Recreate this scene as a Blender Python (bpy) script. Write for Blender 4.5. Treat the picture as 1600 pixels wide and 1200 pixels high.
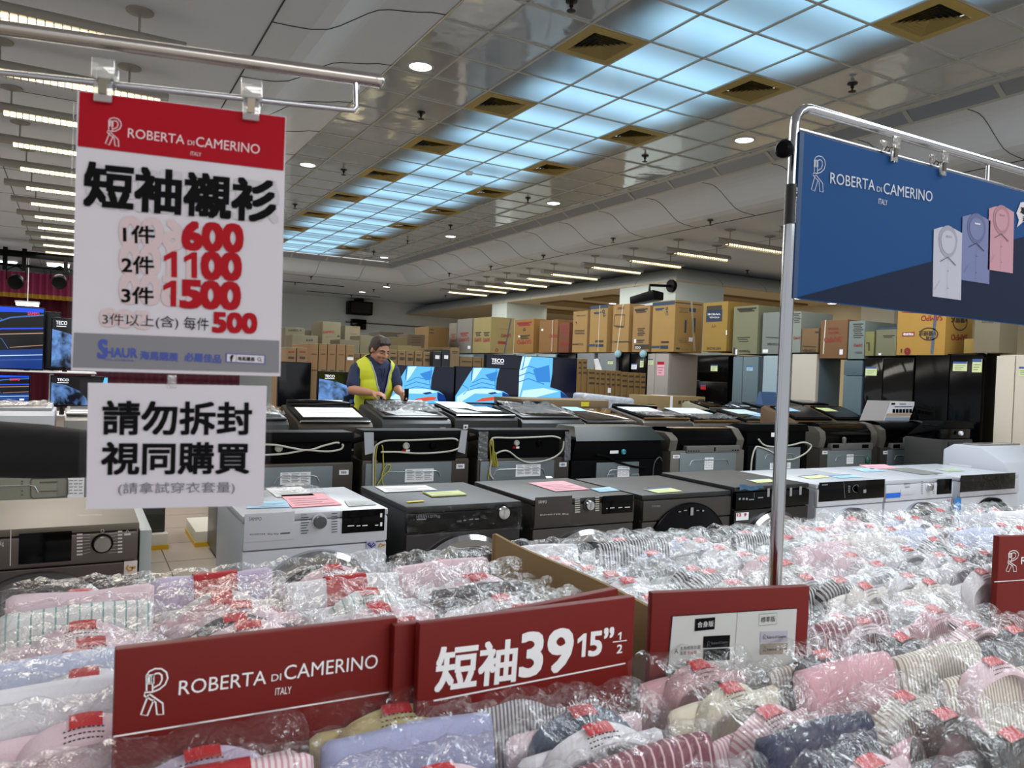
import bpy, bmesh, math, random
from mathutils import Vector, Matrix
from math import sin, cos, pi, radians
scn = bpy.context.scene
COL = scn.collection
for o in list(bpy.data.objects): bpy.data.objects.remove(o)

# ---------------------------------------------------------------- camera (vanishing points of the hall: X across, Y along, Z up)
FPX, HCAM = 1208.0, 1.45
_k = .0385
AXY = Vector((-680, 44, FPX)).normalized()
AXZ = Vector((_k, 1, -(44 - _k*680)/FPX)); AXZ = (AXZ - AXZ.dot(AXY)*AXY).normalized()
AXX = AXY.cross(AXZ)
if AXX.x < 0: AXX = -AXX
cam = bpy.data.objects.new('camera', bpy.data.cameras.new('camera'))
COL.objects.link(cam)
cam.data.sensor_width = 36.0
cam.data.lens = 36.0*FPX/1600.0
cam.data.clip_start = .05
R3 = Matrix(((AXX.x, AXX.y, -AXX.z), (AXY.x, AXY.y, -AXY.z), (AXZ.x, AXZ.y, -AXZ.z)))
cam.matrix_world = Matrix.Translation((0, 0, HCAM)) @ R3.to_4x4()
cam.data.dof.use_dof = True
cam.data.dof.focus_distance = 4.0
cam.data.dof.aperture_fstop = 11.0
scn.camera = cam

# ---------------------------------------------------------------- world, exposure
w = bpy.data.worlds.new('hall_light'); scn.world = w; w.use_nodes = True
bg = w.node_tree.nodes['Background']
bg.inputs[0].default_value = (.78, .80, .83, 1); bg.inputs[1].default_value = .72
vs = scn.view_settings
vs.view_transform = 'Standard'; vs.look = 'None'; vs.gamma = 1.0; vs.use_curve_mapping = False
vs.exposure = 0.25
scn.cycles.transparent_max_bounces = 40
scn.cycles.max_bounces = 7
scn.cycles.sample_clamp_indirect = 4.0
GLOW = .95          # backlit ceiling panels
TUBE = 3.2          # fluorescent tubes
SPOT = 5.0          # downlights

# light thrown down by the backlit ceiling strip and by the rows of fluorescent lights, plus added fill lamps out of view
def area(x, y, z, sx, sy, watts, col):
    l = bpy.data.lights.new('strip_or_fill_light', 'AREA'); l.shape = 'RECTANGLE'; l.size = sx; l.size_y = sy; l.energy = watts; l.color = col
    o = bpy.data.objects.new('strip_or_fill_light', l); COL.objects.link(o); o.location = (x, y, z); return o
for y in (0, 5.5, 11, 16.5): area(4.705, y, 4.2, 2.0, 5.2, 170, (.9, .96, 1))
for y in (-5, -8.5): area(1.5, y, 4.1, 8, 3, 330, (1, .98, .97))   # unseen fill lamps added behind the camera, brightening faces turned towards it
for x, y0, y1 in ((9.5, 7.5, 20.5), (-.15, 3, 21)):
    for k in range(3): area(x, y0+(y1-y0)*(k+.5)/3, 3.58, 1.3, (y1-y0)/3.2, 62 if x > 5 else 95, (1, .95, .86))
for y in (14, 20): area(13.5, y, 3.38, 3, 3, 60, (1, .88, .68))

# ---------------------------------------------------------------- pixel -> place on a real plane
CAM0 = Vector((0, 0, HCAM))
def ray(x, y):
    u, v = x-800.0, 600.0-y
    return Vector((AXX.x*u+AXX.y*v+AXX.z*FPX, AXY.x*u+AXY.y*v+AXY.z*FPX, AXZ.x*u+AXZ.y*v+AXZ.z*FPX))
def atY(x, y, Y): d = ray(x, y); return CAM0 + d*(Y/d.y)
def atX(x, y, X): d = ray(x, y); return CAM0 + d*(X/d.x)
def atZ(x, y, Z): d = ray(x, y); return CAM0 + d*((Z-HCAM)/d.z)
def atD(x, y, D): return CAM0 + ray(x, y)*(D/FPX)
class Pl:
    """a real surface: point o, in-plane axes u (reading direction) and v (up)"""
    def __init__(s, o, u, v):
        s.o, s.u = Vector(o), Vector(u).normalized()
        v = Vector(v); s.v = (v - v.dot(s.u)*s.u).normalized()
        s.n = s.u.cross(s.v)
        if s.n.dot(CAM0 - s.o) < 0: s.n = -s.n
    def at(s, x, y, off=0):
        d = ray(x, y); t = (s.o-CAM0).dot(s.n)/d.dot(s.n)
        return CAM0 + d*t + s.n*off
    def uv(s, x, y):
        p = s.at(x, y) - s.o; return p.dot(s.u), p.dot(s.v)
    def pt(s, a, b, off=0): return s.o + s.u*a + s.v*b + s.n*off
def PY(Y): return Pl((0, Y, 0), (1, 0, 0), (0, 0, 1))
def PX(X): return Pl((X, 0, 0), (0, -1, 0), (0, 0, 1))
def PZ(Z): return Pl((0, 0, Z), (1, 0, 0), (0, 1, 0))

# ---------------------------------------------------------------- materials
def lin(h):
    h = h.lstrip('#')
    c = [int(h[i:i+2], 16)/255 for i in (0, 2, 4)]
    return tuple((x/12.92 if x <= .04045 else ((x+.055)/1.055)**2.4) for x in c) + (1,)
MATS = {}
def mat(name, col='#808080', rough=.5, metal=0, emit=0, ecol=None, bump=0, bscale=40, spec=.5, coat=0, vary=0):
    if name in MATS: return MATS[name]
    m = bpy.data.materials.new(name); m.use_nodes = True
    nt = m.node_tree; b = nt.nodes['Principled BSDF']
    c = lin(col) if isinstance(col, str) else col
    b.inputs['Base Color'].default_value = c
    b.inputs['Roughness'].default_value = rough
    b.inputs['Metallic'].default_value = metal
    b.inputs['Specular IOR Level'].default_value = spec
    if coat: b.inputs['Coat Weight'].default_value = coat
    if emit:
        b.inputs['Emission Color'].default_value = lin(ecol) if ecol else c
        b.inputs['Emission Strength'].default_value = emit
    if bump or vary:
        tc = nt.nodes.new('ShaderNodeTexCoord'); nz = nt.nodes.new('ShaderNodeTexNoise')
        nz.inputs['Scale'].default_value = bscale; nz.inputs['Detail'].default_value = 3
        nt.links.new(tc.outputs['Object'], nz.inputs['Vector'])
        if bump:
            bp = nt.nodes.new('ShaderNodeBump'); bp.inputs['Strength'].default_value = bump
            bp.inputs['Distance'].default_value = .02
            nt.links.new(nz.outputs['Fac'], bp.inputs['Height']); nt.links.new(bp.outputs[0], b.inputs['Normal'])
        if vary:
            hs = nt.nodes.new('ShaderNodeMix'); hs.data_type = 'RGBA'
            hs.inputs[6].default_value = tuple(x*(1-vary) for x in c[:3])+(1,)
            hs.inputs[7].default_value = tuple(min(1, x*(1+vary)) for x in c[:3])+(1,)
            nt.links.new(nz.outputs['Fac'], hs.inputs[0]); nt.links.new(hs.outputs[2], b.inputs['Base Color'])
    MATS[name] = m
    return m
def nodes(m): return m.node_tree.nodes, m.node_tree.links, m.node_tree.nodes['Principled BSDF']
def clear(name, tint='#ffffff', gloss=.12, rough=.08, haze=.06, bump=.6, bscale=30, amt=.9):
    """thin clear film: see-through with a sheen and creases"""
    if name in MATS: return MATS[name]
    m = bpy.data.materials.new(name); m.use_nodes = True
    nt = m.node_tree; nt.nodes.clear(); N = nt.nodes.new; L = nt.links.new
    out = N('ShaderNodeOutputMaterial'); mx = N('ShaderNodeMixShader'); mx2 = N('ShaderNodeMixShader')
    tr = N('ShaderNodeBsdfTransparent'); gl = N('ShaderNodeBsdfGlossy'); df = N('ShaderNodeBsdfDiffuse')
    tr.inputs[0].default_value = lin(tint); gl.inputs['Roughness'].default_value = rough
    df.inputs[0].default_value = (.9, .9, .92, 1)
    mx2.inputs[0].default_value = haze
    L(tr.outputs[0], mx2.inputs[1]); L(df.outputs[0], mx2.inputs[2])
    L(mx2.outputs[0], mx.inputs[1]); L(gl.outputs[0], mx.inputs[2])
    lw = N('ShaderNodeFresnel'); lw.inputs[0].default_value = 1.5
    ma = N('ShaderNodeMath'); ma.operation = 'MULTIPLY_ADD'; ma.inputs[1].default_value = amt; ma.inputs[2].default_value = gloss; ma.use_clamp = True
    L(lw.outputs[0], ma.inputs[0]); L(ma.outputs[0], mx.inputs[0])
    if bump:
        tc = N('ShaderNodeTexCoord'); nz = N('ShaderNodeTexNoise'); nz.inputs['Scale'].default_value = bscale; nz.inputs['Detail'].default_value = 4
        nz.inputs['Distortion'].default_value = 1.2
        bp = N('ShaderNodeBump'); bp.inputs['Strength'].default_value = bump; bp.inputs['Distance'].default_value = .02
        L(tc.outputs['Object'], nz.inputs['Vector']); L(nz.outputs['Fac'], bp.inputs['Height'])
        L(bp.outputs[0], gl.inputs['Normal']); L(bp.outputs[0], lw.inputs['Normal'])
    L(mx.outputs[0], out.inputs[0])
    MATS[name] = m
    return m
def stripes(name, c0, c1, scale=60, width=.5, rough=.8, check=False):
    if name in MATS: return MATS[name]
    m = mat(name, c0, rough)
    N, L, b = nodes(m)
    tc = N.new('ShaderNodeTexCoord'); sx = N.new('ShaderNodeSeparateXYZ'); L.new(tc.outputs['Object'], sx.inputs[0])
    def line(sock):
        mu = N.new('ShaderNodeMath'); mu.operation = 'MULTIPLY'; mu.inputs[1].default_value = scale; L.new(sock, mu.inputs[0])
        fr = N.new('ShaderNodeMath'); fr.operation = 'FRACT'; L.new(mu.outputs[0], fr.inputs[0])
        lt = N.new('ShaderNodeMath'); lt.operation = 'LESS_THAN'; lt.inputs[1].default_value = width; L.new(fr.outputs[0], lt.inputs[0])
        return lt.outputs[0]
    s = line(sx.outputs[0])
    if check:
        mxx = N.new('ShaderNodeMath'); mxx.operation = 'MAXIMUM'; L.new(s, mxx.inputs[0]); L.new(line(sx.outputs[2]), mxx.inputs[1]); s = mxx.outputs[0]
    mx = N.new('ShaderNodeMix'); mx.data_type = 'RGBA'; mx.inputs[6].default_value = lin(c0); mx.inputs[7].default_value = lin(c1)
    L.new(s, mx.inputs[0]); L.new(mx.outputs[2], b.inputs['Base Color'])
    return m

# ---------------------------------------------------------------- mesh builder
class MB:
    def __init__(s): s.v, s.f, s.m = [], [], []
    def add(s, vs, fs, mi=0):
        k = len(s.v); s.v += [Vector(p) for p in vs]
        for f in fs: s.f.append(tuple(i+k for i in f)); s.m.append(mi)
        return s
    def poly(s, pts, mi=0): return s.add(pts, [tuple(range(len(pts)))], mi)
    def hexa(s, p, mi=0):   # p: bottom 4 then top 4, same order
        return s.add(p, [(3, 2, 1, 0), (4, 5, 6, 7), (0, 1, 5, 4), (1, 2, 6, 5), (2, 3, 7, 6), (3, 0, 4, 7)], mi)
    def box(s, x0, x1, y0, y1, z0, z1, mi=0):
        return s.hexa([(x0, y0, z0), (x1, y0, z0), (x1, y1, z0), (x0, y1, z0), (x0, y0, z1), (x1, y0, z1), (x1, y1, z1), (x0, y1, z1)], mi)
    def slab(s, pl, a0, a1, b0, b1, t, off=0, mi=0):   # box on a plane, from off to off+t towards the viewer
        q = [pl.pt(a, b, off) for a, b in ((a0, b0), (a1, b0), (a1, b1), (a0, b1))] + [pl.pt(a, b, off+t) for a, b in ((a0, b0), (a1, b0), (a1, b1), (a0, b1))]
        return s.hexa(q, mi)
    def prism(s, pts, vec, mi=0):
        n = len(pts); vec = Vector(vec); a = [Vector(p) for p in pts]; b = [p+vec for p in a]
        return s.add(a+b, [tuple(range(n))[::-1], tuple(range(n, 2*n))] + [(i, (i+1) % n, n+(i+1) % n, n+i) for i in range(n)], mi)
    def tube(s, pts, r, n=8, mi=0, closed=False, cap=True):
        pts = [Vector(p) for p in pts]; k = len(pts); rr = r if isinstance(r, (list, tuple)) else [r]*k
        vs, fs = [], []; up = None
        for i, p in enumerate(pts):
            if closed: t = pts[(i+1) % k]-pts[i-1]
            else: t = pts[min(i+1, k-1)]-pts[max(i-1, 0)]
            t = t.normalized() if t.length > 1e-9 else Vector((0, 0, 1))
            if up is None: up = Vector((0, 0, 1)) if abs(t.z) < .9 else Vector((1, 0, 0))
            a = t.cross(up)
            if a.length < 1e-6: a = t.cross(Vector((1, 0, 0)))
            a.normalize(); up2 = a.cross(t).normalized(); up = up2
            vs += [p + (a*cos(2*pi*j/n) + up2*sin(2*pi*j/n))*rr[i] for j in range(n)]
        for i in range(k if closed else k-1):
            i2 = (i+1) % k
            fs += [(i*n+j, i*n+(j+1) % n, i2*n+(j+1) % n, i2*n+j) for j in range(n)]
        if cap and not closed: fs += [tuple(range(n))[::-1], tuple(range((k-1)*n, k*n))]
        return s.add(vs, fs, mi)
    def cyl(s, p0, p1, r0, r1=None, n=16, mi=0): return s.tube([p0, p1], [r0, r0 if r1 is None else r1], n, mi)
    def lathe(s, c, ax, prof, n=24, mi=0, cap=True):   # prof: (radius, height along ax)
        c, ax = Vector(c), Vector(ax).normalized(); a = ax.orthogonal().normalized(); b = ax.cross(a)
        vs, fs = [], []; k = len(prof)
        for r, h in prof: vs += [c+ax*h+(a*cos(2*pi*j/n)+b*sin(2*pi*j/n))*r for j in range(n)]
        for i in range(k-1): fs += [(i*n+j, i*n+(j+1) % n, (i+1)*n+(j+1) % n, (i+1)*n+j) for j in range(n)]
        if cap: fs += [tuple(range(n))[::-1], tuple(range((k-1)*n, k*n))]
        return s.add(vs, fs, mi)
    def capsule(s, p0, r0, p1, r1, n=14, mi=0):
        p0, p1 = Vector(p0), Vector(p1); d = p1-p0; L = d.length
        if L < 1e-6: d, L = Vector((0, 0, 1)), 0
        pr = [(r0*cos(a)+1e-5, r0*sin(a)) for a in (-pi/2, -1.1, -.7, -.35, 0)] + [(r1*cos(a)+1e-5, L+r1*sin(a)) for a in (0, .35, .7, 1.1, pi/2)]
        return s.lathe(p0, d, pr, n, mi)
    def ell(s, c, r, n=16, ax=None, mi=0):
        c = Vector(c); X, Y, Z = ax or (Vector((1, 0, 0)), Vector((0, 1, 0)), Vector((0, 0, 1)))
        k = n//2+1; vs, fs = [], []
        for i in range(k):
            th = -pi/2+pi*i/(k-1)
            vs += [c+X*(r[0]*(cos(th)+1e-5)*cos(2*pi*j/n))+Y*(r[1]*(cos(th)+1e-5)*sin(2*pi*j/n))+Z*(r[2]*sin(th)) for j in range(n)]
        for i in range(k-1): fs += [(i*n+j, i*n+(j+1) % n, (i+1)*n+(j+1) % n, (i+1)*n+j) for j in range(n)]
        fs += [tuple(range(n))[::-1], tuple(range((k-1)*n, k*n))]
        return s.add(vs, fs, mi)
    def grid(s, fn, nu, nv, mi=0, wrap=False):
        vs = [fn(i/(nu if wrap else nu-1), j/(nv-1)) for j in range(nv) for i in range(nu)]
        fs = [(j*nu+i, j*nu+(i+1) % nu, (j+1)*nu+(i+1) % nu, (j+1)*nu+i) for j in range(nv-1) for i in range(nu if wrap else nu-1)]
        return s.add(vs, fs, mi)
    def ribbon(s, pl, pts, wd, off=0, mi=0, closed=False):   # flat stroke on a plane, pts in plane coordinates
        P = [Vector((p[0], p[1])) for p in pts]; k = len(P); L, R = [], []
        for i in range(k):
            t = (P[(i+1) % k]-P[i-1]) if closed else (P[min(i+1, k-1)]-P[max(i-1, 0)])
            nn = Vector((-t.y, t.x)).normalized()*wd/2 if t.length > 1e-9 else Vector((0, wd/2))
            L.append(P[i]+nn); R.append(P[i]-nn)
        vs = [pl.pt(p.x, p.y, off) for p in L]+[pl.pt(p.x, p.y, off) for p in R]
        return s.add(vs, [(i, (i+1) % k, k+(i+1) % k, k+i) for i in range(k if closed else k-1)], mi)
    # photo-placed marks on a real plane
    def pp(s, pl, px, off=.001, mi=0): return s.poly([pl.at(x, y, off) for x, y in px], mi)
    def prect(s, pl, x0, y0, x1, y1, off=.001, mi=0):
        a0, b0 = pl.uv(x0, y0); a1, b1 = pl.uv(x1, y1)
        return s.poly([pl.pt(a0, b1, off), pl.pt(a1, b1, off), pl.pt(a1, b0, off), pl.pt(a0, b0, off)], mi)
    def pline(s, pl, px, wd, off=.001, mi=0, closed=False):
        return s.ribbon(pl, [pl.uv(x, y) for x, y in px], wd, off, mi, closed)
    def put(s, txt, pl, a, b, wd, ht, off=.001, mi=0, bold=.02, flip=False, rot=0):
        cjk = bold > .015
        vs, fs, bb = glyphs(txt, 0)
        cx, cy = (bb[0]+bb[1])/2, (bb[2]+bb[3])/2
        sx = wd/max(1e-6, bb[1]-bb[0]); sy = ht/max(1e-6, bb[3]-bb[2])
        if flip: sx, sy = -sx, -sy
        c, sn = cos(rot), sin(rot)
        sh = [(0, 0)] if not cjk else [(bold*i*.85, bold*j*.85) for i in (-1, 0, 1) for j in (-1, 0, 1) if i or j]
        for k, (ox, oy) in enumerate(sh):
            q = []
            for x, y in vs:
                X, Y = (x-cx+ox)*sx, (y-cy+oy)*sy
                q.append(pl.pt(a+X*c-Y*sn, b+X*sn+Y*c, off+k*1.5e-5))
            s.add(q, fs, mi)
        return s
    def ptext(s, txt, pl, l, r, hpx, off=.001, mi=0, bold=.02, flip=False):
        """text whose left and right middles were seen at pixels l and r, hpx pixels tall"""
        a0, b0 = pl.uv(*l); a1, b1 = pl.uv(*r)
        if bold >= .03 and txt.isdigit() and '1' in txt:      # heavy figures set one by one, with a drawn 1
            n = len(txt); ht = abs(pl.uv((l[0]+r[0])/2, (l[1]+r[1])/2-hpx/2)[1]-pl.uv((l[0]+r[0])/2, (l[1]+r[1])/2+hpx/2)[1])
            cw = math.hypot(a1-a0, b1-b0)/n; rt = math.atan2(b1-b0, a1-a0)
            for i, ch in enumerate(txt):
                ca, cb = a0+(a1-a0)*(i+.5)/n, b0+(b1-b0)*(i+.5)/n
                if ch == '1':
                    q = [(x*cw*.9, y*ht) for x, y in ((-.02, -.5), (.30, -.5), (.30, .5), (.04, .5), (-.42, .3), (-.42, .1), (-.02, .24))]
                    s.poly([pl.pt(ca+x*cos(rt)-y*sin(rt), cb+x*sin(rt)+y*cos(rt), off) for x, y in q], mi)
                else: s.put(ch, pl, ca, cb, cw*.92, ht, off, mi, bold, flip, rt)
            return s
        mx, my = (l[0]+r[0])/2, (l[1]+r[1])/2
        ht = abs(pl.uv(mx, my-hpx/2)[1]-pl.uv(mx, my+hpx/2)[1])
        return s.put(txt, pl, (a0+a1)/2, (b0+b1)/2, math.hypot(a1-a0, b1-b0), ht, off, mi, bold, flip, math.atan2(b1-b0, a1-a0))
    def build(s, name, mats, parent=None, bevel=0, smooth=35, org=None, seg=2):
        me = bpy.data.meshes.new(name)
        if org is None: org = parent.location if parent is not None and parent.parent is None else (TOP[parent.name] if parent is not None else Vector((0, 0, 0)))
        org = Vector(org)
        me.from_pydata([p-org for p in s.v], [], s.f)
        for x in (mats if isinstance(mats, (list, tuple)) else [mats]): me.materials.append(x)
        me.polygons.foreach_set('material_index', s.m)
        if bevel:
            bm = bmesh.new(); bm.from_mesh(me)
            bmesh.ops.remove_doubles(bm, verts=bm.verts, dist=1e-6)
            ed = [e for e in bm.edges if len(e.link_faces) == 2 and e.calc_face_angle(0) > .5]
            bmesh.ops.bevel(bm, geom=ed, offset=bevel, segments=seg, affect='EDGES', profile=.6, clamp_overlap=True)
            bm.to_mesh(me); bm.free()
        me.validate()
        if smooth:
            me.polygons.foreach_set('use_smooth', [True]*len(me.polygons))
            me.set_sharp_from_angle(angle=radians(smooth))
        o = bpy.data.objects.new(name, me); COL.objects.link(o)
        if parent is not None: o.parent = parent
        else: 
            for v in me.vertices: pass
            o.location = org
        TOP[o.name] = org
        return o
TOP = {}
_gl = {}
def glyphs(t, bold=.02):
    if (t, bold) in _gl: return _gl[(t, bold)]
    c = bpy.data.curves.new('lettering', 'FONT'); c.body = t; c.offset = bold; c.resolution_u = 3
    o = bpy.data.objects.new('lettering', c); COL.objects.link(o)
    bpy.context.view_layer.update()
    me = bpy.data.meshes.new_from_object(o.evaluated_get(bpy.context.evaluated_depsgraph_get()))
    vs = [(v.co.x, v.co.y) for v in me.vertices]; fs = [tuple(p.vertices) for p in me.polygons]
    bpy.data.objects.remove(o); bpy.data.curves.remove(c); bpy.data.meshes.remove(me)
    xs = [a for a, _ in vs] or [0, 1]; ys = [b for _, b in vs] or [0, 1]
    _gl[(t, bold)] = (vs, fs, (min(xs), max(xs), min(ys), max(ys)))
    return _gl[(t, bold)]

def tag(o, label, cat, group=None):
    o['label'] = label; o['category'] = cat
    if group: o['group'] = group
    return o
def thing(name, label, cat, loc=(0, 0, 0), group=None):
    o = bpy.data.objects.new(name, None); COL.objects.link(o); o.empty_display_size = .1
    o.location = loc
    return tag(o, label, cat, group)
def solo(mb, name, mats, label, cat, group=None, org=None, **k):
    if org is None:
        n = len(mb.v); org = Vector((sum(p.x for p in mb.v)/n, sum(p.y for p in mb.v)/n, min(p.z for p in mb.v)))
    return tag(mb.build(name, mats, None, org=org, **k), label, cat, group)
def struct(mb, name, mats, **k):
    o = mb.build(name, mats, None, **k); o['kind'] = 'structure'; return o
ORD = ['zeroth', 'first', 'second', 'third', 'fourth', 'fifth', 'sixth', 'seventh', 'eighth', 'ninth', 'tenth', 'eleventh', 'twelfth', 'thirteenth', 'fourteenth', 'fifteenth', 'sixteenth', 'seventeenth', 'eighteenth', 'nineteenth', 'twentieth', 'twenty-first', 'twenty-second', 'twenty-third', 'twenty-fourth', 'twenty-fifth', 'twenty-sixth', 'twenty-seventh', 'twenty-eighth', 'twenty-ninth', 'thirtieth', 'thirty-first', 'thirty-second', 'thirty-third', 'thirty-fourth', 'thirty-fifth', 'thirty-sixth', 'thirty-seventh', 'thirty-eighth', 'thirty-ninth', 'fortieth']

# common materials
BLACK = mat('black_plastic', '#08090a', .45, spec=.08)
GLOSSB = mat('gloss_black', '#030304', .1, spec=.12)
WHITE = mat('white_enamel', '#dfe1e6', .3)
CHROME = mat('chrome', '#bcbec2', .1, 1)
STEEL = mat('galvanised_steel', '#848b8f', .45, .5)
DARKST = mat('dark_steel', '#3a3a3a', .38, .55)
PAPER = mat('paper_white', '#e6e6e8', .7)
PINKP = mat('paper_pink', '#e8a3ad', .7)
BLUEP = mat('paper_blue', '#9cc3dc', .7)
YELP = mat('paper_yellow_green', '#cfd79a', .7)
INK = mat('ink_black', '#0a0a0c', .7, spec=.1)
INKG = mat('ink_grey', '#6b6b72', .6)
INKW = mat('ink_white', '#eeeeee', .6)
INKR = mat('ink_red', '#a5131f', .7, spec=.15)
TAPEB = mat('tape_blue', '#2f7fc4', .5)
CABLE = mat('cable_grey', '#b9b7ad', .5)
CABLEY = mat('cable_yellow', '#a8a23a', .5)

# ================================================================ THE HALL
CI, CL, CS = 4.27, 3.87, 3.44
IX0, IX1, IY0, IY1 = 2.47, 7.2, -2.64, 19.8
# floor
m = mat('floor_tiles', '#a8998a', .22, spec=.4)
N, L, b = nodes(m)
br = N.new('ShaderNodeTexBrick'); tc = N.new('ShaderNodeTexCoord')
br.offset = 0; br.inputs['Color1'].default_value = lin('#b0a69b'); br.inputs['Color2'].default_value = lin('#a89f95'); br.inputs['Mortar'].default_value = lin('#4c443d')
br.inputs['Scale'].default_value = 1; br.inputs['Mortar Size'].default_value = .004; br.inputs['Brick Width'].default_value = .6; br.inputs['Row Height'].default_value = .6
L.new(tc.outputs['Object'], br.inputs['Vector']); L.new(br.outputs['Color'], b.inputs['Base Color'])
struct(MB().box(-9, 16.5, -4, 27, -.2, 0), 'floor', m)
# walls
WALLB = mat('wall_paint_pale', '#c9cfcf', .85)
WALLR = mat('wall_paint_beige', '#cfc3a6', .85)
struct(MB().box(-9, 16.7, 27, 27.2, 0, 4.6), 'wall_back', WALLB)
struct(MB().box(16.5, 16.7, -4, 27, 0, 4.6), 'wall_right', WALLR)
# inner mirrored ceiling
MIR = mat('mirror_panel', '#c6c9cd', .06, .5, bump=.32, bscale=2.2)
CPAINT = mat('ceiling_paint', '#c8ccd3', .8)
COVE = mat('cove_paint', '#cbcfd4', .75)
SEAM = mat('seam_dark', '#3b3b3c', .8)
BAR = mat('grid_bar', '#b0b0a9', .4, .3)
GX = [2.92, 3.515, 4.11, 4.705, 5.30, 5.895, 6.49, 7.085]
GY = [IY0+.6*i for i in range(38)]
mb = MB()
cols = [IX0]+GX+[IX1]
for i in range(len(cols)-1):
    if 2 <= i <= 5: continue
    for j in range(len(GY)-1): mb.box(cols[i], cols[i+1], GY[j], GY[j+1], CI, CI+.02)
mb.box(cols[2], cols[6], IY0, IY1, CI+.32, CI+.36, 1)
struct(mb, 'ceiling', [MIR, mat('plenum_dark', '#2a2a2c', .9)], smooth=0)
mb = MB()
for x in GX: mb.box(x-.012, x+.012, IY0, IY1, CI-.012, CI+.002)
for y in GY: mb.box(IX0, IX1, y-.012, y+.012, CI-.011, CI+.001)
struct(mb, 'trim_1', BAR, smooth=0)
# lower ceilings
mb = MB()
e = 1.33
mb.box(IX1+e, 11.4, -4, IY1+e, CL, CL+.03); mb.box(11.4, 16.5, -4, 12.96, CL, CL+.03)
mb.box(-9, 11.4, IY1+e, 27, CL, CL+.03); mb.box(-9, IX0-e, -4, IY1+e, CL, CL+.03)
mb.box(10.6, 16.5, 12.16, 27, CS, CS+.03, 2)
for y0, y1 in ((13.2, 14.6), (15.2, 16.5), (17.4, 18.6), (20, 21)): mb.box(11.3, 15.8, y0, y1, CS-.05, CS, 3)
for y in [1.2+1.83*i for i in range(14)]:      # sheet joints
    mb.box(-9, IX0-e, y, y+.008, CL-.003, CL, 1)
for x in (-.9, -3.2, -5.6): mb.box(x, x+.01, -4, 27, CL-.003, CL, 1)
for x in (10.2,): mb.box(x, x+.01, -4, 12.9, CL-.003, CL, 1)
for x0, x1, y in ((2, 5.4, 24.2), (6.5, 9, 25.4), (4.2, 7, 23)): mb.box(x0, x1, y, y+.05, CL-.02, CL, 1)
struct(mb, 'ceiling_lower', [CPAINT, SEAM, mat('ceiling_beige', '#b9aa8e', .8), mat('ceiling_wood', '#7c5f34', .6)], smooth=0)
# fascia of small grey panels, then the S-shaped cove, round three sides
def rim(d, z): return [(IX1+d, IY0-1.3, z), (IX1+d, IY1+d, z), (IX0-d, IY1+d, z), (IX0-d, IY0-1.3, z)]
def loft(mb, prof, mi=0, sides=(0, 1, 2)):
    for (d0, z0), (d1, z1) in zip(prof, prof[1:]):
        a, c = rim(d0, z0), rim(d1, z1)
        for i in sides: mb.add([a[i], a[i+1], c[i+1], c[i]], [(0, 1, 2, 3)], mi)
def rimpt(side, s, d, z):
    return {0: (IX1+d, s, z), 1: (s, IY1+d, z), 2: (IX0-d, s, z)}[side]
mb = MB()
SD = (0, 1)
loft(mb, [(-.02, 4.27), (.0, 4.255), (.03, 4.25)], 0, SD); loft(mb, [(.03, 4.25), (.16, 4.16)], 1, SD); loft(mb, [(.16, 4.16), (.2, 4.15), (.22, 4.17), (.24, 4.18)], 0, SD)
for side, lo, hi in ((0, IY0, IY1), (1, IX0, IX1)):
    k = lo+.4
    while k < hi:
        p = [Vector(rimpt(side, k+q, d, z)) for q, d, z in ((-.025, .02, 4.247), (.025, .02, 4.247), (.025, .17, 4.15), (-.025, .17, 4.15))]
        mb.poly(p); k += .9
mb.tube([Vector(rimpt(2, y, -.01, 4.262)) for y in (IY0, IY1)], .012, 8, 2)
struct(mb, 'trim_2', [BAR, mat('fascia_panel', '#8f949c', .3, .4), mat('trim_bright', '#b9b7ad', .25, .8)], smooth=0)
mb = MB()
prof = [(.24, 4.18), (.36, 4.185), (.47, 4.18), (.55, 4.155), (.63, 4.11), (.73, 4.04), (.84, 3.965), (.93, 3.915), (1.05, 3.885), (1.2, 3.873), (1.33, 3.868)]
loft(mb, prof, 0, SD)
profl = [(0, 4.262), (.12, 4.25), (.24, 4.22)]+prof[2:]
loft(mb, profl, 0, (2,))
for side, lo, hi in ((0, IY0, IY1), (1, IX0, IX1), (2, IY0, IY1)):
    k = (1.0 if side != 1 else .6)+lo
    while k < hi+.4:
        mb.tube([Vector(rimpt(side, k, d, z-.004)) for d, z in (profl if side == 2 else prof)], .0035, 5, 1); k += 1.22
a = rim(1.33, 3.866); mb.tube(a, .006, 5, 1)
struct(mb, 'trim_3', [COVE, SEAM], smooth=60)
# outer soffit
mb = MB()
sp = [(0, 3.44), (.02, 3.5), (.08, 3.57), (.2, 3.65), (.4, 3.75), (.6, 3.83), (.8, 3.87)]
for (d0, z0), (d1, z1) in zip(sp, sp[1:]):
    for A, B in (((10.6, 27), (10.6, 12.16)), ((10.6, 12.16), (16.5, 12.16))):
        def off(P, d): return (P[0]+(d if P[0] < 16 else 0), P[1]+(d if P[1] < 26 else 0))
        p, q, r, s = off(A, d0), off(B, d0), off(B, d1), off(A, d1)
        mb.add([p+(z0,), q+(z0,), r+(z1,), s+(z1,)], [(0, 1, 2, 3)])
for y in (13.5, 15, 16.5, 18, 19.5, 21, 22.5): mb.tube([(10.6+d, y, z-.006) for d, z in sp], .007, 5, 1)
for x in (11.9, 13.2, 14.5): mb.tube([(x, 12.16+d, z-.006) for d, z in sp], .007, 5, 1)
struct(mb, 'trim_4', [mat('soffit_paint', '#b4b9b8', .8), SEAM], smooth=60)
PIL = mat('pillar_paint', '#b9c4c2', .8)
struct(MB().box(10.62, 11.95, 12.18, 14.05, 0, CS), 'wall_pillar', PIL)
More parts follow.
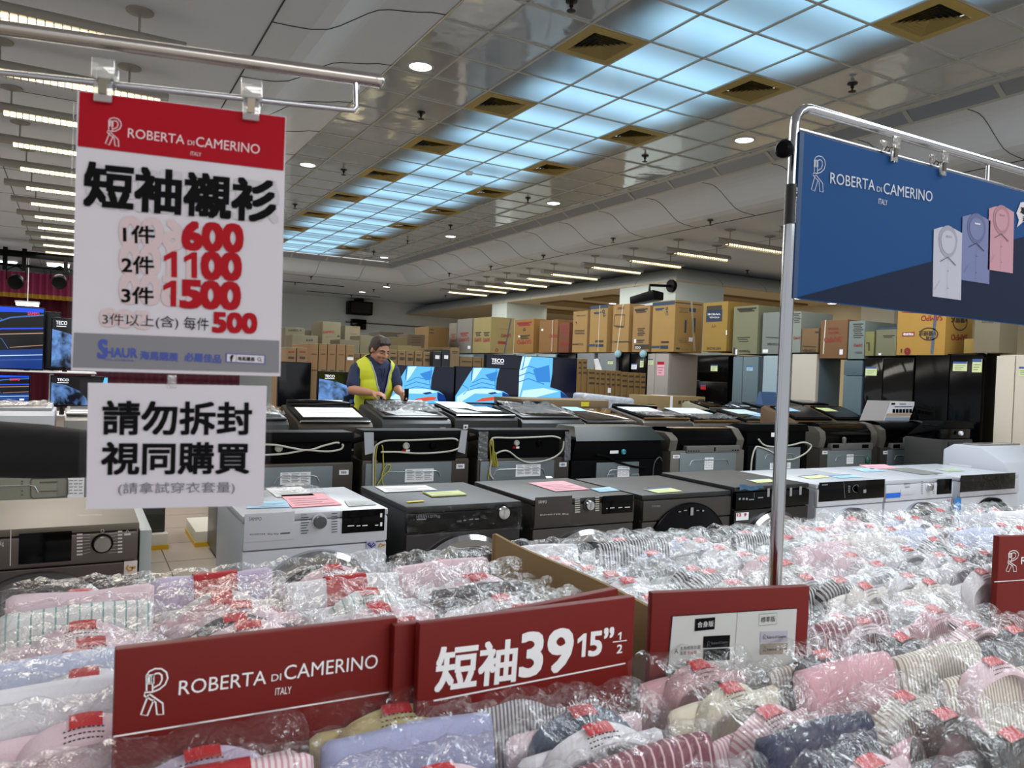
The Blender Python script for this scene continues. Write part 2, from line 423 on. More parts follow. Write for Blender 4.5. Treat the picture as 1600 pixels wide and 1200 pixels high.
struct(MB().box(10.62, 11.95, 19.3, 20.2, 0, CS), 'wall_pillar', PIL)
p0 = atX(1397, 500, 15.2); p1 = atX(1345, 500, 15.2)
struct(MB().box(15.2, 16.4, p0.y, p1.y, 0, CS if p0.y > 12.2 else CL), 'wall_pillar', mat('pillar_white', '#d8d4c4', .8))

# ---- backlit panels: glow strongest along the strip, banded by the tubes behind
m = mat('backlit_panel', '#7f8488', .1)
N, L, b = nodes(m)
g = N.new('ShaderNodeNewGeometry'); sx = N.new('ShaderNodeSeparateXYZ'); L.new(g.outputs['Position'], sx.inputs[0])
def mth(op, a, bb=None, c=None, clamp=False):
    n = N.new('ShaderNodeMath'); n.operation = op; n.use_clamp = clamp
    for i, q in enumerate((a, bb, c)):
        if q is None: continue
        if isinstance(q, (int, float)): n.inputs[i].default_value = q
        else: L.new(q, n.inputs[i])
    return n.outputs[0]
dx = mth('ABSOLUTE', mth('SUBTRACT', sx.outputs[0], 4.705))
fx = N.new('ShaderNodeMapRange'); fx.interpolation_type = 'SMOOTHSTEP'
fx.inputs[1].default_value = 1.12; fx.inputs[2].default_value = .55; L.new(dx, fx.inputs[0])
band = mth('MULTIPLY_ADD', mth('SINE', mth('MULTIPLY', sx.outputs[1], 2*pi/.9)), .28, .72)
es = mth('MULTIPLY', mth('MULTIPLY', fx.outputs[0], band), GLOW)
b.inputs['Emission Color'].default_value = lin('#9fd8fb'); L.new(es, b.inputs['Emission Strength'])
b.inputs['Specular IOR Level'].default_value = .6
VENT = mat('vent_mustard', '#a08a48', .5)
vents = {}
VC = [(5.46+1.8*k) for k in range(-4, 8)]
panel0 = None
VL = [y for y in VC]
nrow = len(GY)-1
for ci, (x0, x1) in enumerate(((3.515, 4.11), (4.11, 4.705), (4.705, 5.30), (5.30, 5.895))):
    vset = [j for j in range(nrow) if ci in (0, 3) and any(abs((GY[j]+.3)-y) < .1 for y in VL)]
    for j in range(nrow):
        cx, cy = (x0+x1)/2, GY[j]+.3
        if cy < 1.2 and j % 2: pass
        if j in vset: continue
        lab = 'backlit frosted ceiling panel, %s row from the far end, %s column of the strip' % (ORD[nrow-j], ORD[ci+1])
        if panel0 is None:
            panel0 = MB().box(cx-.285, cx+.285, cy-.288, cy+.288, CI-.002, CI+.012).build('luminous_panel', m, None, org=(cx, cy, CI), smooth=0)
            o = panel0
        else:
            o = panel0.copy(); COL.objects.link(o); o.location = (cx, cy, CI)
        tag(o, lab, 'ceiling light', 'backlit ceiling panels')
# vents
vent0 = None
def dup(root, loc, rz=None, label=None, group=None):
    r = root.copy(); COL.objects.link(r); r.location = loc
    if rz is not None: r.rotation_euler = (0, 0, rz)
    if label: r['label'] = label
    if group: r['group'] = group
    for ch in list(root.children):
        c = ch.copy(); COL.objects.link(c); c.parent = r
        for gch in list(ch.children):
            d = gch.copy(); COL.objects.link(d); d.parent = c
    return r
for side, x in (('left', 3.8125), ('right', 5.5975)):
    n = 0
    for y in reversed(VL):
        n += 1
        lab = 'mustard square ceiling vent, %s from the far end on the %s of the glowing strip' % (ORD[n], side)
        if vent0 is None:
            vent0 = t = thing('ceiling_vent', lab, 'ceiling vent', (x, y, CI), 'mustard ceiling vents')
            mb = MB()
            for s0, s1, z0, z1 in ((.285, .2, -.014, -.02),):
                q0 = [(x-s0, y-s0), (x+s0, y-s0), (x+s0, y+s0), (x-s0, y+s0)]; q1 = [(x-s1, y-s1), (x+s1, y-s1), (x+s1, y+s1), (x-s1, y+s1)]
                for i in range(4): mb.poly([q0[i]+(CI+z0,), q0[(i+1) % 4]+(CI+z0,), q1[(i+1) % 4]+(CI+z1,), q1[i]+(CI+z1,)])
                for i in range(4): mb.poly([q0[i]+(CI+z0,), q0[(i+1) % 4]+(CI+z0,), q0[(i+1) % 4]+(CI+.01,), q0[i]+(CI+.01,)])
            mb.build('vent_frame', VENT, t, smooth=0)
            mb = MB()
            for k in range(6):
                s0, s1 = .2-.034*k, .2-.034*k-.03
                q0 = [(x-s0, y-s0), (x+s0, y-s0), (x+s0, y+s0), (x-s0, y+s0)]; q1 = [(x-s1, y-s1), (x+s1, y-s1), (x+s1, y+s1), (x-s1, y+s1)]
                for i in range(4): mb.poly([q0[i]+(CI-.022,), q0[(i+1) % 4]+(CI-.022,), q1[(i+1) % 4]+(CI+.006,), q1[i]+(CI+.006,)])
            mb.build('louvre', mat('vent_louvre', '#8a763c', .5), t, smooth=0)
            MB().box(x-.24, x+.24, y-.24, y+.24, CI+.05, CI+.06).build('vent_throat', mat('vent_throat', '#0d0c0a', .9), t, smooth=0)
        else: t = dup(vent0, (x, y, CI), None, lab)
# downlights
DL = mat('downlight_lens', '#ffffff', .4, emit=SPOT, ecol='#f4f8ff')
DLR = mat('downlight_ring', '#b6b6b4', .4)
d0 = None
dls = [(p, CI, 'in the mirrored ceiling') for p in ((657, 103), (481, 257), (1163, 218), (865, 317), (704, 369), (600, 402))] + [(p, CL, 'in the painted ceiling near the back wall') for p in ((604, 448), (566, 456))] + [(p, CS, 'in the low beige ceiling past the pillars') for p in ((957, 474), (888, 477), (1232, 482), (1300, 474), (1247, 466))]
names = ['nearest on the left edge', 'second on the left edge beside the red sign', 'nearest on the right edge', 'second on the right edge', 'third on the right edge', 'in the far corner by the grey fascia', 'right of two', 'left of two', 'above the tan cartons', 'farther left one', 'just right of the pole', 'under the blue banner', 'farthest back by the pole']
for (p, z, wh), nm in zip(dls, names):
    q = atZ(p[0], p[1], z)
    lab = 'round white downlight %s, %s' % (wh, nm)
    if d0 is None:
        d0 = t = thing('downlight', lab, 'downlight', q, 'round downlights')
        MB().lathe(q, (0, 0, -1), [(.125, -.01), (.125, .006), (.105, .012), (.1, 0)], 28).build('ring', DLR, t)
        MB().lathe(q, (0, 0, -1), [(.1, -.005), (.1, .009), (.0, .014)], 28).build('lens', DL, t)
    else: t = dup(d0, q, None, lab)
# sprinklers
s0 = None
sps = [(CI, p) for p in ((893, 1), (658, 175), (537, 265), (1332, 130), (1008, 243), (825, 309), (704, 352), (637, 375), (584, 393), (461, 319))] + [(CL, p) for p in ((1110, 344), (958, 372), (849, 399), (767, 416), (702, 427), (606, 443), (486, 432), (461, 441), (584, 452), (549, 461), (696, 461), (1168, 422))]
SPR = mat('sprinkler_bronze', '#2b2723', .4, .6)
for i, (z, p) in enumerate(sps):
    q = atZ(p[0], p[1], z)
    if z == CI: lab = 'small dark sprinkler head in mirrored ceiling, %s of ten listed near to far and back' % ORD[i+1]
    else: lab = 'small dark sprinkler head under the painted ceiling, %s counted from right to left' % ORD[i-9]
    lab = ('small dark sprinkler head on the mirrored ceiling %s' % ['at the very top edge', 'beside the nearest left downlight', 'below the second left downlight', 'above the chrome pole', 'between two right downlights', 'near the second right downlight', 'near the third right downlight', 'close to the far right end', 'in the far corner', 'close to the red sign'][i]) if i < 10 else lab
    if s0 is None:
        s0 = t = thing('sprinkler', lab, 'sprinkler', q, 'sprinkler heads')
        MB().lathe(q, (0, 0, -1), [(.045, -.002), (.045, .012), (.016, .018), (.016, .045), (.008, .05), (.008, .075)], 14).build('sprinkler_body', SPR, t)
        MB().lathe(q, (0, 0, -1), [(.005, .07), (.035, .076), (.035, .08), (.005, .085)], 12).build('deflector', SPR, t)
    else: dup(s0, q, None, lab)
q = atZ(733, 268, CI); t = thing('smoke_detector', 'white dome smoke detector amid the glowing ceiling panels', 'smoke detector', q)
MB().lathe(q, (0, 0, -1), [(.06, -.002), (.06, .02), (.045, .045), (.0, .055)], 18).build('dome', WHITE, t)
MB().tube([(q.x+.05, q.y, q.z-.01), (q.x+.2, q.y-.03, q.z-.02), (q.x+.42, q.y-.02, q.z-.005)], .006, 6).build('wire', WHITE, t)
# hanging fluorescent lights
HOUS = mat('light_housing', '#8f8c84', .5)
TUB = mat('fluorescent_tube', '#ffffff', .4, emit=TUBE, ecol='#ffe6ae')
TUBW = mat('fluorescent_tube_white', '#ffffff', .4, emit=TUBE, ecol='#fff6e6')
def light(x0, y, lab, grp, first):
    if first is not None: return dup(first, (x0, y, CL), None, lab)
    t = thing('hanging_light', lab, 'light', (x0, y, CL), grp)
    z = CL-.2
    pr = [(y+.07*cos(a), z+.05*sin(a)) for a in [pi*i/8 for i in range(9)]] + [(y-.06, z-.03), (y+.06, z-.03)]
    MB().prism([(x0, a, bz) for a, bz in pr], (1.5, 0, 0)).build('housing', HOUS, t, smooth=50)
    MB().box(x0+.24, x0+1.44, y-.04, y+.04, z-.058, z-.031).build('tube', TUB, t, bevel=.01)
    mb = MB()
    for k in range(25): mb.box(x0+.24+.0498*k, x0+.246+.0498*k, y-.052, y+.052, z-.072, z-.03)
    mb.build('louvre', HOUS, t, smooth=0)
    for hx in (.3, 1.2):
        MB().lathe((x0+hx, y, CL), (0, 0, -1), [(.09, -.001), (.09, .012), (.02, .03), (.008, .034), (.008, .16)], 16).build('hanger', HOUS, t)
    return t
first = None
for i in range(11):
    y = 7.92+[0, 1.22, 2.44, 3.68, 4.92, 6.45, 7.5, 8.6, 9.65, 10.7, 11.85][i]
    o = light(8.75, y, 'grey hanging fluorescent light over the fridge side, %s counting away from the pole' % ORD[i+1], 'hanging fluorescent lights', first)
    first = first or o
fl = None
for i in range(15):
    y = 3.65+1.2*i if i else 3.65
    o = light(-.88, y, 'grey hanging fluorescent light on the left, %s counting from the near end' % ORD[i+1], 'hanging fluorescent lights', first)

# ================================================================ FRIDGE ROW AND CARTONS (front faces at X = 7.4)
FXX = 7.4
PFX = PX(FXX)
def yat(x, ym=552): return atX(x, ym, FXX).y
DK = {}
def fridge(name, xl, xr, depth, body, door, lab, zt=1.82, split=(), tags=(), handle=(), z0=0.0, rough=.25, cross=None):
    y1, y0 = yat(xl), yat(xr)
    t = thing('refrigerator', lab, 'refrigerator', (FXX+depth/2, (y0+y1)/2, z0), 'refrigerators along the right side')
    MB().box(FXX+.05, FXX+depth, y0, y1, z0, zt).build('cabinet', body, t, bevel=.012)
    ys = [y0]+[yat(s) for s in sorted(split, reverse=True)]+[y1]
    zsp = [z0+.06]+([cross] if cross else [])+[zt-.01]
    for a, bq in zip(ys, ys[1:]):
        for za, zb in zip(zsp, zsp[1:]):
            d = MB().box(FXX, FXX+.05, a+.004, bq-.004, za+.003, zb-.003).build('door', door, t, bevel=.006)
    for hx, hy0, hy1 in handle:
        p, q = PFX.at(hx, hy0), PFX.at(hx, hy1)
        MB().box(FXX-.03, FXX, p.y-.012, p.y+.012, q.z, p.z).build('handle', CHROME, t, bevel=.005)
    for (x0, ya, x1, yb, mm) in tags:
        mb = MB(); mb.prect(PFX, x0, ya, x1, yb, .003)
        h = (yb-ya)
        mb.prect(PFX, x0, ya, x1, ya+h*.22, .004, 1)
        for k in range(3): mb.prect(PFX, x0+(x1-x0)*.12, ya+h*(.4+.18*k), x0+(x1-x0)*(.9-.15*k), ya+h*(.46+.18*k), .004, 2)
        o = mb.build('price_sticker', [mm, mat('sticker_blue', '#34548c', .6) if mm is not PINKP else INKR, INKG], t, smooth=0)
    return t
TAUPE = mat('fridge_taupe', '#8d8378', .35); TAUPED = mat('fridge_taupe_door', '#9b9189', .3)
FGREY = mat('fridge_grey', '#7c7f80', .35, .3); FBLUE = mat('fridge_bluegrey', '#5f6f76', .35, .3)
FPALE = mat('fridge_paleblue', '#8d9da3', .4); FCREAM = mat('fridge_cream', '#b5ab9b', .4)
FBLK = mat('fridge_black', '#070708', .35, spec=.12); FBLKD = mat('fridge_black_door', '#040405', .12, spec=.16)
FDARK = mat('fridge_dark_glass', '#100e0c', .05, spec=.4)
FIV = mat('fridge_ivory', '#c3b8a7', .25)
fridge('a', 712, 739, .65, FGREY, FPALE, 'pale blue fridge top showing under the beige carton at far left of row', split=(727,))
fridge('b', 741, 762, .65, FGREY, FBLUE, 'blue-grey fridge under the yellow carton with two red prints')
fridge('c', 764, 800, .65, FGREY, FGREY, 'grey fridge behind the tall screen, under the orange carton')
fridge('d', 806, 838, .65, FPALE, FPALE, 'pale fridge behind the tall screen, under the second orange carton')
fridge('e', 841, 868, .65, FPALE, FPALE, 'pale fridge behind the tall screen, under the orange-brown carton')
fridge('f', 870, 900, .65, FBLK, FBLKD, 'black fridge just right of the tall screen, under the dark orange carton')
fridge('g', 902, 929, .6, FGREY, FGREY, 'light grey fridge with bare doors right of the black one', zt=1.83)
fridge('h', 934, 963, .6, FGREY, FGREY, 'light grey fridge with long handle and yellow price sticker', handle=((937, 562, 583),), tags=((950, 563, 958, 569, YELP),), zt=1.83)
fridge('i', 967, 984, .6, FBLK, FBLKD, 'narrow black fridge with a blue corner pad on top', zt=1.83)
fridge('j', 986, 1011, .6, FBLK, FBLKD, 'black fridge with pale stickers beside the taupe fridge', tags=((987, 568, 995, 577, PAPER), (1000.5, 561, 1005.5, 574, YELP)), zt=1.83)
fridge('k', 1012.5, 1045.5, .72, TAUPE, TAUPED, 'taupe french-door fridge with pink notice on its door', split=(1024,), tags=((1013.5, 561, 1021, 570, YELP), (1027.5, 565, 1038, 587, PINKP)), z0=0)
fridge('l', 1090, 1139, .6, FBLK, FBLKD, 'big black fridge with a red sticker low on its door', cross=1.44, tags=((1111, 570, 1121, 580, YELP), (1095, 601, 1103, 609, INKR)), zt=1.79)
fridge('m', 1146, 1186, .5, FGREY, FBLUE, 'slate blue double-door fridge with a blue sticker', split=(1161.5,), tags=((1167, 572, 1176.5, 579.5, BLUEP),), zt=1.78)
fridge('n', 1193, 1233, .5, FPALE, FPALE, 'pale blue fridge side behind the chrome pole', zt=1.79)
fridge('o', 1238, 1277, .42, FBLUE, FCREAM, 'cream fridge right of the chrome pole with dark flank', zt=1.81)
fridge('p', 1319, 1349, .5, FBLK, mat('fridge_back_teal', '#4c5d63', .4), 'fridge turned round with teal-grey back and cord', zt=1.74, cross=1.56)
fridge('q', 1352, 1429, .5, FBLK, FDARK, 'dark mirror-finish double-door fridge with yellow price sticker', split=(1381,), tags=((1353, 573, 1370, 587, YELP),), zt=1.77)
t = fridge('r', 1431, 1537, .3, FBLK, FBLKD, 'large glossy black fridge with two pale stickers beside the ivory fridge', split=(1485, ), tags=((1489.5, 565, 1511, 580, YELP), (1520, 561, 1534, 582, YELP)), zt=1.8)
fridge('s', 1557, 1618, .6, FIV, FIV, 'ivory double-door fridge at the right edge', split=(1587,), tags=((1592.5, 573, 1606, 588, YELP),), zt=1.79)

KR = {}
def kraft(c):
    if c not in KR: q_ = lin(c); g_ = sum(q_[:3])/3; KR[c] = mat('cardboard_'+c.strip('#'), tuple((x*.9+g_*.1)*.72 for x in q_[:3])+(1,), .8, vary=.06, bscale=6)
    return KR[c]
def cartonX(xl, xr, yt, side, front, flank, lab, z0=1.835, name='carton', marks=None, cat='carton', grp='cartons stacked on the fridges', yb=None):
    xm = (xl+xr)/2
    y1, y0 = yat(xl, 510), yat(xr, 510)
    z1 = atX(xm, yt, FXX-.005).z
    if yb: z0 = atX(xm, yb, FXX-.005).z
    if side: dep = max(.3, atY(side, (yt+552)/2, y0).x-FXX)
    else: dep = .55
    t = thing(name, lab, cat, (FXX+dep/2, (y0+y1)/2, z0), grp)
    MB().hexa([(FXX-.005, y0, z0), (FXX+dep, y0, z0), (FXX+dep, y1, z0), (FXX-.005, y1, z0), (FXX-.005, y0, z1), (FXX+dep, y0, z1), (FXX+dep, y1, z1), (FXX-.005, y1, z1)]).build('carton_walls', [kraft(front)], t, bevel=.006)
    PF, PS = PX(FXX-.005), PY(y0)
    mb = MB(); mb.box(FXX+dep*.47, FXX+dep*.53, y0, y1, z1, z1+.002); mb.build('packing_tape', mat('packing_tape', '#b39a6a', .3), t, smooth=0)
    if marks:
        mm = {}
        for kind, *a in marks:
            q = a[-1]; mb = mm.setdefault(q, MB())
            pl = PS if kind.startswith('s') else PF
            k = kind.lstrip('s')
            if k == 'T': mb.ptext(a[0], pl, a[1], a[2], a[3], .003, 0, .02, True)
            elif k == 't': mb.ptext(a[0], pl, a[1], a[2], a[3], .003, 0, .02, False)
            elif k == 'R': mb.prect(pl, *a[0], .0025)
            elif k == 'L': mb.pline(pl, a[0], a[1], .003)
            elif k == 'O':
                cx, cy, rx, ry = a[0]; mb.pline(pl, [(cx+rx*cos(i*pi/10), cy+ry*sin(i*pi/10)) for i in range(20)], a[1], .003, 0, True)
        for q, mb in mm.items(): mb.build('box_print' if q not in ('strap', 'cord') else 'strap', MARK[q], t, smooth=0)
    return t
MARK = {'red': mat('print_red', '#8f2a24', .7), 'dark': mat('print_dark', '#3a2f22', .7), 'blue': mat('print_blue', '#2c4258', .7), 'white': PAPER, 'strap': mat('strap_blue', '#4d5a70', .5), 'cord': mat('string_white', '#c9bfa8', .6), 'navy': mat('print_navy', '#1d2c45', .7)}
def lines(x0, x1, y0, n, dy, s='', q='dark', h=1.2):
    return [(s+'R', (x0+(i % 3)*.06*(x1-x0), y0+dy*i, x1-((i*2) % 3)*.1*(x1-x0), y0+dy*i+h), q) for i in range(n)]
cartonX(702.5, 714, 505, None, '#8f846c', '#7a6f58', 'beige carton with red print, farthest left of the fridge-top row', marks=[('T', 'SAMPO', (704, 532), (713.5, 532), 5, 'red')]+lines(705, 712, 522, 3, 2.4, '', 'red', .9))
cartonX(715, 738, 498, 741, '#91887a', '#3c382f', 'greyish carton with pink-red print beside the yellow carton', marks=[('T', 'SAMPO', (717.5, 531), (733, 530), 6, 'red')]+lines(719, 732, 520, 3, 2.2, '', 'red', .9)+[('R', (731, 540.5, 735, 545), 'white')])
cartonX(740, 767.5, 496, 803, '#b09a5a', '#a56f1c', 'yellow carton with two red prints and blue strap, left of the orange one', marks=[('T', 'SAMPO', (741.5, 531), (752, 531), 6.5, 'red'), ('T', 'SAMPO', (755, 531.5), (765.5, 531), 6.5, 'red')]+lines(743, 752, 519, 3, 2.4)+lines(756, 765, 519, 3, 2.4)+[('sT', 'SAMPO', (783, 524.5), (798, 524), 5, 'red'), ('sR', (778, 533, 792, 538), 'red'), ('sO', (776, 547, 1.8, 2), .02, 'red'), ('sL', [(798.5, 498), (788, 551)], .03, 'strap')]+lines(782, 798, 514, 3, 2, 's', 'red', .8))
cartonX(804.5, 834.5, 499, 837, '#a97626', '#2e2012', 'orange carton with red print right of the yellow carton', marks=[('T', 'SAMPO', (808.5, 535), (830, 534), 6.5, 'red')]+lines(812, 828, 524, 3, 2.2, '', 'dark', 1)+[('O', (819.5, 515, 1.8, 1.5), .02, 'dark'), ('R', (810, 524, 813, 527), 'white')]+lines(808, 831, 504, 3, 2, '', 'red', .7))
cartonX(843.5, 872, 500, None, '#9c6a2a', '#3a2815', 'plain orange-brown carton with white string, fourth orange in the row', marks=[('T', 'SAMPO', (858, 525.5), (871, 525), 5, 'red'), ('L', [(864, 500), (862, 549)], .02, 'cord'), ('L', [(866, 500), (864, 549)], .012, 'red'), ('R', (846, 514, 849, 517), 'white')])
cartonX(874, 890, 504, 896, '#84441f', '#3a2013', 'dark rust-coloured carton left of the tall tan cartons', marks=[('T', 'SAMPO', (874.5, 537.5), (888, 537), 6, 'red')]+lines(876, 887, 508, 4, 3, '', 'red', .7))
cartonX(895.5, 918, 486, 921, '#b98d4a', '#83602b', 'tan carton with small boxed black print, first tall tan one', marks=[('L', [(898.5, 516.5), (913.5, 516.5), (913.5, 521.5), (898.5, 521.5), (898.5, 516.5)], .012, 'dark'), ('t', '口口口口', (900, 519), (912.5, 519), 3, 'dark'), ('t', 'MM OO', (901, 493.5), (915, 493), 2, 'dark'), ('L', [(901.5, 504), (899.5, 502.5), (901, 506)], .02, 'dark'), ('t', 'TECO', (904, 538), (911.5, 538), 3, 'dark'), ('L', [(894.5, 538), (904, 538)], .02, 'dark')])
cartonX(922, 949, 478, 956, '#bd9147', '#8b6930', 'tan carton with blue bands at top and foot, tied with string', marks=[('R', (923, 478.5, 950, 481), 'blue'), ('R', (919.5, 538, 930, 541.5), 'blue'), ('R', (931, 538, 943, 542), 'navy'), ('R', (930, 532, 943, 535), 'dark'), ('t', 'ou', (942.5, 484), (945, 494), 6, 'navy'), ('L', [(937.5, 477), (934.5, 549)], .015, 'cord')]+lines(928, 940, 488, 2, 1.6, '', 'blue', .8))
cartonX(957.5, 983, 475.5, 988, '#bb8f49', '#7d5d28', 'tan carton with a square black outline print, tied with string', marks=[('L', [(961, 492), (976.5, 492), (975, 511), (959.5, 509), (961, 492)], .015, 'dark'), ('t', '口口口', (962, 510.5), (973.5, 510.5), 3.5, 'dark'), ('t', 'TECO', (954.5, 534), (961, 534), 3, 'dark'), ('R', (961, 533.4, 985, 534.8), 'dark'), ('t', 'OHXZ', (965, 482), (975.5, 481), 4, 'dark'), ('L', [(974, 475), (964, 549)], .022, 'cord')])
cartonX(989, 1015, 478, 1018.5, '#b5894a', '#74551f', 'tan carton with a dark box print at its foot, left of blue-banded one', marks=[('R', (991.5, 538.5, 1014, 545.5), 'dark'), ('t', 'DDD', (992.5, 543), (1001, 543), 3, 'white'), ('R', (991, 530, 994, 536), 'white')]+lines(996, 1008, 513, 5, 2.6, '', 'dark', 1.1)+lines(995, 1007, 531, 2, 3, '', 'dark', 1.6)+lines(992, 1012, 483, 3, 2.2, '', 'dark', .6))
cartonX(1019.5, 1054.5, 470, 1098, '#c09346', '#a98951', 'large tan carton with blue top band under the wall speaker', marks=[('R', (1020, 473, 1054.5, 475.5), 'blue'), ('sR', (1054.5, 473, 1097, 476), 'blue'), ('R', (1017, 540.5, 1031, 544), 'blue'), ('R', (1032, 540, 1044, 545), 'navy'), ('R', (1033, 533, 1045, 536), 'dark'), ('t', 'SC', (1042, 480), (1042.5, 493), 5, 'navy'), ('sR', (1077, 481, 1087, 488), 'blue'), ('sR', (1070, 500, 1072, 520), 'blue'), ('sR', (1083, 497, 1086, 520), 'blue'), ('sR', (1076, 527, 1082, 534), 'white'), ('sL', [(1079.5, 471), (1084, 549)], .012, 'cord'), ('sL', [(1081, 471), (1086, 549)], .012, 'cord'), ('sR', (1056, 543, 1062, 546), 'blue')]+lines(1061, 1075, 481, 4, 2.2, 's', 'blue', .7)+lines(1059, 1077, 528, 3, 3, 's', 'navy', 1.5)+lines(1063, 1078, 543, 2, 2.4, 's', 'blue', 1)+lines(1024, 1038, 482, 2, 2, '', 'blue', .8))
cartonX(1099, 1136.5, 472, None, '#b38a2c', '#7d5d20', 'mustard carton with dark blue square label print', marks=[('R', (1104, 485, 1128, 502), 'navy'), ('T', 'HITACHI', (1105, 544.5), (1126, 544.5), 4.2, 'dark'), ('R', (1104.5, 478.5, 1128, 483), 'dark'), ('T', 'WIDE', (1106, 491), (1126, 491), 2.6, 'white'), ('T', 'COOL', (1108, 496), (1124, 496), 2.2, 'white'), ('t', '人人', (1112, 510), (1119, 509), 5, 'dark'), ('R', (1134.5, 516, 1136, 523), 'white')]+lines(1106, 1122, 550, 1, 2, '', 'dark', .8))
cartonX(1146, 1184.5, 478, None, '#8c8a66', '#4d3a1d', 'grey-green carton with black upside-down print right of the mustard one', marks=[('T', 'Panasonic', (1154.5, 549), (1172, 549.5), 4, 'dark'), ('R', (1146.5, 543, 1149, 554), 'dark'), ('R', (1149.5, 546, 1152, 554), 'white')]+lines(1152, 1172, 527, 3, 3, '', 'dark', 1)+lines(1152, 1182, 482, 3, 2, '', 'dark', .5), z0=1.8)
cartonX(1192, 1222, 488, None, '#8c9289', '#5a5036', 'pale grey carton with black print just left of the pole', marks=[('T', 'TOSHIBA', (1199, 537.5), (1217, 538), 3.5, 'dark'), ('L', [(1197, 527), (1218, 528)], .01, 'dark'), ('R', (1192, 546, 1200, 551), 'white')], z0=1.8)
cartonX(1226, 1252, 487, None, '#9aa193', '#6a6f66', 'pale carton with faint red print behind the pole', marks=[('T', 'SAMPO', (1240, 528), (1252, 528), 4.5, 'red')]+lines(1240, 1251, 490, 6, 2.6, '', 'dark', .7), z0=1.815)
cartonX(1254, 1280, 513, None, '#8a693c', '#5c4424', 'brown carton with black upside-down print under the blue banner', marks=[('T', 'TOSHIBA', (1254, 548), (1275, 548), 4.5, 'dark'), ('L', [(1254, 541), (1276, 542)], .01, 'dark'), ('L', [(1274, 519), (1281, 519)], .02, 'dark')], z0=1.815)
cartonX(1283, 1325, 500, None, '#8a5e33', '#5c4424', 'rust-brown carton with bold red print, tied with string', marks=[('T', 'SAMPO', (1288, 531.5), (1314.5, 530), 8, 'red'), ('T', 'SD-FC', (1294, 520), (1310, 519.5), 3.5, 'red'), ('T', 'OODOO', (1294, 514), (1310, 513.5), 3, 'red'), ('L', [(1290.5, 500), (1286.5, 553)], .016, 'cord'), ('R', (1312, 546, 1317, 554), 'white')], yb=560)
cartonX(1327, 1352, 501.5, None, '#87938c', '#5c4424', 'pale grey-green carton with small red print beside rust-brown carton', marks=[('T', 'SAMPO', (1334.5, 539), (1347.5, 540), 5, 'red'), ('T', 'OOOO', (1336, 551), (1347, 551), 3, 'dark')]+lines(1333, 1349, 506, 8, 3, '', 'dark', .8), yb=561)
cartonX(1353, 1367, 518, None, '#8f8a4c', '#5c4424', 'small olive carton between pale carton and khaki carton', marks=[('L', [(1354, 536), (1358, 535.5), (1358, 548)], .02, 'dark')], yb=556)
cartonX(1370, 1402, 512, None, '#84805f', '#5c5a44', 'khaki carton with blue rim beside the big yellow carton', marks=[('R', (1370, 512, 1402, 514), 'blue'), ('R', (1373, 552, 1377, 555), 'white')]+lines(1380, 1398, 524, 2, 2.4, '', 'dark', .9), yb=556)
cartonX(1402.5, 1478, 470, 1520, '#cf9a2e', '#8f8238', 'big bright yellow carton with red print and blue strap', marks=[('T', 'SAMPO', (1439.5, 497.5), (1473, 496.5), 8.5, 'red'), ('R', (1410, 519, 1429, 525.5), 'red'), ('T', '特級節能', (1411.5, 522.2), (1427.5, 522.2), 4, 'white'), ('O', (1451.5, 522, 14, 9.5), .012, 'dark'), ('T', 'V變頻式', (1436, 521), (1463, 521), 8, 'dark'), ('T', '冰箱', (1447, 528), (1458, 528), 4.5, 'dark'), ('O', (1418, 549, 4, 4.4), .02, 'red'), ('O', (1418, 549, 2, 2.2), .02, 'red'), ('R', (1407.5, 545, 1409.5, 551), 'dark'), ('L', [(1462.5, 485), (1456, 553)], .03, 'strap'), ('sT', 'SAMPO', (1486, 527), (1511, 527.5), 9, 'red'), ('sO', (1500, 503, 11, 13), .012, 'dark'), ('sT', 'V變頻式', (1486, 500), (1511, 501), 8, 'dark'), ('L', [(1409, 487.5), (1470, 490)], .008, 'red')], yb=555)
cartonX(1523, 1563, 470, 1580, '#8f8163', '#6f5f36', 'beige carton at the right behind the small mustard carton', marks=[('t', '口口口', (1535, 502), (1552, 503), 4, 'dark')], z0=1.805)
t = solo(MB().box(7.46, 7.9, yat(1540, 545)-.02, yat(1500, 545), 1.802, atX(1520, 529, 7.46).z), 'carton', kraft('#b08c34'), 'small mustard carton lying on the glossy black fridge', 'carton', 'cartons stacked on the fridges', bevel=.006)
q = atX(1536, 550, 7.42); mb = MB(); mb.grid(lambda u, v: (7.42+.004*sin(v*3), q.y+.04*cos(u*2*pi)*(1-v*.8)+.02*v, 1.802+.13*v+.01*sin(u*9)), 14, 6, wrap=True)
solo(mb, 'paper_wad', PAPER, 'white folded paper standing on the glossy black fridge', 'paper')
for x, nm in ((966.5, 'left'), (1006, 'right')):
    q = atX(x, 551, 7.38); mb = MB(); mb.ell((7.37, q.y, q.z-.02), (.05, .07, .06), 10)
    solo(mb, 'foam_corner', mat('foam_blue', '#8fb3bd', .7), 'pale blue foam corner pad %s of the pair on the black fridges' % nm, 'packing foam')

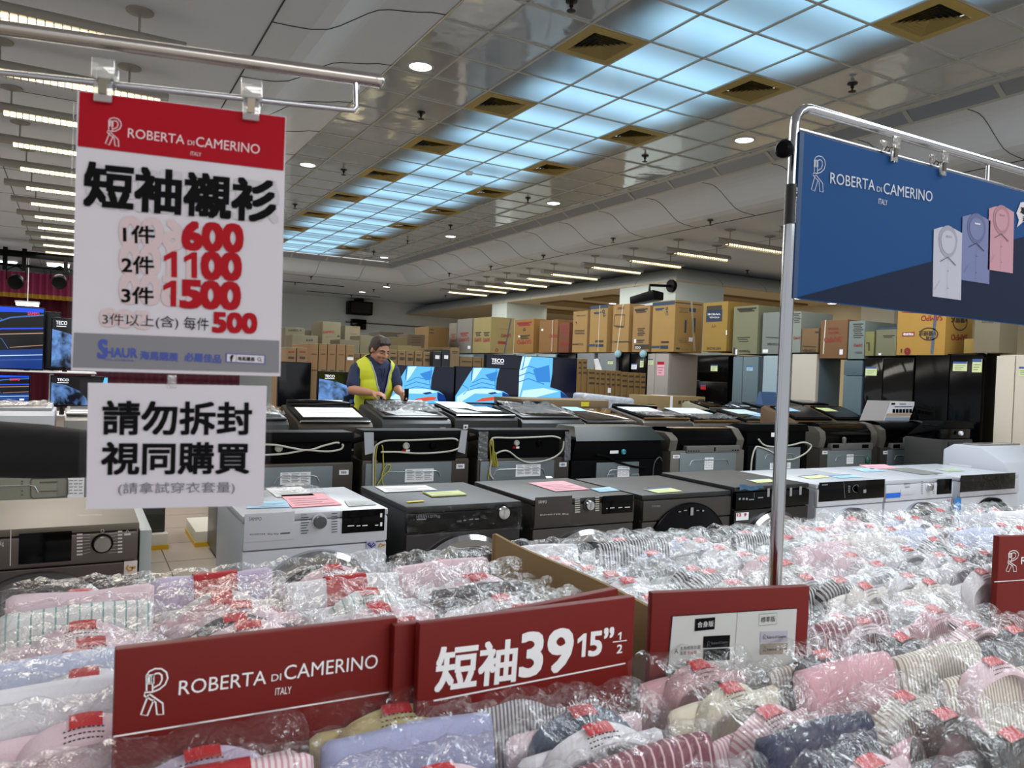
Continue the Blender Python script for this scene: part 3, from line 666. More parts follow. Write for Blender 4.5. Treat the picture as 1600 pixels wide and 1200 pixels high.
# wall speakers and brackets
y0, y1 = 12.0, 12.75
zb, zt = atX(1020, 474, 10.1).z, atX(1020, 455, 10.1).z
t = thing('wall_speaker', 'black speaker on a swivel arm mounted on the near pillar', 'speaker', (10.62, 12.5, zb))
MB().hexa([(9.9, y0, zb+.04), (10.25, y0+.1, zb+.06), (10.25, y1-.05, zb+.02), (9.9, y1, zb-.02), (9.88, y0, zt), (10.25, y0+.1, zt-.02), (10.25, y1-.05, zt-.06), (9.88, y1, zt-.1)]).build('cabinet', BLACK, t, bevel=.03)
ym = (y0+y1)/2; mb = MB(); mb.tube([(10.1, ym, zt-.05), (10.1, ym, zt+.13), (10.62, ym-.1, zt+.15)], .03, 8); mb.cyl((10.55, ym-.1, zt+.15), (10.62, ym-.1, zt+.15), .13, n=14); mb.build('bracket', BLACK, t)
def backpx(x0, y0, x1, y1, Y): a, b = atY(x0, y0, Y), atY(x1, y1, Y); return a.x, b.x, b.z, a.z
x0, x1, z0, z1 = backpx(546, 469.5, 581, 493, 26.5)
t = thing('wall_speaker', 'large black speaker box hung high on the back wall', 'speaker', ((x0+x1)/2, 26.7, z1))
MB().box(x0, x1, 26.4, 26.9, z0, z1).build('cabinet', BLACK, t, bevel=.03)
MB().box(x0+.05, x1-.05, 26.385, 26.4, z0+.05, z1-.05).build('grille', mat('speaker_grille', '#161719', .8), t)
MB().box((x0+x1)/2-.1, (x0+x1)/2+.1, 26.5, 27, z1, z1+.12).build('bracket', BLACK, t)
x0, x1, z0, z1 = backpx(554, 497.5, 576, 515, 26.5)
solo(MB().box(x0, x1, 26.75, 27.0, z0, z1), 'wall_television', GLOSSB, 'small black panel on the back wall below the speaker box', 'television', bevel=.02)
a = atY(585, 506, 26.99); c = atY(668, 513, 26.99)
mb = MB(); mb.box(a.x, c.x, 26.97, 27.0, a.z-.02, a.z+.02); c2 = atY(540, 504.5, 26.99); mb.box(c2.x, a.x, 26.97, 27, a.z-.02, a.z+.02)
solo(mb, 'wall_rail', mat('rail_grey', '#4a4d4c', .6), 'thin dark rail running along the back wall', 'rail')

# cartons standing on the floor in front of the back wall / behind the screens
def cartonY(xl, xr, yt, Y, dep, col, lab, z0=0, marks=None, grp='cartons stacked by the back wall', flap=False):
    ym = yt+10
    a, c = atY(xl, yt, Y), atY(xr, yt, Y)
    z1 = (a.z+c.z)/2
    t = thing('carton', lab, 'carton', ((a.x+c.x)/2, Y+dep/2, z0), grp)
    MB().box(a.x, c.x, Y, Y+dep, z0, z1).build('carton_walls', kraft(col), t, bevel=.006)
    MB().box((a.x+c.x)/2-.03 if (c.x-a.x) > .3 else a.x, (a.x+c.x)/2+.03 if (c.x-a.x) > .3 else c.x, Y, Y+dep, z1, z1+.003).build('packing_tape', mat('packing_tape', '#b39a6a', .3), t, smooth=0)
    if marks:
        pl = PY(Y); mm = {}
        for kind, *m_ in marks:
            q = m_[-1]; mb = mm.setdefault(q, MB())
            if kind == 't': mb.ptext(m_[0], pl, m_[1], m_[2], m_[3], .003, 0, .03)
            else: mb.prect(pl, *m_[0], .003)
        for q, mb in mm.items(): mb.build('box_print', MARK[q], t, smooth=0)
    return t
B1, B2, B3 = '#7f7659', '#8c805f', '#5d5138'
cartonY(446, 476.5, 512, 14.2, .5, B1, 'khaki carton with small black print at the left of the back stack', marks=[('t', 'HANECL  A', (451, 516), (471, 516), 3, 'dark'), ('R', (452, 523, 457, 534), 'dark')])
cartonY(477, 504, 516.5, 15.1, .5, '#6b6046', 'darker carton second from the left in the back stack', marks=[('R', (487, 518.5, 503, 519.5), 'dark'), ('R', (490, 521, 502, 522), 'dark')])
cartonY(457, 497, 524, 13.2, .5, B1, 'long khaki carton in front with three small black marks', marks=[('R', (478.5, 530, 481, 533), 'dark'), ('R', (482.5, 530, 485, 533), 'dark'), ('R', (486, 530, 488.5, 533), 'dark')])
cartonY(504.5, 533, 503, 14.2, .8, B2, 'tall khaki carton with red print in the back stack', marks=[('t', 'SAMPO', (505, 519), (522, 518.5), 4, 'red'), ('R', (527, 524, 530.5, 526.5), 'dark'), ('R', (507, 526, 520, 527), 'red')])
cartonY(539.5, 563, 510, 14.2, .8, B2, 'khaki carton with pale left flank below the wall panel', marks=[('R', (551, 512, 562, 513), 'red'), ('R', (547, 521, 557, 522), 'red')])
cartonY(531, 562, 531, 13.2, .6, '#726a4e', 'long low carton directly left of the worker', marks=None)
cartonY(563, 590, 525, 13.5, .6, '#7a7050', 'carton directly behind the worker with a white bag on it')
cartonY(594, 631, 519, 15, .7, '#4a3c26', 'dark brown carton behind the worker on the right')
cartonY(637, 664, 522.5, 14.4, .6, '#5a4628', 'brown carton with three dark lines right of the worker', marks=[('R', (643, 526, 657, 528), 'dark'), ('R', (643, 530, 657, 532), 'dark'), ('R', (643, 534, 657, 536), 'dark')])
cartonY(612, 637, 527, 14.2, .6, '#6b5a32', 'small tan carton wedged between two brown cartons')
cartonY(622, 658, 540.5, 13, .5, '#7c6d3a', 'long low mustard carton behind the row of slim cartons')
cartonY(670, 702, 511, 15.5, .8, '#7d5a1e', 'tall ochre carton by the end of the fridge row', marks=[('R', (671, 514, 678, 516), 'dark'), ('R', (671, 519, 678, 521), 'dark')])
# slim television cartons
TVB = '#9a7446'
for i, (xl, xr, yt) in enumerate(((484, 497.5, 537.5), (498.5, 511.5, 537.5), (512.5, 525.5, 538), (526.5, 540, 538.5), (541, 554, 539.5))):
    mk = [('R', (xl+3, yt+15, xr-3, yt+16.5), 'dark'), ('R', (xl+2, yt+9, xr-2, yt+9.6), 'dark'), ('R', (xl+3, yt+40, xr-3, yt+42), 'dark')]
    if i == 4: mk.append(('R', (xl+1.5, 558, xr-2, 563), 'white'))
    cartonY(xl, xr, yt, 9.6, .9, TVB, 'tall slim television carton, %s from the left behind the first small screen' % ORD[i+1], marks=mk, grp='slim television cartons')
for i, (xl, xr) in enumerate(((447, 463), (464.5, 480))):
    cartonY(xl, xr, 544, 8.9, .7, '#94714a', 'shorter slim carton with red-brown print, %s of two above the black screen' % ('left', 'right')[i], marks=[('R', (xl+3.5, 548.5, xr-3, 551), 'red'), ('R', (xl+3.5, 557, xr-3.5, 561), 'dark')], grp='slim television cartons')
for i, (xl, xr) in enumerate(((553.5, 562.5), (564, 578))):
    cartonY(xl, xr, 553, 9.9, .6, '#87673c', 'small brown carton, %s of two left of the worker' % ('first', 'second')[i], marks=[('R', (xl+2, 559, xr-2, 561), 'dark')], grp='slim television cartons')
for i, (xl, xr) in enumerate(((607.5, 621), (622, 634), (634.7, 647), (648, 660.5), (661.5, 674))):
    cartonY(xl, xr, 547+.8*i, 9.4, .6, '#8d6d40', 'slim carton with black marks, %s from the left between worker and black cartons' % ORD[i+1], marks=[('R', (xl+3, 551+.8*i, xr-3, 553+.8*i), 'dark'), ('R', (xl+2.5, 557+.8*i, xr-4, 562+.8*i), 'dark'), ('R', (xr-3.3, 557+.8*i, xr-2, 562+.8*i), 'dark')], grp='slim television cartons')
for i, (xl, xr) in enumerate(((677, 689.5), (691, 703))):
    cartonY(xl, xr, (549, 546)[i], 9.3, .6, '#202226', 'black slim carton with white label, %s of two' % ('left', 'right')[i], marks=[('R', (xl+3, 555, xr-3, 561), 'white')], grp='slim television cartons')
cartonY(704, 718, 543.5, 9.6, 1.1, '#8a6d45', 'plain brown carton directly right of the two black cartons', marks=[('R', (706, 549, 715, 550.5), 'dark'), ('R', (706, 552, 715, 553), 'dark')], grp='slim television cartons')
for i, (xl, xr) in enumerate(((719, 738.5), (739.5, 752.5), (753.5, 762))):
    cartonY(xl, xr, 557.5+i*.7, 9.8, .6, '#7f6338', 'low brown carton, %s of three left of the tallest screen' % ORD[i+1], marks=[('R', (xl+2, 564, xr-2, 566), 'dark')], grp='slim television cartons')
for i, (xl, xr, yt) in enumerate(((902.5, 909.3, 561), (909.8, 918, 561), (918.5, 930, 577), (930.5, 937, 578), (937.5, 946, 578.5), (946.7, 953.5, 579), (954.5, 961.5, 579.5), (962.5, 970, 580), (971, 980.8, 581.5), (981.5, 990.5, 582.5), (991.5, 1000, 583), (1000.5, 1009.5, 583.5))):
    mk = [('R', (xl+1.5, yt+4+8*k, xr-1.5, yt+7+8*k), 'dark') for k in (0, 1, 2)]+[('R', (xl+1.5, 618, xr-1.5, 618.7), 'dark'), ('R', (xl+1.5, 621, xr-1.5, 621.7), 'dark')]
    if i == 5: mk.append(('R', (955-.4-7+2, 606, 959-7+2, 614), 'white'))
    cartonY(xl, xr, yt, 8.35+.0*i, .9, '#8a662c', 'slim upright carton, %s from the left between tallest screen and taupe fridge' % ORD[i+1], marks=mk, grp='slim upright cartons')
a, c = atY(941, 580, 8.25), atY(953, 562, 8.25)
mb = MB(); mb.hexa([(a.x+.03, 8.42, 1.53), (a.x+.12, 8.42, 1.53), (a.x+.12, 8.45, 1.53), (a.x+.03, 8.45, 1.53), (a.x, 8.42, c.z), (a.x+.05, 8.42, c.z+.01), (a.x+.05, 8.45, c.z+.01), (a.x, 8.45, c.z)])
solo(mb, 'display_card', PAPER, 'white card leaning on top of the slim upright cartons', 'card')

# ================================================================ TELEVISIONS
def em(name, c, s=1.0):
    return mat('screen_'+name, '#020203', .12, emit=s, ecol=c)
SM = [em('navy', '#0a0e24', .8), em('sky', '#62b9ec', 1.0), em('azure', '#2f86d8', .9), em('ice', '#b9e2fb', 1.1), em('red', '#d2553a', 1.0), em('deep', '#123a86', .8), em('letter', '#f4f6ff', 1.2), em('brandred', '#e23a52', 1.2), em('blue', '#1747d8', 1.1), em('black', '#040507', .5), em('bronze', '#b78f80', .8), em('steelblue', '#3c6db4', .9)]
smoke = mat('screen_smoke', '#020203', .12)
N, L, b = nodes(smoke)
tc = N.new('ShaderNodeTexCoord'); nz = N.new('ShaderNodeTexNoise'); nz.inputs['Scale'].default_value = 7; nz.inputs['Detail'].default_value = 6; nz.inputs['Distortion'].default_value = .8
cr = N.new('ShaderNodeValToRGB'); cr.color_ramp.elements[0].position = .4; cr.color_ramp.elements[0].color = lin('#050a18'); cr.color_ramp.elements[1].position = .68; cr.color_ramp.elements[1].color = lin('#6fa0e6')
L.new(tc.outputs['Object'], nz.inputs['Vector']); L.new(nz.outputs['Fac'], cr.inputs[0]); L.new(cr.outputs[0], b.inputs['Emission Color']); b.inputs['Emission Strength'].default_value = 1.0
SM.append(smoke)
def tv(xl, xr, yt, Y, lab, pic=None, ratio=.575, zmin=None, yb=None):
    a, c = atY(xl, yt, Y), atY(xr, yt, Y)
    wd = c.x-a.x; z1 = (a.z+c.z)/2; z0 = z1-wd*ratio
    if yb: z0 = atY((xl+xr)/2, yb, Y).z
    t = thing('television', lab, 'television', ((a.x+c.x)/2, Y+.05, zmin if zmin is not None else z0-.06), 'televisions on display')
    MB().box(a.x, c.x, Y, Y+.06, z0, z1).build('cabinet', BLACK, t, bevel=.006)
    for k in (.2, .8):
        fx = a.x+wd*k; zf = zmin if zmin is not None else z0-.06
        MB().hexa([(fx-.02, Y-.06, zf), (fx+.02, Y-.06, zf), (fx+.02, Y+.16, zf), (fx-.02, Y+.16, zf), (fx-.01, Y+.01, z0+.01), (fx+.01, Y+.01, z0+.01), (fx+.01, Y+.05, z0+.01), (fx-.01, Y+.05, z0+.01)]).build('foot', BLACK, t)
    mb = MB(); pl = Pl((a.x+.008, Y, z0+.012), (1, 0, 0), (0, 0, 1)); W, H = wd-.016, z1-z0-.02
    def P(pts, mi, lay): mb.poly([pl.pt(W*x, H*(1-y), .001+.0006*lay) for x, y in pts], mi)
    def S(pts, wdt, mi, lay): mb.ribbon(pl, [(W*x, H*(1-y)) for x, y in pts], wdt*W, .001+.0006*lay, mi)
    def T(s, x, y, w_, h_, mi): mb.put(s, pl, W*x, H*(1-y), W*w_, H*h_, .006, mi, .018)
    if pic == 'off' or pic is None: P([(0, 0), (1, 0), (1, 1), (0, 1)], 9, 0)
    elif pic == 'jeans':
        P([(0, 0), (1, 0), (1, 1), (0, 1)], 0, 0)
        P([(.26, 0), (.68, 0), (.64, .3), (.63, .62), (.76, .66), (.85, .76), (.89, .92), (.88, 1), (0, 1), (0, .82), (.11, .47)], 1, 1)
        P([(.45, .2), (.65, .08), (.63, .34), (.55, .38)], 2, 2); P([(.27, .02), (.4, 0), (.3, .3), (.24, .42)], 3, 2)
        P([(.02, .85), (.2, .62), (.55, .6), (.75, .68), (.6, .74), (.3, .74), (.1, .98), (.02, .98)], 3, 2)
        P([(.74, .68), (.85, .76), (.89, .92), (.88, 1), (.78, 1), (.74, .85)], 5, 3)
        P([(.3, .98), (.42, .87), (.6, .82), (.73, .82), (.7, .9), (.5, .95)], 4, 4); P([(.5, .72), (.62, .68), (.66, .72), (.56, .76)], 5, 3)
        for s in ([(.25, .44), (.4, .3), (.62, .36)], [(.22, .55), (.4, .42), (.62, .5)], [(.18, .66), (.4, .55), (.63, .6)], [(.25, .02), (.24, .4)], [(.1, .5), (.2, .62), (.12, .78)], [(.63, .02), (.6, .3), (.63, .6)]): S(s, .012, 2, 5)
        S([(.24, .02), (.235, .36)], .008, 9, 6)
    elif pic == 'smoke':
        P([(0, 0), (1, 0), (1, 1), (0, 1)], 9, 0); P([(0, .22), (.25, .3), (.5, .5), (.62, .75), (.66, 1), (0, 1)], 12, 1)
        P([(.68, 1), (.78, .7), (.9, .3), (.94, 0), (1.0, 0), (1, 1)], 1, 2); P([(.8, 1), (.86, .6), (.93, .3), (1, .2), (1, 1)], 3, 3)
    elif pic == 'car':
        P([(0, 0), (1, 0), (1, 1), (0, 1)], 9, 0)
        P([(0, 0), (1, 0), (1, .06), (.62, .08), (.3, .1), (0, .05)], 8, 1); P([(0, .8), (.4, .72), (1, .66), (1, 1), (0, 1)], 5, 1)
        for s, wdt, mi in (([(0, .3), (.15, .22), (.3, .12), (.5, .05)], .012, 8), ([(0, .4), (.2, .42), (.4, .28), (.6, .17), (1, .1)], .02, 11), ([(0, .42), (.25, .44), (.5, .36), (1, .32)], .02, 8), ([(0, .5), (.4, .46), (1, .4)], .014, 10), ([(0, .88), (.5, .8), (1, .76)], .01, 3), ([(0, .95), (.5, .87), (1, .84)], .008, 11), ([(.6, .66), (.8, .63), (1, .6)], .01, 10), ([(.3, .12), (.5, .2), (.35, .38)], .01, 11), ([(.1, .5), (.5, .52), (.58, .68)], .008, 11)): S(s, wdt, mi, 2)
        for rr in (.09, .13): S([(.12+rr*cos(i*pi/8)*.7, .66+rr*sin(i*pi/8)*1.2) for i in range(-5, 6)], .012, 8, 3)
    return t, mb, pl, P, T
def tvend(x): return x[1].build('screen', SM, x[0], smooth=0)
# counter that carries the right-hand screens
YT = 7.45
ZCN = .98
a, c = atY(430, 640, YT), atY(915, 640, YT)
t = thing('display_counter', 'long low counter carrying the small screens behind the worker', 'counter', ((a.x+c.x)/2, YT+.3, 0))
MB().box(a.x, c.x+.1, YT-.12, YT+.5, ZCN-.04, ZCN).build('counter_top', WHITE, t, bevel=.005)
MB().box(a.x+.03, c.x+.07, YT-.08, YT+.46, 0, ZCN-.04).build('counter_body', mat('counter_grey', '#6c6c70', .6), t)
x = tv(436, 487, 565.5, YT, 'black switched-off television left of the first small screen', 'off', zmin=ZCN, yb=636); tvend(x)
x = tv(497.5, 606, 581.5, YT, 'television with white lettering and blue smoke, half behind the worker', 'smoke', zmin=ZCN, yb=632)
x[4]('TECO', .15, .13, .14, .08, 6); x[3]([(.08, .2), (.22, .2), (.22, .215), (.08, .215)], 6, 6); tvend(x)
x = tv(609, 711, 571.5, YT, 'television showing blue jeans and shoe, directly right of the worker', 'jeans', zmin=ZCN, yb=632); tvend(x)
x = tv(712, 812, 574, YT, 'television showing blue jeans and shoe, middle one of three', 'jeans', zmin=ZCN, yb=631); tvend(x)
x = tv(759.5, 902.5, 556.5, YT+.25, 'tallest television with white lettering above blue jeans picture', None, zmin=ZCN, yb=637)
x[1].v.clear(); x[1].f.clear(); x[1].m.clear()
P, T = x[3], x[4]
P([(0, 0), (1, 0), (1, 1), (0, 1)], 0, 0)
P([(.38, 0), (.72, 0), (.72, .3), (.7, .6), (.82, .66), (.91, .78), (.95, .95), (.94, 1), (.3, 1), (.32, .6)], 1, 1)
P([(.38, 0), (.48, 0), (.42, .3), (.35, .9), (.3, 1), (.32, .6)], 3, 2); P([(.5, .25), (.68, .15), (.7, .5), (.55, .5)], 2, 2)
P([(.4, .68), (.62, .62), (.8, .68), (.6, .78), (.36, .92)], 3, 3); P([(.82, .67), (.91, .78), (.95, .95), (.94, 1), (.86, 1), (.83, .85)], 5, 3)
P([(.46, .96), (.55, .88), (.76, .82), (.74, .9), (.6, .95)], 4, 4)
T('TECO', .115, .11, .13, .075, 6); P([(.055, .165), (.18, .165), (.18, .175), (.055, .175)], 6, 6)
for s in ([(.4, .3), (.5, .22), (.7, .3)], [(.38, .42), (.5, .34), (.7, .44)], [(.37, .54), (.5, .46), (.7, .56)], [(.45, .02), (.42, .3)]):
    x[1].ribbon(x[2], [(q[0]*(1.1), (1-q[1])*.6) for q in s], .012, .006, 2)
tvend(x)
# left-hand screens on a two-level rack
YL = 8.2
zt = atY(40, 579, YL).z; zb_ = atY(40, 640, YL).z
rx0, rx1 = atY(-160, 600, YL).x, atY(150, 600, YL).x
t = thing('display_rack', 'white two-level rack carrying the screens at the left edge', 'rack', ((rx0+rx1)/2, YL+.2, 0))
for z_ in (zt, zb_-.04): MB().box(rx0, rx1, YL-.1, YL+.5, z_-.012, z_).build('rack_shelf', WHITE, t, bevel=.004)
for fx in (rx0+.02, atY(79, 600, YL).x, rx1-.02):
    MB().box(fx-.015, fx+.015, YL+.1, YL+.4, 0, zt-.03).build('rack_upright', WHITE, t)
x = tv(-66, 70.5, 477.5, YL, 'big television showing a blue and black car, cut by the left edge', 'car', zmin=zt, yb=577); x[4]('SAMPO', .875, .09, .14, .05, 7); tvend(x)
x = tv(80.5, 190, 499, YL, 'television with white lettering and smoke, upper rack level beside red sign', 'smoke', zmin=zt, yb=577); x[4]('TECO', .13, .085, .16, .075, 6); x[3]([(.06, .15), (.2, .15), (.2, .165), (.06, .165)], 6, 6); tvend(x)
x = tv(-60, 47.5, 584.5, YL, 'smaller television showing a blue car on the lower rack level', 'car', zmin=zb_-.04, yb=630); x[4]('SAMPO', .78, .15, .15, .08, 7); x[3]([(.86, .87), (.93, .87), (.93, .93), (.86, .93)], 6, 6); tvend(x)
x = tv(79, 170, 587.5, YL, 'smaller television with white lettering and smoke on the lower rack level', 'smoke', zmin=zb_-.04, yb=635); x[4]('TECO', .2, .12, .2, .09, 6); x[3]([(.1, .21), (.3, .21), (.3, .23), (.1, .23)], 6, 6); tvend(x)
x = tv(30, 96, 486, YL+.42, 'dark switched-off television standing behind the big car screen', 'off', zmin=zt, yb=577); tvend(x)
t = x[0]
# stage at the far left: curtain, valance, lighting truss
YS = 24.0
MAR = mat('curtain_maroon', '#5a1026', .9); PNK = mat('valance_pink', '#a63d68', .85); GLD = mat('fringe_gold', '#c9a03c', .7)
a, c = atY(-120, 440, YS), atY(150, 440, YS)
ztop = atY(60, 427, YS).z; zval = atY(60, 460, YS).z; zfr = atY(60, 467, YS).z
mb = MB(); mb.grid(lambda u, v: (a.x+(c.x+4-a.x)*u, YS+.9+.08*sin(u*140), 3.5*v), 220, 3)
solo(mb, 'stage_curtain', MAR, 'maroon stage curtain hanging behind the pink valance', 'curtain', smooth=60)
t = thing('stage_valance', 'pink pleated stage valance with gold fringe along its hem', 'valance', ((a.x+c.x)/2, YS, zfr))
mb = MB(); mb.grid(lambda u, v: (a.x+(c.x+2-a.x)*u, YS+.06*sin(u*230)+.02*sin(u*61), zval+(ztop-zval)*v), 400, 3); mb.build('valance_cloth', PNK, t, smooth=60)
mb = MB(); mb.grid(lambda u, v: (a.x+(c.x+2-a.x)*u, YS-.01+.06*sin(u*230)+.02*sin(u*61), zfr+(zval-zfr)*v), 400, 2); mb.build('fringe', GLD, t, smooth=60)
a1, c1 = atY(-60, 396, 19.5), atY(170, 412, 19.5)
t = thing('lighting_truss', 'black lighting bar hung below the ceiling in front of the stage', 'truss', ((a1.x+c1.x)/2, 19.5, a1.z))
mb = MB(); mb.box(a1.x, c1.x, 19.45, 19.58, c1.z-.03, c1.z+.1); mb.build('bar', BLACK, t, bevel=.01)
mb = MB(); mb.cyl((a1.x, 19.6, c1.z-.2), (c1.x, 19.6, c1.z-.2), .03, n=10)
for fx in (atY(38, 410, 19.5).x, atY(103, 410, 19.5).x, atY(8, 410, 19.5).x): mb.box(fx-.04, fx+.04, 19.42, 19.62, c1.z-.32, c1.z+.15)
mb.build('lower_bar', BLACK, t)
for fx in (a1.x+.3, c1.x-.3): MB().cyl((fx, 19.5, c1.z+.05), (fx, 19.5, CL-.004), .012, n=8).build('suspension_rod', BLACK, t)
for px_, nm in ((25, 'left'), (93, 'right')):
    q = atY(px_, 437, 19.5)
    t = thing('stage_spotlight', 'black stage spotlight clamped under the bar, %s one of two' % nm, 'spotlight', (q.x, 19.5, q.z), 'stage spotlights')
    MB().lathe((q.x, 19.65, q.z), (0, -1, -.25), [(.08, -.02), (.14, .02), (.15, .3), (.13, .34), (.1, .33)], 18).build('lamp_housing', BLACK, t)
    mb = MB(); mb.tube([(q.x-.17, 19.5, q.z), (q.x-.17, 19.52, q.z+.2), (q.x, 19.55, q.z+.3), (q.x+.17, 19.52, q.z+.2), (q.x+.17, 19.5, q.z)], .015, 6); mb.cyl((q.x, 19.55, q.z+.28), (q.x, 19.58, c1.z-.18), .025, n=8); mb.build('yoke', BLACK, t)
for i, (px_, py_) in enumerate(((8, 410), (91, 414), (43, 475))):
    q = atY(px_, py_, 21)
    t = thing('stage_lamp', 'bright oblong lamp near the stage, %s' % ('at the left picture edge above the valance', 'between the two spotlights and the red sign', 'below the valance fringe')[i], 'lamp', q)
    MB().box(q.x-.22, q.x+.22, 20.9, 21.1, q.z-.04, q.z+.02).build('lamp_lens', DL, t, bevel=.01)
    MB().box(q.x-.24, q.x+.24, 20.88, 21.12, q.z+.02, q.z+.06).build('lamp_body', WHITE, t)
    MB().cyl((q.x, 21, q.z+.05), (q.x, 21, CL), .01, n=6).build('hanger', WHITE, t)

# ================================================================ WASHING MACHINES
def front_loader(x0, x1, Yf, lab, body, face, panel, disp=None, dial=None, dialm=CHROME, h=.85, dp=.62, band=.14, drawer=None, ring=CHROME, glass=GLOSSB, door=True, full=False, z0=.02):
    t = thing('front_load_washer', lab, 'washing machine', ((x0+x1)/2, Yf+dp/2, 0), 'front-loading washing machines in the near row')
    pf = PY(Yf)
    MB().box(x0, x1, Yf+.02, Yf+dp, z0, h-.025).build('cabinet', body, t, bevel=.012)
    MB().box(x0-.002, x1+.002, Yf+.004, Yf+dp+.01, h-.028, h).build('top_cover', body, t, bevel=.008)
    MB().box(x0+.002, x1-.002, Yf+.002, Yf+.03, z0+.02, h-band-.002).build('front_panel', face, t, bevel=.008)
    cp = MB().box(x0+.002, x1-.002, Yf-.004, Yf+.03, h-band+.002, h-.03).build('control_panel', panel, t, bevel=.01)
    pc = PY(Yf-.004)
    if disp: 
        a, c = pc.uv(disp[0], disp[1]), pc.uv(disp[2], disp[3])
        MB().slab(pc, a[0], c[0], c[1], a[1], .003).build('display', GLOSSB, cp, bevel=.001)
    if dial:
        q = pc.at(dial[0], dial[1]); r = dial[2]
        MB().lathe(q, (0, -1, 0), [(r*1.25, -.002), (r*1.25, .004), (r*1.02, .006)], 28).build('dial_collar', dial[3] if len(dial) > 3 else panel, cp)
        MB().lathe(q, (0, -1, 0), [(r, .0), (r, .02), (r*.93, .025), (r*.5, .026), (0.001, .026)], 28).build('dial', dialm, cp)
    if drawer:
        a, c = pc.uv(drawer[0], drawer[1]), pc.uv(drawer[2], drawer[3])
        MB().slab(pc, a[0], c[0], c[1], a[1], .004).build('detergent_drawer', panel, cp, bevel=.003)
    if door:
        R = .262 if not full else .28; cx, cz = (x0+x1)/2, h-band-.012-R
        d = MB().lathe((cx, Yf, cz), (0, -1, 0), [(R, -.01), (R, .03), (R-.02, .045), (R-.05, .04), (R-.055, .03)], 48).build('door_ring', ring, t)
        MB().lathe((cx, Yf, cz), (0, -1, 0), [(R-.054, .02), (R-.07, .045), (R-.12, .06), (.001, .065)], 40).build('door_glass', glass, d)
    for fx in (x0+.06, x1-.06):
        for fy in (Yf+.08, Yf+dp-.08): MB().cyl((fx, fy, 0), (fx, fy, z0+.01), .022, n=10).build('foot', BLACK, t)
    return t, cp, pc
Y1 = 3.12
def xat(px, py, Y=Y1): return atY(px, py, Y).x
W_BODY = mat('washer_white', '#b4b7be', .3); W_FACE = mat('washer_white_face', '#bfc1c8', .35)
G_BODY = mat('washer_taupe_top', '#685e51', .5, .1); G_FACE = mat('washer_taupe_face', '#453b38', .35, .5); G_PAN = mat('washer_taupe_panel', '#5c5450', .35, .5)
D_BODY = mat('washer_charcoal', '#1e1f21', .45, .1); D_FACE = mat('washer_charcoal_face', '#1b1615', .35, .1)
K_PAN = mat('washer_black_panel', '#040405', .12, spec=.13)
S_BODY = mat('washer_darkgrey', '#2f2e2d', .42, .2); S_FACE = mat('washer_darkgrey_face', '#3d3936', .38, .3)
def marks(parent, pl, mm, items, name='panel_marking'):
    mb = MB()
    for it in items:
        if it[0] == 't': mb.ptext(it[1], pl, it[2], it[3], it[4], .0015, 0, it[5] if len(it) > 5 else .01)
        elif it[0] == 'R': mb.prect(pl, *it[1], .0015)
        elif it[0] == 'L': mb.pline(pl, it[1], it[2], .0015)
        elif it[0] == 'O': mb.pline(pl, [(it[1]+it[3]*cos(i*pi/12), it[2]+it[3]*sin(i*pi/12)) for i in range(24)], it[4], .0015, 0, True)
    return mb.build(name, mm, parent, smooth=0)
FILM = clear('cling_film', gloss=.0, rough=.1, haze=.0, bump=1.0, bscale=14, amt=.6)
# -- taupe one at the left edge
x0, x1 = -.4, xat(217.5, 815)
t, cp, pc = front_loader(x0, x1, Y1, 'taupe front-load washer with silver dial at the left edge', G_BODY, G_FACE, G_PAN, (30, 834, 111, 876), (160, 849, .028, BLACK), mat('dial_silver', '#8e8984', .3, .8), ring=mat('ring_dark_chrome', '#6d6a6a', .15, .9))
marks(cp, pc, mat('marking_pale', '#c9c4bc', .6), [('L', [(17, 828), (16, 884)], .003), ('t', 'kg', (0, 850), (6, 849.5), 9), ('O', 160, 829.5, 2.5, .0015)]+[('R', (120+q*2, 834+5.2*i+.3*q, 129, 836+5.2*i)) for i, q in enumerate((0, 0, -0, 0, 0, 0, 0))]+[('L', [(130, 835+5*i), (141, 835+4.6*i)], .0008) for i in range(7)]+[('R', (184, 829.5+5.3*i, 191, 831.5+5.3*i)) for i in range(7)]+[('L', [(170, 834+5*i), (183, 831+5.3*i)], .0008) for i in range(7)]+[('R', (194, 833.5, 204, 836)), ('L', [(196, 832), (199, 828), (202, 832)], .002), ('R', (40, 867, 45, 868)), ('R', (54, 866, 59, 867)), ('R', (68, 865, 73, 866)), ('R', (81, 864, 86, 865)), ('R', (94, 862, 102, 863)), ('t', '3-5', (-.5, 0), (0, 0), 1) if False else ('R', (35, 871.5, 62, 872.5))])
pf = PY(Y1+.002); a = pf.uv(194, 877); c = pf.uv(214, 897)
st = MB().slab(pf, a[0], c[0], c[1], a[1], .002).build('energy_sticker', mat('sticker_cream', '#cfc3bd', .6), t, bevel=.0005)
mb = MB(); pq = PY(Y1-.0005); mb.pline(pq, [(200, 883), (198, 888), (201, 892), (206, 891), (207, 887), (202, 886)], .006, .002); mb.pline(pq, [(206, 887), (212, 886)], .01, .002); mb.build('sticker_print', mat('sticker_gold', '#b98b3c', .6), t, smooth=0)
solo(MB().box(x1+.005, x1+.045, Y1+.02, Y1+.6, .0, .815), 'pale_board', mat('panel_palegrey', '#9aa09f', .5), 'pale grey panel standing against the taupe washer beside the aisle', 'panel', bevel=.004)
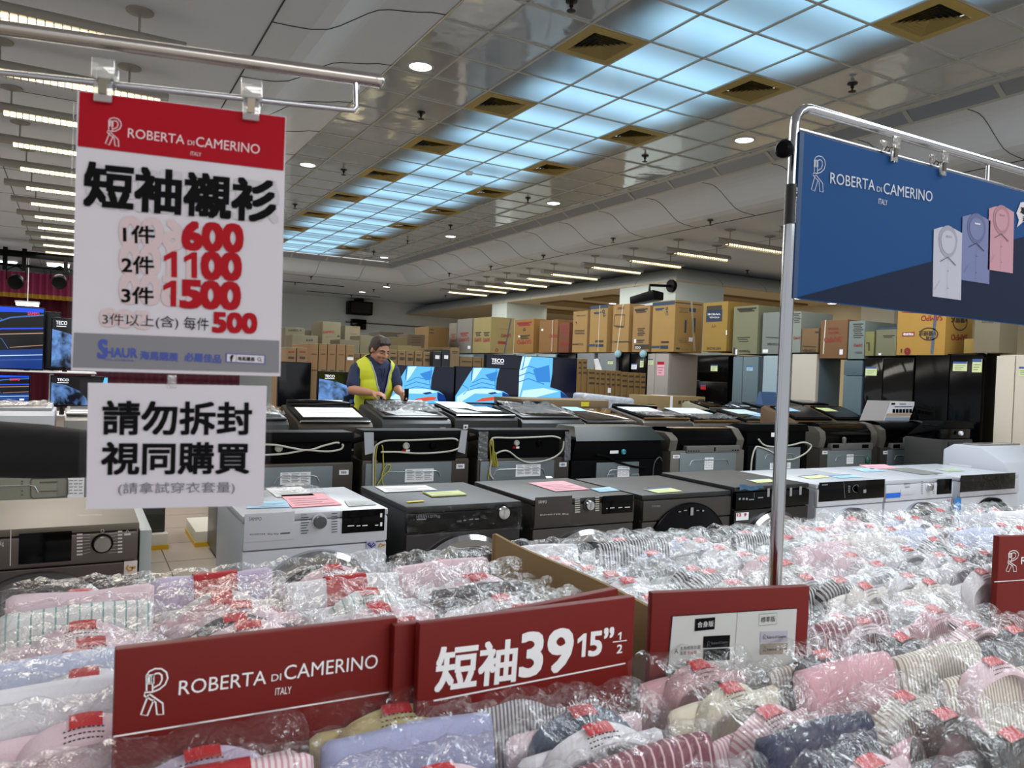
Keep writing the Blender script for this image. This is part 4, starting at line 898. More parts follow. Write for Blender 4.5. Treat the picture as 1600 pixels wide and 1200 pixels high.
# -- white one
x0, x1 = xat(380, 800), xat(607, 793)
t, cp, pc = front_loader(x0, x1, Y1, 'white front-load washer with dark dial, topped with pink sheet', W_BODY, W_FACE, W_FACE, (535, 798, 600, 829), (499, 815, .026, W_FACE), mat('dial_charcoal', '#4b4d51', .4), glass=GLOSSB, drawer=(382, 803, 459, 842))
marks(cp, PY(Y1-.007), mat('ink_soft', '#4a4a4e', .6), [('t', 'SAMPO', (389, 811), (408.5, 810.5), 5.5, .015), ('t', 'INVERTER  8kg 6kg', (390, 835.5), (435, 834), 3.5), ('R', (438, 832.5, 453, 833.6))]+[('R', (470, 804+4.1*i, 479+(i*3) % 5, 804.7+4.1*i)) for i in range(8)]+[('R', (518, 802+4.1*i, 527, 802.7+4.1*i)) for i in range(8)])
marks(cp, PY(Y1-.0075), INKW, [('R', (543, 821, 553, 822)), ('R', (557, 821, 563, 822)), ('R', (566, 820.5, 574, 821.5)), ('R', (586, 820, 591, 821)), ('R', (594, 802, 597, 808)), ('R', (594, 816, 597, 822))])
mb = MB(); pq = PY(Y1); mb.prect(pq, 572.5, 846, 587, 856, .002, 0); mb.pline(pq, [(574, 850), (577, 848), (579.5, 853), (583, 848), (586, 851), (580, 855), (574, 850)], .006, .003, 1); mb.pline(pq, [(591, 855), (594, 849), (598, 852), (593, 855)], .006, .003, 2); mb.pline(pq, [(597, 852), (602, 851)], .008, .003, 2)
mb.build('energy_sticker', [mat('sticker_lilac', '#a9a5c5', .6), mat('sticker_navy', '#27306b', .6), mat('sticker_gold', '#b98b3c', .6)], t, smooth=0)
# -- charcoal one with film over the panel
x0, x1 = xat(636, 800), xat(815, 785)
t, cp, pc = front_loader(x0, x1, Y1, 'charcoal front-load washer with film over its glossy black panel', D_BODY, D_FACE, K_PAN, None, (784.5, 800.5, .03, K_PAN), CHROME, band=.12, full=True)
marks(cp, PY(Y1-.005), mat('marking_grey', '#8b8b90', .6), [('t', 'HERAN', (650.5, 807.5), (666.5, 806.5), 6, .012), ('t', '12/7kg', (669, 807.5), (687.5, 806.5), 6), ('R', (651, 811, 666, 811.8)), ('t', '100', (714, 814.5), (721, 814), 3), ('R', (724, 812, 728, 814)), ('R', (733, 811, 739, 812)), ('R', (742, 810.5, 748, 811.5))])
mb = MB(); rnd = random.Random(3)
A, Bq = pc.uv(634, 793), pc.uv(813, 826)
mb.grid(lambda u, v: pc.pt(A[0]+(Bq[0]-A[0])*u, Bq[1]+(A[1]-Bq[1])*v+.004*sin(u*17), .012+.008*sin(u*23+v*5)*sin(v*9+u*11)+rnd.uniform(0, .004)), 40, 10)
mb.build('cling_film', FILM, cp, smooth=180)
# -- dark grey twin of the white one
x0, x1 = xat(834, 790), xat(992, 769)
t, cp, pc = front_loader(x0, x1, Y1, 'dark grey front-load washer with chrome dial and pink sheet on top', S_BODY, S_FACE, S_FACE, (941.5, 775, 988, 800), (919, 789, .024, S_FACE), CHROME, drawer=(836, 777, 892, 818))
marks(cp, PY(Y1-.0075), mat('marking_pale', '#c9c4bc', .6), [('t', 'SAMPO', (841, 784.5), (854, 784), 4.5, .015), ('t', 'INVERTER 8kg', (844, 805), (888, 803), 2.8)]+[('R', (898, 779+3.4*i, 906, 780+3.4*i)) for i in range(7)]+[('R', (930, 776.5+3.4*i, 936, 777.5+3.4*i)) for i in range(7)]+[('R', (947, 794-.15*i, 949, 795)) for i in range(1)]+[('R', (953, 793, 960, 794)), ('R', (966, 792.5, 972, 793.5)), ('R', (976, 792, 984, 793))])
# -- charcoal with round black panel behind its door
x0, x1 = xat(1008, 790), xat(1147, 774)
t, cp, pc = front_loader(x0, x1, Y1+.02, 'charcoal front-load washer with large round black door rising to its panel', D_BODY, S_FACE, S_FACE, door=False, h=.84)
d = MB().lathe(((x0+x1)/2, Y1+.016, .5), (0, -1, 0), [(.29, -.01), (.29, .012), (.27, .02), (.001, .024)], 56).build('door', GLOSSB, t)
marks(t, PY(Y1-.01), mat('marking_grey', '#8b8b90', .6), [('R', (1079, 793, 1083, 805)), ('R', (1060, 799, 1064, 800)), ('R', (1068, 797, 1073, 798)), ('R', (1088, 797, 1092, 798)), ('R', (1097, 797, 1100, 799)), ('t', 'TOSHIBA', (1018, 791), (1032, 790.5), 2.2)])
# -- black with film tab
x0, x1 = xat(1149, 775), xat(1265, 759)
t, cp, pc = front_loader(x0, x1, Y1, 'black front-load washer with blue film strip on its panel', D_BODY, D_FACE, K_PAN, band=.13, h=.86)
marks(cp, pc, mat('marking_grey', '#8b8b90', .6), [('R', (1154, 778, 1157, 781)), ('R', (1160, 778, 1163, 781)), ('R', (1165, 778, 1168, 781)), ('R', (1170, 780, 1178, 781)), ('R', (1184, 777, 1192, 778)), ('L', [(1178, 770), (1178, 778)], .002), ('R', (1199, 763, 1202, 776)), ('R', (1234, 762, 1237, 775)), ('R', (1249, 760, 1252, 773))])
mb = MB(); a = pc.uv(1154, 764); mb.grid(lambda u, v: pc.pt(a[0]+.19*u, a[1]-.008+.03*v*(1-.5*u)+.006*sin(u*9), .006+.004*sin(u*20+v*4)), 14, 4); mb.build('film_strip', mat('film_blue', '#27587e', .2, coat=.5), cp, smooth=60)
mb = MB(); mb.prect(PY(Y1+.002), 1150, 801.5, 1169, 812, .002); t2 = mb.build('capacity_sticker', PAPER, t, smooth=0)
marks(t, PY(Y1-.001), INKR, [('t', '12  9', (1152, 804.5), (1166, 804), 4.5, .03)], 'capacity_figures')
# -- white ones on the right
x0, x1 = xat(1277, 757), xat(1382, 748)
t, cp, pc = front_loader(x0, x1, Y1, 'white front-load washer with glossy black panel right of the pole', W_BODY, W_FACE, W_FACE, (1280, 754, 1381, 777), (1338, 763.5, .022, GLOSSB), GLOSSB)
marks(cp, PY(Y1-.0085), mat('marking_grey', '#8b8b90', .6), [('L', [(1318, 753), (1320, 778)], .002), ('R', (1284, 757, 1293, 758)), ('R', (1349, 765, 1353, 770)), ('O', 1338, 763.5, 6, .002)]+[('R', (1325, 759+3*i, 1328, 760+3*i)) for i in range(4)])
x0, x1 = xat(1384, 755), xat(1490, 742)
t, cp, pc = front_loader(x0, x1, Y1, 'white front-load washer with chrome dial and blue tape strip', W_BODY, W_FACE, W_FACE, (1464.5, 749, 1486, 771), (1450.5, 761, .024, W_FACE), CHROME, drawer=(1407, 765.5, 1428.5, 772))
marks(cp, PY(Y1-.0055), INKG, [('t', 'DEWO', (1412, 756.5), (1422, 756), 3, .02), ('R', (1414, 760.5, 1421, 761.3))]+[('R', (1439, 752+3.2*i, 1442, 752.7+3.2*i)) for i in range(7)]+[('R', (1457, 751+3.2*i, 1460, 751.7+3.2*i)) for i in range(7)])
mb = MB(); mb.prect(PY(Y1-.004), 1384.5, 771, 1406, 777, .003); mb.build('tape_strip', mat('tape_royal', '#1f62cf', .5), t, smooth=0)
marks(t, PY(Y1-.0005), INKR, [('L', [(1480, 780), (1482, 785), (1484, 780)], .006), ('L', [(1487, 780), (1487, 786), (1490, 786), (1490, 780)], .004)], 'sticker_print')
x0, x1 = xat(1494, 752), xat(1586, 740)
t, cp, pc = front_loader(x0, x1, Y1-.03, 'white front-load washer with film-wrapped black door at the right', W_BODY, W_FACE, W_FACE, (1501, 743, 1585, 763), None, ring=GLOSSB)
pc2 = PY(Y1-.05)
mb = MB(); A, Bq = pc2.uv(1500, 742), pc2.uv(1586, 770); rnd = random.Random(8)
mb.grid(lambda u, v: pc2.pt(A[0]+(Bq[0]-A[0])*u, Bq[1]+(A[1]-Bq[1])*v, .004+.008*sin(u*23+v*5)*sin(v*9+u*11)+rnd.uniform(0, .004)), 26, 8); mb.build('cling_film', FILM, cp, smooth=180)
cx, cz = (x0+x1)/2, .435
mb = MB(); mb.grid(lambda u, v: (cx+.25*v*cos(2*pi*u), Y1-.1-.02*(1-v)+.06*v*v+.006*sin(u*40), cz+.25*v*sin(2*pi*u)), 40, 6, wrap=True); mb.build('door_film', FILM, t, smooth=180)
mb = MB(); mb.prect(PY(Y1-.03), 1491.5, 778, 1500, 812, .002); mb.build('tape_strip', TAPEB, t, smooth=0)

def sheet(pl, px, lab, m=PAPER, lines_=4, name='paper_sheet', hdr=None, thick=.0015, cat='paper', grp=None):
    P = [pl.at(x, y, .0015) for x, y in px]
    mb = MB(); mb.prism(P, pl.n*thick, 0)
    up = pl.n*(thick+.0008)
    def bl(u, v): return P[3]*(1-u)*(1-v)+P[2]*u*(1-v)+P[1]*u*v+P[0]*(1-u)*v+up
    if hdr: mb.poly([bl(0.02, .78), bl(.98, .78), bl(.98, .97), bl(.02, .97)], 1)
    for i in range(lines_):
        v = .12+.62*i/max(1, lines_); mb.poly([bl(.08, v), bl(.9-.2*(i % 2), v), bl(.9-.2*(i % 2), v+.03), bl(.08, v+.03)], 2)
    return solo(mb, name, [m, hdr or m, INKG], lab, cat, grp, smooth=0)
ZT = PZ(.851)
HB = mat('sticker_blue', '#34548c', .6)
sheet(ZT, [(415, 764), (470, 761), (492, 775), (432, 777)], 'white leaflet under crumpled film at the back of the white washer', PAPER, 3)
sheet(ZT, [(438, 774), (503, 771), (535, 789), (457, 794)], 'pink price sheet on the white washer', PINKP, 4)
sheet(ZT, [(392, 786), (447, 782), (453, 793), (385, 795)], 'pale blue price sheet on the white washer, partly behind the sign', BLUEP, 3)
sheet(ZT, [(538, 783), (578, 781), (588, 789), (545, 792)], 'translucent energy label on the white washer by its front', mat('paper_grey', '#bfc4c4', .6), 3)
mb = MB(); rnd = random.Random(5); q = atZ(450, 768, .856)
mb.grid(lambda u, v: (q.x-.13+.3*u, q.y-.08+.2*v, .858+.035*(.5+.5*sin(u*7+v*3))*sin(pi*u)*sin(pi*v)+rnd.uniform(0, .012)*sin(pi*u)), 22, 14)
solo(mb, 'crumpled_film', clear('loose_film', gloss=.02, rough=.1, haze=.07, bump=.8, amt=.4), 'crumpled clear film lying on the white washer beside the sign', 'plastic film', smooth=180)
sheet(ZT, [(586, 761), (665, 759), (683, 766), (602, 770)], 'white instruction sheet at the back of the charcoal washer', PAPER, 3)
sheet(ZT, [(660, 770), (713, 767), (729, 774), (675, 777)], 'yellow-green price card tilted on the charcoal washer', YELP, 2, hdr=HB, thick=.006)
sheet(ZT, [(635, 784.5), (660, 782.5), (664, 784), (638, 786)], 'yellow label strip at the front of the charcoal washer', mat('label_yellow', '#d4c52a', .6), 1)
sheet(ZT, [(825, 755), (880, 752), (921, 765), (868, 768.5)], 'pink price sheet on the dark grey washer', PINKP, 4)
sheet(ZT, [(922, 764), (952, 761.5), (968, 767), (938, 769.5)], 'pale blue slip on the dark grey washer right of the pink sheet', BLUEP, 2)
sheet(ZT, [(852, 745), (861, 744.8), (864, 747.5), (854, 748)], 'small white label on the back edge of the dark grey washer', PAPER, 1)
Z2 = PZ(.841)
sheet(Z2, [(1005, 765), (1044, 762), (1066, 768), (1028, 771)], 'yellow-green price card on the washer with round black door', YELP, 2, hdr=HB)
sheet(PZ(.861), [(1166, 750), (1200, 748), (1212, 753), (1184, 755)], 'yellow-green price card on the black washer left of the pole', YELP, 2, hdr=HB)
sheet(ZT, [(1246, 744.5), (1276, 742), (1297, 746), (1266, 748.5)], 'yellow-green price card on the white washer right of the pole', YELP, 2, hdr=HB)
sheet(ZT, [(1294, 743.5), (1327, 742), (1348, 746), (1312, 747.5)], 'pale blue price card on the white washer right of the pole', BLUEP, 2, hdr=HB)
sheet(ZT, [(1342, 727), (1382, 726), (1402, 732), (1361, 733.5)], 'pink sheet at the back of the taped white washer', PINKP, 2)
sheet(ZT, [(1384, 733), (1417, 731), (1474, 740), (1441, 742)], 'grey printed leaflet across the taped white washer', mat('paper_drab', '#7c7d78', .6), 4)
sheet(ZT, [(1331, 733), (1362, 732), (1383, 736), (1352, 738)], 'pale blue card on the taped white washer', BLUEP, 2)
sheet(ZT, [(1462, 733.5), (1488, 732), (1508, 736), (1482, 737.5)], 'pale green card on the film-wrapped white washer', mat('paper_green', '#a9b79f', .6), 2)

# ---------------------------------------------------------------- second row, backs turned to the camera
Y2 = 4.6
TL_BODY = mat('toploader_bronze', '#443e37', .35, .5); TL_SIL = mat('toploader_silver', '#77716a', .3, .6); TL_BLK = mat('toploader_black', '#050506', .5, spec=.06)
PANEL_ST = mat('rear_steel', '#6e777a', .4, .6); PANEL_ST2 = mat('rear_steel_light', '#7d8789', .4, .6)
def back_loader(xl, xr, yt, yp, lab, body=TL_BODY, upper=TL_BODY, style='A', panel=PANEL_ST, dp=.62, Yb=Y2):
    x0, x1 = atY(xl, yp, Yb).x, atY(xr, yp, Yb).x
    zt = atY((xl+xr)/2, yt, Yb).z; zp = atY((xl+xr)/2, yp, Yb).z
    t = thing('top_load_washer', lab, 'washing machine', ((x0+x1)/2, Yb+.3, 0), 'top-loading washers turned backwards in the second row')
    MB().box(x0, x1, Yb, Yb+dp, .03, zp+.02).build('cabinet', body, t, bevel=.012)
    if style in ('A', 'D'):
        MB().box(x0+.005, x1-.005, Yb+.02, Yb+.2, zp+.021, zt-.03).build('rear_console', upper, t, bevel=.01)
        MB().hexa([(x0, Yb-.01, zt-.06), (x1, Yb-.01, zt-.06), (x1, Yb+dp-.02, zp+.03), (x0, Yb+dp-.02, zp+.03), (x0+.01, Yb+.0, zt), (x1-.01, Yb+.0, zt), (x1-.01, Yb+.18, zt), (x0+.01, Yb+.18, zt)]).build('lid', TL_BLK, t, bevel=.008)
    elif style == 'B':
        MB().hexa([(x0, Yb, zp+.021), (x1, Yb, zp+.021), (x1, Yb+.5, zp+.021), (x0, Yb+.5, zp+.021), (x0+.03, Yb, zt-.09), (x1-.03, Yb, zt-.09), (x1-.03, Yb+.3, zt-.05), (x0+.03, Yb+.3, zt-.05)]).build('rear_console', TL_BLK, t, bevel=.01)
        MB().hexa([(x0+.02, Yb-.02, zt-.1), (x1-.0, Yb-.02, zt-.1), (x1, Yb+.3, zt-.05), (x0+.03, Yb+.3, zt-.05), (x0+.06, Yb+.07, zt), (x1-.08, Yb+.07, zt), (x1-.08, Yb+.3, zt), (x0+.06, Yb+.3, zt)]).build('lid', mat('lid_teal_black', '#17201f', .35), t, bevel=.006)
    else:
        pr = [(Yb+.04, zp+.021), (Yb+.02, zp+.1), (Yb+.03, zt-.08), (Yb+.09, zt-.015), (Yb+.16, zt), (Yb+.3, zt-.01), (Yb+.55, zp+.08), (Yb+.58, zp+.021)]
        MB().prism([(x0+.07, a_, b_) for a_, b_ in pr], (x1-x0-.14, 0, 0)).build('rear_console', GLOSSB, t, smooth=40)
        pr2 = [(a_-.012 if i < 4 else a_, b_+(.004 if i > 2 else 0)) for i, (a_, b_) in enumerate(pr)]
        for xa in (x0, x1-.075): MB().prism([(xa, a_, min(b_, zt-.04) if xa == x0 else b_) for a_, b_ in pr2], (.075, 0, 0)).build('side_trim', TL_SIL, t, smooth=40)
    pl = PY(Yb)
    ins = .1 if style != 'B' else .24
    x_l = x0+(.02 if style == 'A' else ins*.9); x_r = x1-(.13 if style == 'A' else ins)
    rp = MB().box(x_l, x_r, Yb-.008, Yb+.004, .06, zp+(.0 if style != 'D' else .0)).build('rear_panel', panel, t, bevel=.003)
    pr_ = PY(Yb-.009)
    mb = MB(); zq = zp-.055
    mb.tube([(x_l+.1, Yb-.011, zq-.04), (x_l+.115, Yb-.012, zq-.008), (x_l+.14, Yb-.012, zq), (x_r-.12, Yb-.012, zq), (x_r-.095, Yb-.012, zq-.008), (x_r-.08, Yb-.011, zq-.04)], .003, 6)
    mb.build('pressed_rib', mat('rib_bright', '#a7afb0', .35, .6), rp)
    return t, x0, x1, zt, zp, pr_, rp
def label_on(parent, pl, px, lab='rating_label', bar=False, rows=6):
    mb = MB(); x0, ya, x1, yb = px; mb.prect(pl, x0, ya, x1, yb, .001, 0)
    if bar:
        for i in range(4): mb.prect(pl, x0+(x1-x0)*(.2+.15*i), ya+(yb-ya)*.25, x0+(x1-x0)*(.28+.15*i+.03*(i % 2)), ya+(yb-ya)*.75, .002, 1)
    else:
        for i in range(rows):
            yy = ya+(yb-ya)*(.1+.85*i/rows)
            for k in range(3): mb.prect(pl, x0+(x1-x0)*(.06+.31*k), yy, x0+(x1-x0)*(.06+.31*k+.2+.06*((i+k) % 2)), yy+(yb-ya)*.028, .002, 1)
    return mb.build(lab, [PAPER, INKG], parent, smooth=0)
def cable(parent, pl, px, r=.006, m=CABLE, off=.015, name='power_cord'):
    pts = [pl.at(x, y, off) for x, y in px]; out = []
    for i in range(len(pts)-1):   # Catmull-Rom
        p0, p1, p2, p3 = pts[max(i-1, 0)], pts[i], pts[i+1], pts[min(i+2, len(pts)-1)]
        for k in range(6):
            u = k/6; out.append(.5*((2*p1)+(p2-p0)*u+(2*p0-5*p1+4*p2-p3)*u*u+(3*p1-p0-3*p2+p3)*u**3))
    out.append(pts[-1])
    return MB().tube(out, r, 7).build(name, m, parent, smooth=80)
def knob(parent, pl, x, y, r, m, name='inlet_cap'):
    q = pl.at(x, y); return MB().lathe(q, pl.n, [(r, -.01), (r, .012), (r*.7, .018), (r*.6, .012), (.001, .012)], 18).build(name, m, parent)
PB = PY(Y2-.002)
# left, behind the sign and the sleeve
t, x0, x1, zt, zp, pl, rp = back_loader(-75, 134, 690, 741, 'grey-green washer back below the black sleeve', mat('toploader_greygreen', '#77776b', .4, .3), TL_BLK, 'A', mat('rear_greygreen', '#7d7e70', .45, .3))
label_on(rp, pl, (106.5, 742, 131, 777)); mb = MB(); 
mb.pline(pl, [(50, 748), (102, 746), (106, 750), (106, 772), (101, 776), (52, 779), (48, 775), (48, 751), (50, 748)], .006, .002); mb.pline(pl, [(62, 754), (90, 753)], .008, .002); mb.pline(pl, [(62, 768), (90, 767)], .005, .002)
for y in (751, 755, 766, 772): mb.prect(pl, 33, y, 36, y+2, .002)
mb.build('pressed_marks', mat('rib_greygreen', '#55564c', .5), rp, smooth=0)
# first in view
t, x0, x1, zt, zp, pl, rp = back_loader(395, 552, 675.5, 729, 'black-backed washer directly right of the white notice', TL_BODY, TL_BLK, 'A')
label_on(rp, pl, (438, 738.5, 485, 756)); label_on(t, PB, (530, 734.5, 544.5, 741.5), 'barcode_label', True)
cable(t, PY(Y2+.0), [(398, 694), (430, 695), (452, 699), (480, 703), (505, 696), (523, 691.5), (529, 692)]); cable(t, PY(Y2+.0), [(398, 711), (440, 709), (470, 704), (480, 703), (510, 705), (530, 702), (535, 696), (533, 694)])
knob(t, PY(Y2+.02), 435, 700.5, .022, CABLE)
t, x0, x1, zt, zp, pl, rp = back_loader(566, 733, 672.5, 722.5, 'bronze washer back with white tape strips on both corners', TL_BODY, TL_BODY, 'A')
label_on(rp, pl, (633, 733, 677, 752)); label_on(t, PB, (713, 725, 725.5, 732), 'barcode_label', True)
mb = MB(); mb.box(x0+.1, x1-.1, Y2+.0, Y2+.03, zt-.2, zt-.06); mb.build('black_recess', TL_BLK, t)
PR = PY(Y2-.0)
cable(t, PR, [(582, 760), (583, 706), (590, 693), (606, 688), (640, 687.5), (680, 686), (706, 685), (714, 688)]); cable(t, PR, [(594, 706), (620, 706), (650, 708), (680, 707), (704, 704), (716, 699), (717, 693)])
cable(t, PR, [(585, 765), (586, 710), (589, 696)], .004, CABLEY, name='earth_wire'); cable(t, PR, [(595, 695), (597, 702), (598, 740)], .004, CABLEY, name='earth_wire'); cable(t, PY(Y2-.01), [(588, 758), (596, 745), (606, 735), (609, 727), (603, 727), (597, 736), (596, 750), (599, 760)], .004, CABLEY, name='earth_wire')
knob(t, PY(Y2+.0), 634, 696.5, .022, CABLE); knob(t, PY(Y2+.0), 676, 696, .022, TL_BLK)
mb = MB(); mb.prect(PY(Y2+.0), 628, 702.5, 634, 705.5, .004, 0); mb.prect(PY(Y2+.0), 634, 702.5, 640, 705.5, .004, 1); mb.build('warning_label', [INKR, PAPER], t, smooth=0)
mb = MB(); q = PY(Y2-.0); mb.pline(q, [(643+5*cos(i*pi/10), 683.5+2.2*sin(i*pi/10)) for i in range(20)], .008, .004, 0, True); mb.build('oval_badge', PAPER, t, smooth=0)
for px_, nm in (([(568.5, 675.5), (583.5, 675.5), (584, 707), (570, 711)], 'l'), ([(720.5, 672.5), (730, 672.5), (726, 709), (714.5, 705.5)], 'r')):
    mb = MB(); P_ = [PY(Y2-.012).at(x, y, .003) for x, y in px_]; mb.prism(P_, (0, -.002, 0)); mb.build('tape_strip', mat('tape_white', '#a9abb2', .4), t, smooth=0)
t, x0, x1, zt, zp, pl, rp = back_loader(746, 889.5, 671.5, 719.5, 'bronze washer back with blue film edges and a looped white cord', TL_BODY, TL_BODY, 'A')
label_on(rp, pl, (806, 726, 844, 743.5)); label_on(t, PB, (874, 722.5, 885, 729), 'barcode_label', True)
mb = MB(); mb.box(x0+.1, x1-.09, Y2+.0, Y2+.03, zt-.19, zt-.06); mb.build('black_recess', TL_BLK, t)
cable(t, PR, [(768, 690), (767, 685), (775, 683.5), (800, 684), (840, 682.5), (862, 681.5), (874, 685)]); cable(t, PR, [(879, 689), (876, 704), (862, 715), (840, 721.5), (822, 722), (808, 716), (795, 706), (785, 704), (772, 710), (765, 725), (764, 740), (769, 748)]); cable(t, PR, [(769, 699), (766, 692), (768, 687)])
cable(t, PR, [(761, 748), (765, 720), (764, 690), (769, 686)], .004, CABLEY, name='earth_wire')
for k in range(4): cable(t, PY(Y2-.006*k), [(766+k, 688), (768+k*.5, 702), (766+k*2, 722), (770+k*2, 728), (772+k, 722), (769+k, 706)], .004, CABLEY, name='earth_wire')
knob(t, PY(Y2+.0), 806.5, 692, .02, CABLE); knob(t, PY(Y2+.0), 842, 692, .022, TL_BLK)
mb = MB(); mb.prect(PY(Y2+.0), 801, 697.5, 806, 700.5, .004, 0); mb.prect(PY(Y2+.0), 806, 697.5, 811, 700.5, .004, 1); mb.build('warning_label', [INKR, PAPER], t, smooth=0)
for xa, xb in ((747, 760), (882, 889.5)):
    mb = MB(); A, Bq = PB.uv(xa, 674), PB.uv(xb, 719); mb.grid(lambda u, v: PB.pt(A[0]+(Bq[0]-A[0])*u, Bq[1]+(A[1]-Bq[1])*v, .012+.003*sin(v*30+u*5)), 5, 16)
    mb.build('film_edge', clear('film_bluish', '#7fa9c4', .06, .1, .12, .5, 20), t, smooth=180)
# black one with a ridge cover
t, x0, x1, zt, zp, pl, rp = back_loader(893, 1036, 667.5, 722, 'black washer back with pent cover and small steel plate', TL_BLK, TL_BLK, 'B')
label_on(rp, pl, (965, 728.5, 983, 745.5), rows=5)
mb = MB(); mb.prect(PY(Y2), 953, 704, 966, 708.5, .002); mb.build('white_label', PAPER, t, smooth=0); knob(t, PY(Y2), 973.5, 706, .02, mat('cap_cyan', '#3f93a6', .4))
cable(t, PB, [(930, 711), (945, 713), (965, 722), (990, 729), (1010, 730)], .008, TL_BLK); cable(t, PB, [(1018, 750), (1020, 725), (1028, 714), (1033, 720)], .004, mat('cord_dark', '#4a4a4a', .5))
mb = MB()
for x in (951, 989): mb.pline(pl, [(x-2, 748), (x-2, 741.5), (x+9, 740.5), (x+9, 747)], .008, .002)
mb.build('pressed_marks', mat('rib_bright', '#a7afb0', .35, .6), rp, smooth=0)
# silver with glossy back
t, x0, x1, zt, zp, pl, rp = back_loader(1048, 1163, 669, 707.5, 'silver-sided washer back with glossy black rounded console', TL_SIL, GLOSSB, 'C', PANEL_ST2)
label_on(rp, pl, (1101, 715, 1114, 733.5), rows=6); label_on(t, PB, (1051.5, 711, 1062, 716), 'barcode_label', True)
MB().box(atY(1072, 703, Y2).x, atY(1155, 703, Y2).x, Y2-.01, Y2+.06, zp+.0, zp+.055).build('ledge', mat('ledge_grey', '#5a5754', .5), t, bevel=.005)
mb = MB(); [mb.prect(PY(Y2-.011), 1075+4*i, 704, 1077+4*i, 705.5, .001) for i in range(5)]; mb.prect(PY(Y2-.011), 1116, 699, 1118, 705, .001); [mb.prect(PY(Y2-.011), 1144+4*i, 702.5, 1146+4*i, 704.5, .001) for i in range(3)]; mb.build('slots', TL_BLK, t, smooth=0)
mb = MB(); mb.tube([(x0+.1, Y2+.1, zt-.01), (x1-.08, Y2+.1, zt-.01)], .008, 6); mb.build('chrome_strip', mat('strip_gold', '#b08a58', .25, .9), t)
# black with steel plate by the pole
t, x0, x1, zt, zp, pl, rp = back_loader(1169, 1262, 663, 699, 'black washer back with looped cord, right behind the pole', TL_BLK, TL_BLK, 'D', PANEL_ST2)
label_on(rp, pl, (1203, 723.5, 1235, 732), rows=3); mb = MB(); mb.prect(PY(Y2), 1201, 675.5, 1206, 682, .03); mb.build('white_label', PAPER, t, smooth=0)
cable(t, PR, [(1171, 735), (1173, 715), (1178, 700), (1184, 698), (1200, 704), (1214, 713)], .007); cable(t, PR, [(1183, 686), (1192, 695), (1210, 698), (1235, 695), (1252, 691), (1262, 693), (1265, 698), (1256, 708), (1238, 717), (1226, 718)], .007)
# two silver ones with rounded consoles, then two more
for xl, xr, yt, yp, nm, gx in ((1282, 1371.5, 661.5, 703, 'directly right of the pole', 1356), (1377, 1458, 659, 702, 'carrying the grey-white display box', 1443)):
    t, x0, x1, zt, zp, pl, rp = back_loader(xl, xr, yt, yp, 'bronze washer back with bowed glossy console, %s' % nm, TL_BODY, GLOSSB, 'C', PANEL_ST2)
    label_on(rp, pl, (xl+41, 710, xl+51, 724.5), rows=4); label_on(t, PB, (xl+3, 704.5, xl+11, 709.5), 'barcode_label', True)
    MB().box(atY(xl+16, 698, Y2).x, atY(xr-9, 698, Y2).x, Y2-.012, Y2+.06, zp+.0, zp+.06).build('ledge', mat('ledge_grey', '#5a5754', .5), t, bevel=.005)
    mb = MB(); [mb.prect(PY(Y2-.013), xl+q, 694.5, xl+q+10, 700, .001) for q in (19, 65)]; mb.build('slots', TL_BLK, t, smooth=0)
    q = PY(Y2-.0).at(xl+37, 686); MB().capsule(q, .02, q-Vector((0, 0, .05)), .016).build('hook', mat('ledge_grey', '#5a5754', .5), t)
    q = PY(Y2-.02).at(gx-(2 if xl > 1300 else 0), 719); MB().ell(q, (.03, .02, .035), 10).build('green_bung', mat('bung_green', '#1d4a37', .4), t)
for xl, xr, yt, yp, nm in ((1472, 1520, 659, 690, 'with a small white inlet, behind the white top-loader'),):
    t, x0, x1, zt, zp, pl, rp = back_loader(xl, xr, yt, yp, 'dark washer back %s' % nm, S_BODY, GLOSSB, 'D', mat('rear_dark', '#26282a', .3, .4), Yb=4.08, dp=.36)
    if xl < 1500: knob(t, PY(4.07), 1501, 677, .02, PAPER)
# big white top-loader turned sideways
P_, Q_ = atX(1474, 692, 6.1), atX(1592, 712, 6.1)
t = thing('top_load_washer', 'big white top-load washer seen from its side at the right edge', 'washing machine', (6.45, (P_.y+Q_.y)/2, 0))
y0, y1 = Q_.y, P_.y
ztp = P_.z
MB().prism([(6.1, y1, .03), (6.1, y1, ztp-.05), (6.1, y1-.08, ztp), (6.1, y0+.28, ztp), (6.1, y0+.1, ztp-.1), (6.1, y0, ztp-.28), (6.1, y0-.02, .03)], (.7, 0, 0)).build('cabinet', W_BODY, t, bevel=.015)
MB().box(6.16, 6.74, y0+.32, y1-.12, ztp, ztp+.012).build('lid', mat('lid_smoked', '#7d7a78', .12), t, bevel=.01)
mb = MB()
for zz in (ztp-.16, ztp-.32): mb.box(6.094, 6.1, y0+.34, y1-.06, zz-.035, zz)
mb.build('pressed_rib', mat('rib_white', '#c2c4ca', .4), t, bevel=.01)
MB().box(6.09, 6.104, (y0+y1)/2-.08, (y0+y1)/2+.06, ztp-.4, ztp-.33).build('side_grip', mat('grip_grey', '#aeb0b5', .5), t, bevel=.006)

